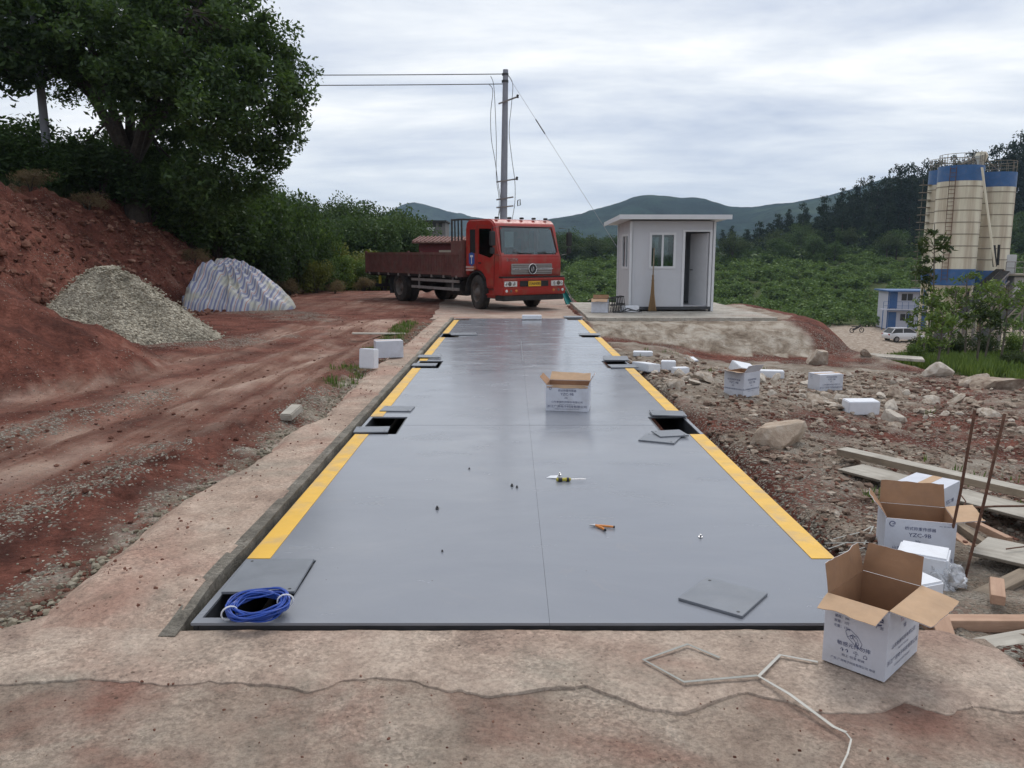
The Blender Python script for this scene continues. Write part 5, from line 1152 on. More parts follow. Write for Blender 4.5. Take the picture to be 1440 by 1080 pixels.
# ---------------------------------------------------------------- red truck
M['red'] = simple('red_paint', (.33,.020,.014), .38, var=.10, scale=3, dirt=(.24,.10,.065), dirtamt=.7, coat=.15)
M['cargo'] = simple('cargo_maroon', (.145,.055,.048), .62, var=.25, scale=4, dirt=(.13,.10,.08), dirtamt=.6)
M['tyre'] = simple('tyre', (.030,.027,.025), .85, var=.3, scale=5, dirt=(.12,.085,.065), dirtamt=.5)
M['rim'] = simple('rim', (.11,.095,.085), .7, var=.3, scale=6, dirt=(.14,.09,.07), dirtamt=.6)
M['chassis'] = simple('chassis', (.022,.022,.022), .8, var=.4, scale=5, dirt=(.09,.06,.045), dirtamt=.4)
M['grille'] = simple('grille_grey', (.30,.29,.28), .5, var=.1); M['chrome'] = simple('chrome', (.6,.6,.6), .22, 1)
M['rail'] = simple('guard_rail', (.24,.22,.21), .6, var=.2, dirt=(.14,.09,.07), dirtamt=.5)
M['lamp'] = simple('lamp_glass', (.62,.62,.60), .18, var=.2, scale=30); M['amber'] = simple('amber_lens', (.5,.16,.03), .25)
M['plate_yellow'] = simple('number_plate', (.70,.42,.03), .45, var=.05); M['sticker_blue'] = simple('sticker_blue', (.03,.09,.32), .5); M['white'] = simple('white_paint', (.62,.62,.62), .5, var=.08)
M['sticker_red'] = simple('orange_print', (.62,.22,.05), .5); M['reflector'] = simple('reflector', (.50,.36,.33), .5)
def mat_glass(name, col, mix=.35):
    m = bpy.data.materials.new(name); m.use_nodes = True; nt = m.node_tree; nt.nodes.clear(); g = G(nt)
    out = g.n('ShaderNodeOutputMaterial'); t = g.n('ShaderNodeBsdfTransparent'); t.inputs[0].default_value = (*col, 1); gl = g.n('ShaderNodeBsdfGlossy'); gl.inputs['Roughness'].default_value = .04; gl.inputs[0].default_value = (.85,.88,.92,1)
    fr = g.n('ShaderNodeFresnel'); fr.inputs[0].default_value = 1.5; mx = g.n('ShaderNodeMixShader'); a = g.math('ADD', g.math('MULTIPLY', fr.outputs[0], .95), .02, clamp=True); g.l(a, mx.inputs[0]); g.l(t.outputs[0], mx.inputs[1]); g.l(gl.outputs[0], mx.inputs[2]); g.l(mx.outputs[0], out.inputs[0]); return m
M['glass'] = mat_glass('window_glass', (.62,.70,.70))
def boolean(o, cutter, op='DIFFERENCE'):
    md = o.modifiers.new('b', 'BOOLEAN'); md.operation = op; md.object = cutter; md.solver = 'EXACT'; bpy.context.view_layer.update()
    dg = bpy.context.evaluated_depsgraph_get(); me = bpy.data.meshes.new_from_object(o.evaluated_get(dg)); o.modifiers.clear(); old = o.data; o.data = me; bpy.data.meshes.remove(old); cm = cutter.data; bpy.data.objects.remove(cutter); bpy.data.meshes.remove(cm)
def wheel(parent, x, y, r, w, side, turn=0, dual=False):
    t = bpy.data.objects.new('wheel', None); C.objects.link(t); t.parent = parent; t.location = (x, y, r); t.rotation_euler = (0, 0, turn)
    Mx = TR(ry=side*math.pi/2)
    def tyre(off):
        b = MB(); b.lathe([(r*.58,-w/2+.01),(r*.80,-w/2),(r*.95,-w/2+.02),(r,-w/2+.05),(r,w/2-.05),(r*.95,w/2-.02),(r*.80,w/2),(r*.58,w/2-.01)], 36, Mx @ TR(z=off))
        for k in range(30):
            a = 2*math.pi*k/30; b.box(r*.99, r*1.012, -.022, .022, -w/2+.03, -.02, Mx @ TR(z=off, rz=a)); b.box(r*.99, r*1.012, -.022, .022, .02, w/2-.03, Mx @ TR(z=off, rz=a+.1))
        return b.build('tyre', M['tyre'], t, autosmooth=35)
    tyre(0)
    b = MB()
    if dual: tyre(-w-.04); prof = [(r*.585,w/2-.01),(r*.56,w/2-.03),(r*.52,w/2-.06),(r*.46,-.02),(r*.30,-.03),(r*.22,.03),(r*.14,.06),(0,.065)]
    else: prof = [(r*.585,w/2-.01),(r*.56,w/2-.03),(r*.53,.02),(r*.42,.05),(r*.28,.07),(r*.22,w/2),(r*.13,w/2+.03),(0,w/2+.03)]
    b.lathe(prof, 30, Mx)
    for k in range(8):
        a = 2*math.pi*k/8; b.lathe([(.016,0),(.016,.05),(0,.05)], 6, Mx @ TR(r*.34*math.cos(a), r*.34*math.sin(a), -.03 if dual else .05))
    b.build('rim', M['rim'], t, autosmooth=35)
def truck():
    th = R(34.5); t = empty('truck', (0, 0, 0), 0, 'red flatbed truck with brown cargo box parked across the far end of the deck', 'truck')
    # local frame: front face at y=0, rear at +y, x across (image-left side of the cab is x=-1.1)
    A = Vector((-.33, 22.55, 0)); t.rotation_euler = (0, 0, th)
    # world dir of local +x = (cos th, sin th), of +y = (-sin th, cos th)
    W = 1.08; t.location = (A.x+W*math.cos(th), A.y+W*math.sin(th), -.085)
    prof = [(.05,.82),(.0,.90),(-.01,1.52),(.10,1.72),(.30,2.42),(.42,2.55),(.62,2.60),(1.66,2.61),(1.80,2.54),(1.86,2.35),(1.86,.98),(1.78,.98),(1.74,1.04),(1.62,1.12),(1.30,1.16),(.98,1.09),(.78,.90),(.72,.62),(.20,.62),(.10,.70)]
    b = MB(); b.prism(prof, -W, W); cab = b.build('cab', M['red'], t, bevel=.055, seg=3, autosmooth=35)
    ip = [(.10,1.35),(.14,1.72),(.34,2.40),(.44,2.50),(1.66,2.55),(1.80,2.45),(1.80,1.25),(.12,1.25)]
    b = MB(); b.prism(ip, -W+.06, W-.06); boolean(cab, b.build('cut', M['black'], t))
    # windscreen opening
    b = MB(); v = []
    for z, y, hw in ((1.60,.02,.98),(2.36,.26,.90)):
        for x in (-hw, hw): v += [(x, y-.35, z), (x, y+.25, z)]
    b.add([v[0], v[2], v[3], v[1], v[4], v[6], v[7], v[5]], [(0,1,2,3),(7,6,5,4),(0,4,5,1),(1,5,6,2),(2,6,7,3),(3,7,4,0)]); boolean(cab, b.build('cut', M['black'], t, bevel=.05))
    b = MB(); b.prism([(.34,1.62),(.46,2.32),(1.12,2.34),(1.14,1.62),(.78,1.55),(.55,1.50),(.38,1.56)], -W-.2, W+.2); boolean(cab, b.build('cut', M['black'], t))
    b = MB(); b.prism([(1.30,1.64),(1.30,2.32),(1.62,2.32),(1.62,1.64)], -W-.2, W+.2); boolean(cab, b.build('cut', M['black'], t))
    cab.data.polygons.foreach_set('use_smooth', [True]*len(cab.data.polygons)); cab.data.set_sharp_from_angle(angle=R(35))
    # glass
    def pane(name, pts, th_=.004):
        b = MB(); n = (Vector(pts[1])-Vector(pts[0])).cross(Vector(pts[2])-Vector(pts[0])).normalized()*th_; b.add([tuple(p) for p in pts]+[tuple(Vector(p)+n) for p in pts], [(0,1,2,3),(7,6,5,4),(0,4,5,1),(1,5,6,2),(2,6,7,3),(3,7,4,0)]); return b.build(name, M['glass'], t)
    pane('windscreen', [(-.985,.075,1.59),(.985,.075,1.59),(.91,.293,2.37),(-.91,.293,2.37)])
    def strip(name, path, w, mat, par=t):
        b = MB(); b.tube(path, w, 6); return b.build(name, M[mat], par, smooth=True)
    strip('windscreen_seal', [(-.99,.055,1.59),(.99,.055,1.59),(.915,.270,2.38),(-.915,.270,2.38),(-.99,.055,1.59)], .016, 'black')
    for s in (-1, 1):
        x = s*(W-.012)
        b = MB(); b.prism([(.34,1.60),(.46,2.33),(1.13,2.35),(1.15,1.60),(.78,1.53),(.55,1.49)], x-.003, x+.003); b.build('side_window', M['glass'], t)
        b = MB(); b.prism([(1.29,1.63),(1.29,2.33),(1.63,2.33),(1.63,1.63)], x-.003, x+.003); b.build('side_window', M['black'], t)
        b = MB()
        for a_, c_ in (((.36,1.46),(.50,1.38)),((.50,1.38),(1.19,1.38)),):
            pass
        pts = [(s*(W+.004), y, z) for y, z in ((.30,1.40),(.28,1.62),(.42,2.40),(1.20,2.42),(1.22,1.20),(1.02,1.12),(.80,.95),(.74,.70),(.32,.70),(.30,1.40))]
        strip('door_gap', pts, .006, 'black')
        b = MB(); b.box(s*(W+.002)-.012, s*(W+.002)+.022, 1.00, 1.14, 1.335, 1.375); b.build('door_handle', M['black'], t, bevel=.006)
        b = MB()
        for z0 in (.885+.20, .80+.20):
            b.box(s*(W+.004)-.004, s*(W+.004)+.004, 1.40, 1.84, z0+.12, z0+.17)
        b.build('reflective_stripes', M['reflector'], t)
        # mirrors
        b = MB(); b.tube([(s*W,.12,2.36),(s*(W+.26),-.02,2.34),(s*(W+.27),-.02,1.62),(s*(W+.02),.02,1.58)], .012, 8); b.build('mirror_arm', M['black'], t, smooth=True)
        b = MB(); b.box(s*(W+.27)-.09, s*(W+.27)+.09, -.055, .02, 1.84, 2.24); b.box(s*(W+.27)-.075, s*(W+.27)+.075, -.045, .02, 1.62, 1.79); m_ = b.build('mirror', M['black'], t, bevel=.02, seg=3)
        # step and mudguard
        b = MB(); b.box(s*(W-.16)-.12, s*(W-.16)+.14, .20, .74, .36, .62); b.box(s*(W-.1)-.12, s*(W-.1)+.1, .22, .72, .44, .48); b.build('step', M['red'], t, bevel=.01)
        b = MB(); b.box(s*(W-.10)-.10, s*(W-.10)+.11, .24, .70, .355, .375); b.box(s*(W-.10)-.10, s*(W-.10)+.11, .24, .70, .60, .61); b.build('step_tread', M['chassis'], t)
        b = MB(); n = 14
        for k in range(n):
            a0, a1 = math.pi*k/n, math.pi*(k+1)/n; r0 = .60; yc, zc = 1.28, .50
            p = [(yc+r0*math.cos(a0), zc+r0*math.sin(a0)*.98), (yc+r0*math.cos(a1), zc+r0*math.sin(a1)*.98), (yc+(r0+.025)*math.cos(a1), zc+(r0+.025)*math.sin(a1)*.98), (yc+(r0+.025)*math.cos(a0), zc+(r0+.025)*math.sin(a0)*.98)]; b.prism(p, s*(W-.30), s*(W-.01))
        b.build('mudguard', M['chassis'], t)
        if s == -1:
            b = MB(); b.prism([(1.36,1.34),(1.36,1.62),(1.52,1.66),(1.66,1.62),(1.66,1.34),(1.51,1.26)], -W-.006, -W-.002); b.build('door_sticker', M['sticker_blue'], t)
            b = MB(); b.box(-W-.009, -W-.0065, 1.49, 1.53, 1.33, 1.52); b.box(-W-.009, -W-.0065, 1.43, 1.59, 1.52, 1.58); b.build('sticker_figure', M['white'], t)
            writing('平安物流', .105, M['sticker_red'], t, TR(-W-.004, 1.50, 1.20, rz=-math.pi/2) @ TR(rx=math.pi/2), 'door_lettering')
    # grille, emblem, lettering
    b = MB(); b.box(-.72, .72, -.035, -.008, 1.04, 1.34)
    g_ = b.build('grille', M['grille'], t, bevel=.012)
    b = MB()
    for z in (1.085, 1.135, 1.245, 1.295): b.box(-.69, .69, -.040, -.034, z-.010, z+.010)
    b.build('grille_slot', M['rim'], g_)
    b = MB(); b.box(-.74, .74, -.048, -.034, 1.175, 1.205); b.build('grille_bar', M['chrome'], g_, bevel=.004)
    b = MB(); b.tube([(.135*math.cos(a), -.055, 1.19+.145*math.sin(a)) for a in np.linspace(0, 2*math.pi, 29)], .014, 8, cap=False); em = b.build('emblem', M['chrome'], g_, smooth=True)
    b = MB(); b.lathe([(0,0),(.13,0),(.13,.006),(0,.006)], 24, TR(0, -.045, 1.19, rx=math.pi/2)); b.build('emblem_disc', M['black'], em)
    for s in (-1, 1):                     # two opposed swallow-shaped strokes inside the ring
        b = MB(); pl = [(.0,.105),(.045,.055),(.060,-.01),(.030,-.075),(.022,-.02),(.0,.03)]; b.add([(s*x, -.058, 1.19+s*z) for x, z in pl]+[(s*x, -.062, 1.19+s*z) for x, z in pl], [tuple(range(6)), tuple(range(11, 5, -1))]+[(i, 6+i, 6+(i+1) % 6, (i+1) % 6) for i in range(6)]); b.build('emblem_stroke', M['chrome'], em)
    writing('东风天锦', .10, M['chrome'], t, TR(-.68, -.018, 1.44, rx=math.pi/2), 'front_lettering')
    # bumper
    bp = [(-.16,.46),(-.19,.52),(-.19,.66),(-.13,.68),(-.13,.86),(-.17,.88),(-.15,.94),(.10,.94),(.30,.70),(.30,.46)]
    b = MB(); b.prism(bp, -W-.03, W+.03); bu = b.build('bumper', M['red'], t, bevel=.02, seg=2, autosmooth=35)
    b = MB(); b.box(-W-.01, W+.01, -.13, .06, .945, .985); b.build('bumper_gap', M['black'], t)
    b = MB(); b.box(-.50, .50, -.148, -.128, .70, .86); b.build('air_intake', M['black'], bu)
    b = MB(); b.box(-W+.02, W-.02, -.15, .3, .30, .455); b.build('underrun_bar', M['chassis'], t, bevel=.015)
    for s in (-1, 1):
        b = MB(); x0, x1 = sorted((s*.60, s*1.04)); b.box(x0, x1, -.158, -.128, .70, .865); h = b.build('headlight', M['lamp'], t, bevel=.012)
        for k, (xx, rr_) in enumerate(((.72,.055),(.86,.062),(.98,.045))): b = MB(); b.lathe([(0,.004),(rr_*.5,.004),(rr_,0),(rr_,-.004)], 16, TR(s*xx, -.161, .782, rx=math.pi/2)); b.build('bulb', M['chrome' if k != 1 else 'rim'], h)
        for xx, mt in ((.66,'amber'),(.84,'rim'),(.99,'lamp')): b = MB(); b.lathe([(0,.008),(.035,.006),(.042,0)], 14, TR(s*xx, -.192, .585, rx=math.pi/2)); b.build('fog_light', M[mt], t, smooth=True)
    b = MB(); b.box(-.22, .22, -.168, -.150, .70, .85); pl = b.build('number_plate', M['plate_yellow'], t, bevel=.004); writing('川A6N0B5', .105, M['black'], pl, TR(0, -.170, .775, rx=math.pi/2), 'plate_lettering', sx=.86, bold=.002)
    # wipers, roof markers
    for s, x in ((1, -.62), (1, .20)):
        b = MB(); b.tube([(x,.03,1.55),(x+.22,.055,1.64),(x+.38,.06,1.63)], .010, 6); b.tube([(x+.02,.055,1.66),(x+.70,.055,1.625)], .008, 6); b.build('wiper', M['black'], t, smooth=True)
    for x in (-.86, -.43, 0, .43, .86):
        b = MB(); b.box(x-.045, x+.045, .44, .56, 2.60, 2.655); b.build('roof_marker', M['chassis'], t, bevel=.012)
    # interior
    b = MB(); b.box(-.95, .95, .14, .42, 1.38, 1.56); b.build('dashboard', M['black'], t, bevel=.03)
    for x in (-.55, .35): b = MB(); b.box(x-.25, x+.25, .95, 1.40, 1.30, 1.42); b.box(x-.25, x+.25, 1.34, 1.46, 1.35, 2.08); b.box(x-.13, x+.13, 1.35, 1.44, 2.08, 2.28); b.build('seat', M['chassis'], t, bevel=.03)
    b = MB(); b.tube([(.42+.2*math.cos(a), .62+.10*math.sin(a), 1.62+.17*math.sin(a)) for a in np.linspace(0, 6.283, 21)], .014, 6, cap=False); b.build('steering_wheel', M['black'], t, smooth=True)
    b = MB(); b.box(-.10, .74, .16, .34, 1.575, 1.60); b.box(.30, .86, .15, .28, 1.602, 1.66); b.build('papers', M['white'], t)
    b = MB(); b.lathe([(0,.20),(.05,.18),(.10,.05),(.12,0)], 12, TR(-.42, .24, 1.57)); b.build('dash_ornament', M['red'], t, smooth=True)
    b = MB(); b.box(-.72, -.42, .30, .315, 1.80, 2.24, TR(ry=.0)); b.build('window_visor', M['white'], t)
    # chassis
    b = MB()
    for x in (-.42, .42): b.box(x-.04, x+.04, .3, 8.6, .66, .90)
    for y in (1.0, 2.2, 3.4, 4.6, 5.7, 7.0, 8.5): b.box(-.42, .42, y-.05, y+.05, .70, .86)
    b.build('chassis', M['chassis'], t)
    b = MB(); b.box(-.95, .95, 1.20, 1.36, .42, .56); b.box(-.7, .7, 6.22, 6.38, .42, .56); b.lathe([(0,-.22),(.2,-.16),(.24,0),(.2,.16),(0,.22)], 20, TR(0, 6.3, .50, rx=math.pi/2)); b.build('axle', M['chassis'], t)
    for s in (-1, 1):
        wheel(t, s*.93, 1.28, .50, .27, s, turn=R(-9)); wheel(t, s*.95, 6.30, .50, .26, s, dual=True)
    b = MB(); b.lathe([(.0,-.45),(.26,-.45),(.26,.45),(0,.45)], 22, TR(-.75, 2.75, .60, rx=math.pi/2)); b.build('fuel_tank', M['chassis'], t, autosmooth=35)
    b = MB(); b.box(.55, .98, 2.3, 3.1, .38, .80); b.build('battery_box', M['chassis'], t, bevel=.02)
    for s in (-1, 1):
        for z in (.50, .74): b = MB(); b.box(s*1.08-.018, s*1.08+.018, 2.25, 5.35, z, z+.085); b.build('side_guard', M['rail'], t)
        b = MB()
        for y in (2.7, 4.9): b.box(s*1.04-.02, s*1.04+.02, y-.03, y+.03, .48, .95)
        b.build('guard_post', M['rail'], t)
        b = MB(); b.box(s*.95-.16, s*.95+.16, 6.95, 6.97, .25, .82); b.build('mud_flap', M['chassis'], t)
    # cargo body
    y0, y1 = 2.02, 8.85; WB = 1.14; zf, zt = .95, 1.66
    b = MB(); b.box(-WB, WB, y0, y1, zf-.05, zf+.03)
    for k in range(12): yy = y0+.2+k*.58; b.box(-WB+.05, WB-.05, yy-.03, yy+.03, zf-.11, zf-.051)
    b.build('cargo_floor', M['chassis'], t)
    def sideboard(xs, ya, yb, name='side_board'):
        b = MB(); s = 1 if xs > 0 else -1; b.box(min(xs, xs-s*.03), max(xs, xs-s*.03), ya, yb, zf+.02, zt)
        n = int((yb-ya)/.105)
        for k in range(n):
            yy = ya+.06+k*(yb-ya-.12)/max(1, n-1); b.box(min(xs, xs+s*.022), max(xs, xs+s*.022), yy-.022, yy+.022, zf+.10, zt-.08)
        b.box(min(xs, xs+s*.028), max(xs, xs+s*.028), ya, yb, zt-.075, zt+.005); b.box(min(xs, xs+s*.028), max(xs, xs+s*.028), ya, yb, zf+.02, zf+.095); b.build(name, M['cargo'], t)
    for s in (-1, 1):
        for (a, c) in ((2.10, 5.40), (5.50, 8.80)): sideboard(s*WB, a, c)
        for yy in (2.05, 5.45, 8.82): b = MB(); b.box(s*WB-.03, s*WB+.04, yy-.035, yy+.035, zf-.02, zt+.05); b.build('stake_post', M['cargo'], t)
        b = MB()
        for k in range(9): yy = 2.3+k*.78; b.box(s*(WB+.005)-.02, s*(WB+.005)+.035, yy-.04, yy+.04, zf-.07, zf+.015)
        b.build('hinge', M['rail'], t)
    b = MB(); b.box(-WB, WB, 8.83, 8.86, zf+.02, zt)
    for k in range(20): xx = -WB+.07+k*(2*WB-.14)/19; b.box(xx-.022, xx+.022, 8.86, 8.885, zf+.1, zt-.08)
    b.build('tail_board', M['cargo'], t)
    b = MB(); b.box(-WB, WB, 1.98, 2.03, zf-.02, 2.02)
    for k in range(16): xx = -WB+.07+k*(2*WB-.14)/15; b.box(xx-.022, xx+.022, 1.955, 1.98, zf+.05, 1.98)
    b.box(-WB-.01, -WB+.10, 1.96, 2.60, zf-.02, 2.0)
    b.build('head_board', M['cargo'], t)
    b = MB()
    for x in (-WB+.02, -WB*.6, -WB*.2, WB*.2, WB*.6, WB-.02): b.box(x-.02, x+.02, 1.985, 2.025, 2.02, 2.60)
    b.box(-WB, WB, 1.98, 2.03, 2.60, 2.65); b.box(-WB, -WB+.04, 2.03, 2.60, 2.60, 2.65); b.box(-WB, -WB+.04, 2.56, 2.60, 2.0, 2.60)
    for yy in (2.2, 2.4): b.box(-WB+.005, -WB+.035, yy-.015, yy+.015, 2.0, 2.6)
    b.build('head_rack', M['chassis'], t)
    b = MB(); b.box(-.9, .9, 8.55, 8.62, .42, .54); b.box(-.5, -.42, 8.5, 8.6, .5, .72); b.box(.42, .5, 8.5, 8.6, .5, .72); b.build('rear_bumper', M['chassis'], t)
    b = MB(); b.box(-1.02, -.94, 8.0, 8.05, .55, .85); b.build('warning_marker', M['tool_yellow'], t)
truck()
# ---------------------------------------------------------------- guard hut
M['hut_white'] = simple('hut_panel', (.50,.51,.54), .5, var=.04, scale=2, dirt=(.40,.36,.32), dirtamt=.18); M['hut_trim'] = simple('hut_trim', (.60,.61,.63), .45, var=.04)
M['hut_in'] = simple('hut_inside', (.40,.40,.42), .7, var=.06); M['broom'] = simple('broom_straw', (.30,.195,.10), .95, var=.4, scale=30, stretch=(12,12,1)); M['net'] = simple('green_net', (.02,.20,.19), .7, var=.25, scale=8)
def hut():
    t = empty('guard_hut', (3.06, 20.85, .055), R(1.8), 'small white prefabricated guard hut with flat roof and open door on the concrete pad', 'guard hut')
    w, d, h, z0 = 2.16, 1.95, 2.30, .12
    def wallp(name, Mx, L_, openings, hh=h, thick=.05):
        b = MB(); xs = sorted({0, L_}|{o[0] for o in openings}|{o[1] for o in openings})
        for xa, xb in zip(xs[:-1], xs[1:]):
            zs = [(z0, hh)]
            for o in openings:
                if o[0] <= xa+1e-6 and o[1] >= xb-1e-6: zs = [(z0, o[2]), (o[3], hh)]
            for za, zb in zs:
                if zb-za > .01: b.box(xa, xb, 0, thick, za, zb, Mx)
        k = .0
        for xa in np.arange(.12, L_, .24):            # shallow panel ribs
            if all(not (o[0]-.05 < xa < o[1]+.05) for o in openings): b.box(xa-.004, xa+.004, -.0025, -.0005, z0+.02, hh-.02, Mx)
        return b.build(name, M['hut_white'], t)
    Mf = TR(); Ml = TR(0, d, 0, rz=-math.pi/2); Mb = TR(w, d, 0, rz=math.pi); Mr = TR(w, 0, 0, rz=math.pi/2)
    ow = (.50, 1.15, 1.12, 2.00); od = (1.36, 2.09, z0, 2.04)
    wallp('front_wall', Mf, w, [ow, od]); wallp('left_wall', TR(0, d, 0, rz=-math.pi/2), d, [(.70, 1.60, 1.10, 1.98)]); wallp('back_wall', Mb, w, [(.55, 1.45, 1.10, 1.98)]); wallp('right_wall', Mr, d, [])
    for (x, y) in ((0, 0), (w, 0), (0, d), (w, d)):
        b = MB(); b.box(x-.03, x+.03, y-.03, y+.03, .0 if x else .02, h+.0); b.build('corner_post', M['hut_trim'], t)
    def window(Mx, o, bars=True):
        x0, x1, za, zb = o; b = MB(); f = .04
        b.box(x0-.02, x1+.02, -.018, .058, zb-f, zb+.02, Mx); b.box(x0-.02, x1+.02, -.018, .058, za-.02, za+f, Mx); b.box(x0-.02, x0+f, -.018, .058, za+f, zb-f, Mx); b.box(x1-f, x1+.02, -.018, .058, za+f, zb-f, Mx)
        m_ = (x0+x1)/2; b.box(m_-.025, m_+.025, -.010, .050, za+f, zb-f, Mx); wf = b.build('window', M['hut_trim'], t)
        b = MB(); b.box(x0+f, m_-.025, .010, .014, za+f, zb-f, Mx); b.box(m_+.025, x1-f, .024, .028, za+f, zb-f, Mx); b.build('pane', M['glass'], wf)
    window(Mf, ow); window(Ml, (.70, 1.60, 1.10, 1.98)); window(Mb, (.55, 1.45, 1.10, 1.98))
    b = MB(); f = .045; b.box(od[0]-.02, od[0]+f, -.02, .06, z0, od[3], Mf); b.box(od[1]-f, od[1]+.02, -.02, .06, z0, od[3], Mf); b.box(od[0]-.02, od[1]+.02, -.02, .06, od[3], od[3]+.05, Mf); b.build('door_frame', M['hut_trim'], t)
    dr = bpy.data.objects.new('door', None); C.objects.link(dr); dr.parent = t; dr.location = (od[1]-.05, .065, 0); dr.rotation_euler = (0, 0, R(180-62))
    b = MB(); b.box(0, .66, 0, .035, z0+.02, od[3]-.03); b.build('door_leaf', M['hut_trim'], dr, bevel=.004); b = MB(); b.tube([(.60,-.0,1.06),(.60,-.04,1.06),(.50,-.04,1.06)], .010, 8); b.tube([(.60,.035,1.06),(.60,.07,1.06),(.50,.07,1.06)], .010, 8); b.build('handle', M['black'], dr)
    b = MB(); b.box(.052, w-.052, .052, d-.052, z0-.0, z0+.03); b.build('floor', M['hut_in'], t)
    b = MB(); b.box(-.01, w+.01, -.01, .05, .04, z0-.003); b.box(-.01, w+.01, d-.05, d+.01, .04, z0-.003); b.box(-.01, .04, .05, d-.05, .04, z0-.003); b.box(w-.04, w+.01, .05, d-.05, .04, z0-.003)
    for x, y in ((.05,.05),(w-.08,.05),(.05,d-.08),(w-.08,d-.08)): b.box(x, x+.06, y-.055, y+.005, .0, .12)
    b.build('base_frame', M['dark_steel'], t)
    b = MB()   # roof slab, slightly falling to the back
    for (y, z) in ((0, 0),): pass
    v = [(-.34,-.36,h+.06),(w+.30,-.36,h+.06),(w+.30,d+.34,h-.02),(-.34,d+.34,h-.02)]; b.add(v+[(x, y, z+.045) for x, y, z in v], [(3,2,1,0),(4,5,6,7),(0,1,5,4),(1,2,6,5),(2,3,7,6),(3,0,4,7)]); r_ = b.build('roof', M['hut_trim'], t)
    b = MB(); b.box(-.37, w+.33, -.385, -.362, h+.04, h+.155); b.build('roof_fascia', M['hut_trim'], r_); b = MB(); b.add([(-.37,-.36,h+.03),(-.342,-.36,h+.03),(-.342,d+.36,h-.05),(-.37,d+.36,h-.05),(-.37,-.36,h+.15),(-.342,-.36,h+.15),(-.342,d+.36,h+.06),(-.37,d+.36,h+.06)], [(3,2,1,0),(4,5,6,7),(0,1,5,4),(1,2,6,5),(2,3,7,6),(3,0,4,7)]); b.build('roof_fascia', M['hut_trim'], r_)
    b = MB(); b.box(0, w, 0, d, h, h+.0195); b.build('ceiling', M['hut_in'], t)
hut()
def broom():
    t = empty('broom', (3.62, 20.66, .055), 0, 'straw broom leaning upright against the front wall of the guard hut', 'broom'); b = MB(); b.tube([(0,0,.75),(.035,.15,1.62)], .016, 8); b.build('handle', M['oldwood'], t, smooth=True)
    b = MB(); r = random.Random(3)
    for i in range(230):
        a = r.uniform(0, 6.28); q = r.random()**.5; b.tube([(.02*math.cos(a)*q, .02*math.sin(a)*q+.0, .95),(.05*math.cos(a)*q, .04*math.sin(a)*q, .45),(.11*math.cos(a)*q, .08*math.sin(a)*q-.02, .02+.03*r.random())], [.003,.004,.003], 3, cap=False)
    b.build('straw', M['broom'], t); b = MB()
    for z, rr_ in ((.92,.035),(.80,.045)): b.tube([(rr_*math.cos(a), rr_*math.sin(a), z) for a in np.linspace(0, 6.283, 13)], .006, 5, cap=False)
    b.build('binding', M['oldwood'], t)
broom()
def crate():
    t = empty('crate', (2.72, 20.5, .055), R(8), 'black plastic lattice crate tipped beside the guard hut corner', 'crate'); t.rotation_euler = (R(0), R(-8), R(8)); b = MB()
    w, d, h = .34, .30, .40
    for z in (.0, .19, .38): b.box(-w/2, w/2, -d/2, -d/2+.012, z, z+.022); b.box(-w/2, w/2, d/2-.012, d/2, z, z+.022); b.box(-w/2, -w/2+.012, -d/2+.012, d/2-.012, z, z+.022); b.box(w/2-.012, w/2, -d/2+.012, d/2-.012, z, z+.022)
    for k in range(8): x = -w/2+.015+k*(w-.03)/7; b.box(x-.008, x+.008, -d/2+.001, -d/2+.010, .023, .379); b.box(x-.008, x+.008, d/2-.010, d/2-.001, .023, .379)
    b.build('lattice', M['black'], t); b = MB(); b.box(-w/2+.01, w/2-.01, -d/2+.02, d/2-.02, .003, .012); b.build('crate_floor', M['black'], t)
crate()
foam((3.02, 20.5, .06), .44, .22, .16, R(4), 'white foam block at the front left foot of the guard hut')
b = MB(); b.tube([(0,0,0),(.2,.03,.10),(.42,0,.04),(.6,.02,.12)], .018, 7); b.tube([(.1,-.05,.02),(.3,-.02,.06),(.55,-.06,.02)], .014, 7); o = b.build('hose', M['dark_steel'], smooth=True); o.location = (2.72, 20.2, .07); tag(o, 'dark tangled hose lying between the crate and the hut corner', 'hose')
# green net on a leaning pole beside the truck
def net():
    X = []; n, m = 12, 16; V = []
    p = [Vector((1.60,26.2,.62)), Vector((2.35,25.6,-.75)), Vector((1.95,25.4,-.75)), Vector((1.50,25.9,.55))]
    for i in range(n):
        for j in range(m):
            s, u = i/(n-1), j/(m-1); a = p[0].lerp(p[1], u); c = p[3].lerp(p[2], u); q = a.lerp(c, s); q = q+Vector((0,-.08*math.sin(s*9+u*3),.04*math.sin(s*7))); V.append(tuple(q))
    b = MB(); b.add(V, [(i*m+j, (i+1)*m+j, (i+1)*m+j+1, i*m+j+1) for i in range(n-1) for j in range(m-1)]); t = empty('safety_net', (0,0,0), 0, 'green safety net draped on a leaning pole beside the truck bumper', 'safety net'); t.location = (1.9, 25.7, -.1)
    o = b.build('netting', M['net'], t, smooth=True); o.data.transform(Matrix.Translation((-1.9,-25.7,.1))); sd_ = o.modifiers.new('s', 'SOLIDIFY'); sd_.thickness = .008
    b = MB(); b.tube([(1.62,26.2,.70),(2.42,25.5,-.85)], .02, 7); o = b.build('pole', M['rail'], t); o.data.transform(Matrix.Translation((-1.9,-25.7,.1)))
net()
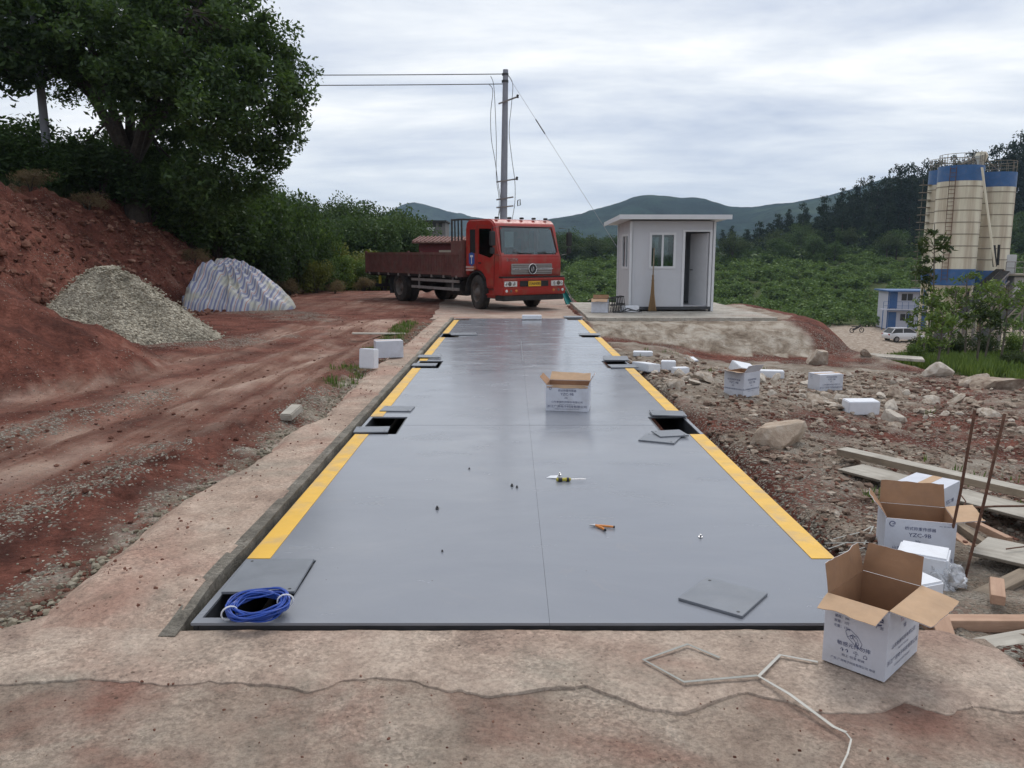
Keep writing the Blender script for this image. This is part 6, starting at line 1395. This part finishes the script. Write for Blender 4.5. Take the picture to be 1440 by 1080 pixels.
# ---------------------------------------------------------------- utility pole and wires
M['pole'] = simple('concrete_pole', (.27,.28,.32), .85, var=.12, scale=3); M['wire'] = simple('wire', (.05,.05,.055), .6); M['wire_far'] = simple('guy_wire', (.25,.25,.26), .5)
def upole():
    Y = 31.0; bs = PY(706, 330, Y); tp = PY(711, 98, Y); t = empty('utility_pole', (bs.x, Y, -.1), 0, 'grey concrete utility pole with loose hanging wires rising behind the truck', 'utility pole'); o0 = Vector((bs.x, Y, -.1))
    def q(u, v, dy=0): return PY(u, v, Y+dy)-o0
    b = MB(); b.tube([Vector((0,0,-.6)), q(711, 98)], [.165, .098], 16); b.build('pole_shaft', M['pole'], t, smooth=True)
    b = MB(); b.tube([q(710.5,104)+Vector((0,0,-.05)), q(710.5,104)+Vector((0,0,.02))], .125, 14); b.tube([q(710.3,113), q(710.3,116)], .13, 14); b.build('band', M['dark_steel'], t)
    def bracket(u0, v0, u1, v1, ins=True):
        b = MB(); b.bar(q(u0, v0, -.14), q(u1, v1, -.14), .05, .05); a = b.build('cross_arm', M['rail'], t)
        if ins: b = MB(); c = q(u1, v1, -.14); b.lathe([(0,-.05),(.05,-.04),(.03,0),(.055,.04),(.03,.08),(0,.09)], 12, TR(c.x, c.y, c.z)); b.build('insulator', M['black'], a, smooth=True)
    bracket(701, 146, 728, 136); bracket(698, 256, 727, 251.5); bracket(698, 281, 722, 277, False); bracket(698, 292, 722, 289.5, False)
    b = MB(); c = q(728, 282, -.14); b.tube([c, c+Vector((.09,0,.04)), c+Vector((.10,0,-.16)), c+Vector((0,0,-.2)), c], .02, 7); b.build('junction', M['black'], t)
    def wire(pts, r=.011, nm='hanging_wire', m='wire'):
        P3 = [q(u, v, dy) for u, v, dy in pts]; out = []
        for i in range(len(P3)-1):
            p0, p1, p2, p3 = P3[max(i-1, 0)], P3[i], P3[i+1], P3[min(i+2, len(P3)-1)]
            for k in range(5):
                s = k/5; out.append(.5*((2*p1)+(p2-p0)*s+(2*p0-5*p1+4*p2-p3)*s*s+(3*p1-p0-3*p2+p3)*s**3))
        out.append(P3[-1]); b = MB(); b.tube(out, r, 5); b.build(nm, M[m], t, smooth=True)
    wire([(690,107,-.2),(694,118,-.2),(696,145,-.2),(698,200,-.2),(698,250,-.2),(702,280,-.2),(701,308,-.2)]); wire([(688,119,-.25),(693,128,-.25),(690,160,-.25),(691,195,-.25),(696,225,-.25),(700,255,-.25),(704,285,-.25),(700,310,-.25)])
    wire([(713,104,-.2),(721,118,-.2),(719,150,-.2),(716,185,-.2),(720,225,-.2),(724,255,-.2),(724,285,-.2),(720,309,-.2)])
    for v0, v1, e in ((104, 108, 0), (118, 122, 0)):
        a = q(710, v0); c = PY(-60, v1-2, 24)-o0 if e else Vector((-30, -2, a.z-.15+(.0 if v0 < 110 else -.02))); pts = [a.lerp(c, s)+Vector((0,0,-.9*4*s*(1-s)*.16)) for s in np.linspace(0, 1, 24)]; b = MB(); b.tube(pts, .017, 5); b.build('power_line', M['wire'], t, smooth=True)
    a = q(714, 106); c = PY(835, 296, 27)-o0; c = a+(c-a)*1.35; b = MB(); b.tube([a, a.lerp(c, .5), c], .006, 5); gw = b.build('guy_wire', M['wire_far'], t); b = MB(); b.tube([a.lerp(c, .26), a.lerp(c, .34)], .02, 6); b.build('turnbuckle', M['dark_steel'], gw)
upole()
def pole2(): 
    x, y = -14.9, 26.5; z = gz(x, y)
    t = empty('utility_pole', (x, y, z), 0, 'weathered concrete pole seen through the leaves of the huge tree', 'utility pole'); b = MB(); b.tube([(0,0,-.4),(-.1,0,6.6)], [.15,.10], 12); b.build('pole_shaft', M['pole'], t, smooth=True); b = MB(); b.tube([(-.095,0,6.2),(-.097,0,6.3)], .13, 12); b.build('band', M['dark_steel'], t)
pole2()
# ---------------------------------------------------------------- houses behind the truck
M['tile'] = simple('roof_tile', (.17,.075,.06), .85, var=.3, scale=6, dirt=(.36,.28,.24), dirtamt=.5); M['red_wall'] = simple('red_wall', (.15,.028,.03), .8, var=.15); M['cream_wall'] = simple('cream_wall', (.42,.37,.30), .9, var=.1); M['grey_wall'] = simple('grey_wall', (.16,.15,.15), .9, var=.15); M['far_white'] = simple('far_white', (.50,.50,.50), .8, var=.08)
def gatehouse():
    Y = 44.0; x0 = at(591, Y); x1 = at(680, Y); zb = -1.6; zt = PY(600, 340, Y).z; t = empty('gatehouse', (x0, Y, zb), R(-4), 'low dark red building with tiled roof edge half hidden behind the truck bed', 'building'); w = x1-x0; h = zt-zb
    b = MB(); b.box(0, w, 0, 4, 0, h-.002); b.build('wall', M['red_wall'], t); b = MB(); b.box(1.1, w-.4, -.03, -.002, .9, h-.45); b.build('panel', M['cream_wall'], t)
    b = MB(); b.add([(-.3,-.45,h),(w+.3,-.45,h),(w+.3,2,h+.30),(-.3,2,h+.30),(w+.3,4.4,h),(-.3,4.4,h),(-.3,-.45,h-.08),(w+.3,-.45,h-.08),(w+.3,4.4,h-.08),(-.3,4.4,h-.08)], [(0,1,2,3),(3,2,4,5),(6,7,1,0),(9,8,7,6),(8,9,5,4),(0,3,5,9,6),(1,7,8,4,2)])
    for k in range(int(w/.22)+2): xx = -.25+k*.22; b.bar((xx,-.47,h+.03),(xx,1.98,h+.335), .07, .05)
    b.build('roof', M['tile'], t)
gatehouse()
def farhouse():
    Y = 98.0; x0 = at(590, Y); x1 = at(628, Y); zt = PY(600, 310, Y).z; zb = PY(600, 338, Y).z-2; t = empty('farmhouse', (x0, Y, zb), 0, 'grey two storey house with white balconies at the foot of the left hill', 'house'); w = x1-x0; h = zt-zb
    b = MB(); b.box(0, w, 0, 6, 0, h-.2); b.build('wall', M['grey_wall'], t); b = MB(); b.box(-.15, w+.15, -.5, 6.2, h-.198, h); b.build('roof', M['chassis'], t)
    for k, zz in enumerate((h-.95, h-2.2)):
        b = MB(); b.box(-.1, w*.62, -.5, -.01, zz-.28, zz+.12); b.build('balcony', M['far_white'], t)
    for k in range(4): b = MB(); b.box(.25+k*.75, .7+k*.75, -.03, -.002, h-.78, h-.30); b.build('window', M['black'], t)
    b = MB(); b.box(-.1, .12, -.52, -.2, 0, h-.3); b.build('column', M['far_white'], t)
farhouse()
for i, (u, v, s) in enumerate([(552,334,.7),(560,337,.8),(540,334,.5)]):
    q = PY(u, v, 60); place_rock(q.x, 60, s*2.2, rs, 'pale rock outcrop on the slope above the truck bed', 'pale outcrops on the left slope', z=gz(q.x, 60)+.6)
# ---------------------------------------------------------------- concrete plant
def mat_silo():
    m, nt, b = newmat('silo_cream'); g = G(nt); c = g.ramp(g.noise(g.coord((.7,.7,.3)), 1.2, 5), [(.3, (.60,.55,.42)), (.7, (.72,.67,.54))]); st = g.ramp(g.noise(g.coord((1.1,1.1,.07)), 1.3, 5, .6), [(.46, 0.0), (.64, 1.0)]); c = g.mix(g.math('MULTIPLY', st, .5), c, (.27,.165,.10)); g.l(c, b.inputs['Base Color']); b.inputs['Roughness'].default_value = .6; return m
M['silo'] = mat_silo(); M['silo_blue'] = simple('silo_blue', (.03,.105,.27), .5, var=.15, scale=2, dirt=(.15,.12,.10), dirtamt=.3); M['hoop'] = simple('hoop', (.20,.17,.13), .8, var=.3)
def silo(x, y, ztop, label):
    zg = gz(x, y); t = empty('silo', (x, y, zg), 0, label, 'silo', 'cement silos'); r = 1.66; T = ztop-zg; B_ = T-9.4
    def cyl(name, r_, a, c, mat, par=t): b = MB(); b.lathe([(0,a),(r_,a),(r_,c),(0,c)], 40, None); return b.build(name, M[mat], par, autosmooth=35)
    cyl('shell', r, B_+1.3, T-1.2, 'silo'); cyl('top_band', r+.012, T-1.199, T, 'silo_blue'); cyl('skirt', r+.012, B_, B_+1.299, 'silo_blue')
    for k in range(7): z = B_+2.2+k*.93; b = MB(); b.lathe([(r+.002,z-.03),(r+.035,z-.025),(r+.035,z+.025),(r+.002,z+.03)], 40); b.build('hoop', M['hoop'], t)
    b = MB(); b.lathe([(r-.1,B_-.002),(.35,B_-2.2),(.2,B_-2.5),(0,B_-2.5)], 28); b.build('hopper', M['silo'], t, autosmooth=35)
    for k in range(4): a = math.pi/4+k*math.pi/2; b = MB(); b.tube([(r*.92*math.cos(a), r*.92*math.sin(a), -.3), (r*.92*math.cos(a), r*.92*math.sin(a), B_+.3)], .13, 10); b.build('leg', M['silo'], t, smooth=True)
    b = MB()
    for z in (B_*.35, B_*.72): 
        c4 = [(r*.92*math.cos(math.pi/4+k*math.pi/2), r*.92*math.sin(math.pi/4+k*math.pi/2), z) for k in range(4)]
        for k in range(4): b.bar(c4[k], c4[(k+1) % 4], .09, .09)
    b.build('brace', M['silo'], t)
    b = MB()
    for zz in (.45, .9): b.tube([((r-.05)*math.cos(a), (r-.05)*math.sin(a), T+zz) for a in np.linspace(0, 2*math.pi, 33)], .022, 5, cap=False)
    for k in range(16): a = 2*math.pi*k/16; b.tube([((r-.05)*math.cos(a), (r-.05)*math.sin(a), T), ((r-.05)*math.cos(a), (r-.05)*math.sin(a), T+.9)], .022, 5)
    b.build('railing', M['hoop'], t)
    return t, r, T, B_
sa = (PY(1345, 315, 66).x, 66.0); sb_ = (PY(1331, 315, 69.6).x, 69.6); sc_ = (PY(1392, 315, 69.4).x, 69.4)
S1, r_, T1, B1 = silo(sa[0], sa[1], PY(1345, 234.5, 66).z, 'nearest cream cement silo with blue top band in the middle of the group'); silo(sb_[0], sb_[1], PY(1325, 240, 69.5).z, 'leftmost cream cement silo half hidden behind the nearest one'); S3, _, T3, B3 = silo(sc_[0], sc_[1], PY(1391, 244, 69.5).z, 'rightmost cream cement silo with blue top band')
b = MB()
for s in (-.22, .22): b.tube([(s, 0, 0), (s, 0, 9.0)], .025, 5)
for k in range(28): b.tube([(-.22, 0, .2+k*.32), (.22, 0, .2+k*.32)], .018, 5)
o = b.build('ladder', M['rust']); o.parent = S1; o.rotation_euler = (0, 0, R(-42)); o.location = (-1.28, -1.22, B1+.3)
b = MB()
for k in range(15): z = B1-.5+k*.62; b.box(-.8, 0, -.3, .3, z, z+.05); b.tube([(-.75,-.28,z),(-.75,-.28,z+.5)], .02, 5)
o = b.build('landing', M['hoop']); S2 = [x for x in C.objects if x.name.startswith('silo') and x.get('label', '').startswith('leftmost')][0]; o.parent = S2; o.location = (-1.66, 0, 0)
# filter head and discharge pipe above the silos
def pipes():
    ap = PY(1380, 222, 66.5); zg = gz(ap.x, 68); t = empty('discharge_pipe', (ap.x, 66.5, ap.z), 0, 'cream filling pipe with a spider frame standing above the silo tops', 'pipe'); O = Vector((ap.x, 66.5, ap.z))
    b = MB(); b.lathe([(.18,-.9),(.32,-.3),(.50,.15),(.34,.45),(0,.5)], 16); b.build('head', M['silo'], t, smooth=True)
    for (u, v, Y) in ((1350,232,67),(1362,232,68.5),(1404,240,69),(1374,234,70)): b = MB(); b.tube([(0,0,.15), PY(u, v, Y)-O], .06, 7); b.build('stay', M['hoop'], t)
    b = MB(); b.tube([(0,0,-.8), PY(1381, 236, 63.8)-O, PY(1399, 375, 63.2)-O], .085, 10); b.build('pipe', M['silo'], t, smooth=True); b = MB(); b.tube([PY(1399,375,64.0)-O, PY(1397, 345, 64)-O], .16, 8); b.tube([PY(1403,373,64.0)-O, PY(1405, 344, 64)-O], .10, 8); b.build('pipe_fork', M['chassis'], t)
pipes()
def mixer():
    Y = 68.0; x0 = at(1402, Y); zt = PY(1410, 358, Y).z; zb = PY(1410, 385, Y).z; t = empty('mixer_house', (x0, Y, zb), 0, 'pale grey mixer house with platform railing right of the silos', 'mixer house')
    b = MB(); b.box(0, 1.2, 0, 2, 0, zt-zb); b.box(1.25, 6, .2, 2.5, -2.2, -.25); b.build('housing', M['far_white'], t, bevel=.05); b = MB(); b.box(-.2, 7, -.6, 2.6, -.15, -.03); b.build('platform', M['hoop'], t)
    b = MB()
    for k in range(10): b.tube([(.0+k*.75,-.55,0),(k*.75,-.55,1.0)], .03, 5)
    for z in (.5, 1.0): b.tube([(0,-.55,z),(6.9,-.55,z)], .03, 5)
    b.build('railing', M['rail'], t); b = MB()
    for x in (.2, 3, 6): b.bar((x, 0, -.15), (x, 0, gz(x0+x, Y)-zb-.3), .2, .2)
    b.build('column', M['rail'], t)
mixer()
def conveyor(u0, v0, Y0, u1, v1, Y1, w, mat, label, truss=True):
    a, c = PY(u0, v0, Y0), PY(u1, v1, Y1); t = empty('conveyor', tuple(a), 0, label, 'conveyor', 'conveyors climbing to the mixer'); d = c-a; L_ = d.length; n = max(4, int(L_/1.1)); b = MB(); s = Vector((0, 0, 1)).cross(d).normalized()*w/2; up = Vector((0, 0, .7))
    for k in (-1, 1):
        b.bar(s*k, d+s*k, .09, .09); b.bar(s*k+up, d+s*k+up, .08, .08)
        for i in range(n):
            p = d*(i/n)+s*k; p2 = d*((i+1)/n)+s*k; b.bar(p, p2+up if i % 2 else p2, .05, .05) if 0 else b.bar(p+(up if i % 2 else Vector()), p2+(Vector() if i % 2 else up), .05, .05)
    b.build('truss', M[mat], t); b = MB(); b.bar(up*1.1, d+up*1.1, w*.9, .06); b.build('belt', M['chassis'], t)
    b = MB()
    for f in (.2, .5, .8):
        p = d*f; g_ = gz(a.x+p.x, a.y+p.y)-a.z
        if g_ < p.z-.5:
            for k in (-1, 1): b.bar(p+s*k, Vector((p.x, p.y, g_-.2))+s*k, .12, .12)
    if b.v: b.build('support', M['rail'], t)
conveyor(1312, 492, 62, 1412, 395, 64.5, .9, 'rail', 'pale steel conveyor truss climbing to the mixer behind the saplings')
conveyor(1330, 455, 66, 1405, 392, 66.5, 1.0, 'rust', 'rusty orange conveyor frame just below the silo skirts')
conveyor(1365, 500, 60, 1470, 395, 62, 1.1, 'hoop', 'brown conveyor truss rising out of the right edge of the view')
def wallband():
    Y = 67; x0, x1 = at(1312, Y), at(1400, Y); zt = PY(1350, 394, Y).z; zb = PY(1350, 425, Y).z; t = empty('silo_shed', (at(1316, 71.5), 71.5, zb-4), 0, 'tan cladding wall standing under the silos', 'shed'); b = MB(); b.box(0, x1-x0, 0, .15, 0, zt-zb+4); b.build('cladding', M['cream_wall2'], t); b = MB()
    for k in range(6): xx = k*(x1-x0)/5; b.box(xx-.08, xx+.08, -.12, -.002, 0, zt-zb+4)
    b.build('stud', M['silo'], t)
M['cream_wall2'] = simple('tan_cladding', (.27,.20,.14), .85, var=.15)
wallband()
# blue and white two storey site office
def office():
    Y = 101.0; x0 = at(1247, Y); zb = gz(x0+3, Y); t = empty('site_office', (x0, Y, zb), R(-6), 'blue and white two storey site office cabin beyond the yard', 'site office'); w, d, h = 9.0, 3.6, 4.75
    b = MB(); b.box(0, w, 0, d, 0, h); b.build('wall', M['far_white2'], t); b = MB(); b.box(-.5, w+.3, -1.2, d+.3, h+.002, h+.16); b.build('roof', M['silo_blue'], t)
    b = MB(); b.box(-1.0, w, -1.15, -.01, 2.45, 2.58); g_ = b.build('gallery', M['far_white2'], t)
    b = MB()
    for k in range(14): b.bar((-.9+k*.75,-1.1,2.58),(-.9+k*.75,-1.1,3.5), .04, .04)
    for z in (3.0, 3.5): b.bar((-.9,-1.1,z),(w,-1.1,z), .04, .04)
    b.build('railing', M['silo_blue'], g_)
    for k in range(4): b = MB(); b.bar((-.9+k*3.1,-1.1,0),(-.9+k*3.1,-1.1,2.45), .08, .08); b.build('post', M['silo_blue'], t)
    for z in (.1, 2.62):
        for x in (.15, 3.7, 7.2): b = MB(); b.box(x, x+.95, -.05, -.002, z, z+2.05); b.build('door', M['silo_blue'], t)
        for x in (1.5, 5.2): b = MB(); b.box(x, x+1.5, -.05, -.002, z+.9, z+1.9); wf = b.build('window', M['far_white2'], t); b = MB(); b.box(x+.08, x+.71, -.058, -.052, z+.98, z+1.82); b.box(x+.79, x+1.42, -.058, -.052, z+.98, z+1.82); b.build('pane', M['black'], wf)
    b = MB(); b.box(-.02, .10, -.03, -.0, 0, h-.01); b.box(-.03, w, -.035, -.004, 2.30, 2.45); b.build('trim', M['silo_blue'], t)
M['far_white2'] = simple('office_panel', (.48,.49,.56), .6, var=.05)
office()
M['car_white'] = simple('car_white', (.60,.60,.62), .25, var=.03, coat=.5)
def car():
    Y = 87.5; x = at(1272, Y); t = empty('car', (x, Y, gz(x, Y)), R(8), 'white hatchback car parked in the yard in front of the site office', 'car')
    # local x is along the car, y across; the body is lofted from stations
    st = [(-2.15,.50,.78,.62,.0),(-2.05,.36,.95,.82,0),(-1.2,.30,1.02,.88,0),(0,.28,1.02,.90,0),(1.3,.30,.98,.88,0),(1.95,.36,.86,.82,0),(2.15,.45,.70,.62,0)]
    V = []; F_ = []
    for x_, zl, zh, hw, _ in st: V += [(x_,-hw*.95,zl),(x_,-hw,zl+.2),(x_,-hw*.97,zh-.08),(x_,-hw*.85,zh),(x_,hw*.85,zh),(x_,hw*.97,zh-.08),(x_,hw,zl+.2),(x_,hw*.95,zl)]
    n = 8
    for i in range(len(st)-1): F_ += [(i*n+k, i*n+(k+1) % n, (i+1)*n+(k+1) % n, (i+1)*n+k) for k in range(n)]
    F_ += [tuple(range(n)), tuple(range(len(st)*n-1, (len(st)-1)*n-1, -1))]; b = MB(); b.add(V, F_); b.build('body', M['car_white'], t, autosmooth=60)
    def cabv(s, z0, z1): return [(-1.95,-.76*s,z0),(1.15,-.80*s,z0),(1.15,.80*s,z0),(-1.95,.76*s,z0),(-1.45,-.62*s,z1),(.35,-.64*s,z1),(.35,.64*s,z1),(-1.45,.62*s,z1)]
    fs = [(0,3,2,1),(4,5,6,7),(0,1,5,4),(1,2,6,5),(2,3,7,6),(3,0,4,7)]
    b = MB(); b.add(cabv(1.0, .98, 1.46), fs); b.build('side_glass', M['black'], t, bevel=.03); b = MB(); b.box(-1.5, .38, -.63, .63, 1.44, 1.52); b.build('roof', M['car_white'], t, bevel=.03)
    b = MB()
    for s in (-1, 1):
        for xa, xb in ((-1.90,-1.46),(-.55,-.5),(1.08,.34)): b = MB(); b.bar((xa, s*.785, 1.0), (xb, s*.645, 1.46), .07, .05); b.build('pillar', M['car_white'], t)
    for x_ in (-1.32, 1.32):
        for s in (-1, 1):
            w_ = bpy.data.objects.new('wheel', None); C.objects.link(w_); w_.parent = t; w_.location = (x_, s*.80, .33); b = MB(); b.lathe([(.20,-.10),(.31,-.10),(.33,-.06),(.33,.06),(.31,.10),(.20,.10)], 22, TR(rx=math.pi/2)); b.build('tyre', M['tyre'], w_, smooth=True); b = MB(); b.lathe([(0,-.07),(.2,-.08),(.2,.08),(0,.07)], 14, TR(rx=math.pi/2)); b.build('rim', M['rail'], w_)
    for s in (-1, 1): b = MB(); b.box(2.02, 2.13, s*.62-.14, s*.62+.14, .66, .80); b.build('headlight', M['lamp'], t, bevel=.03); b = MB(); b.box(-2.13, -2.05, s*.60-.14, s*.60+.14, .74, .92); b.build('tail_light', M['red'], t, bevel=.02)
    b = MB(); b.box(2.13, 2.165, -.35, .35, .46, .62); b.build('grille', M['black'], t)
car()
def moto():
    Y = 97; x = at(1206, Y); t = empty('motorcycle', (x, Y, gz(x, Y)), R(10), 'dark motorcycle standing at the left edge of the far yard', 'motorcycle')
    for xx in (-.65, .65): b = MB(); b.lathe([(.24,-.05),(.30,-.05),(.31,0),(.30,.05),(.24,.05)], 18, TR(xx, 0, .31, rx=math.pi/2)); b.build('wheel', M['tyre'], t, smooth=True)
    b = MB(); b.tube([(-.65,0,.31),(-.2,0,.5),(.3,0,.75),(.45,0,.95)], [.05,.14,.13,.06], 8); b.tube([(.65,0,.31),(.42,0,.95)], .03, 6); b.tube([(.42,-.3,1.0),(.42,.3,1.0)], .02, 6); b.build('frame', M['chassis'], t, smooth=True); b = MB(); b.box(-.7, .05, -.12, .12, .72, .82); b.build('seat', M['black'], t, bevel=.03)
moto()
b = MB(); b.box(-1.0, 1.0, -.3, .3, 0, .06); o = b.build('concrete_slab', M['pad'], bevel=.01); q = P(1232, 499, -.8); o.location = (q.x, q.y+.0, gz(q.x, q.y)+.05); o.rotation_euler = (0, R(2), R(-22)); tag(o, 'pale broken concrete slab lying at the end of the red soil flank', 'concrete slab')
b = MB(); b.tube([P(1398, 517, -1.1), P(1470, 527, -1.1)], .03, 7); o = b.build('pipe', M['silo']); tag(o, 'pale pipe lying in the grass at the far right', 'pipe')
# ---------------------------------------------------------------- air
def haze():
    m = bpy.data.materials.new('haze'); m.use_nodes = True; nt = m.node_tree; nt.nodes.clear(); g = G(nt); out = g.n('ShaderNodeOutputMaterial'); v = g.n('ShaderNodeVolumePrincipled')
    v.inputs['Color'].default_value = (.58,.76,1.0,1); v.inputs['Density'].default_value = .00016; v.inputs['Anisotropy'].default_value = .1; g.l(v.outputs[0], out.inputs['Volume'])
    b = MB(); b.box(-3000, 3000, -400, 3100, -16, 225); o = b.build('haze', m); tag(o, 'thin blue haze hanging over the valley and hills', 'haze', kind='stuff')
haze()
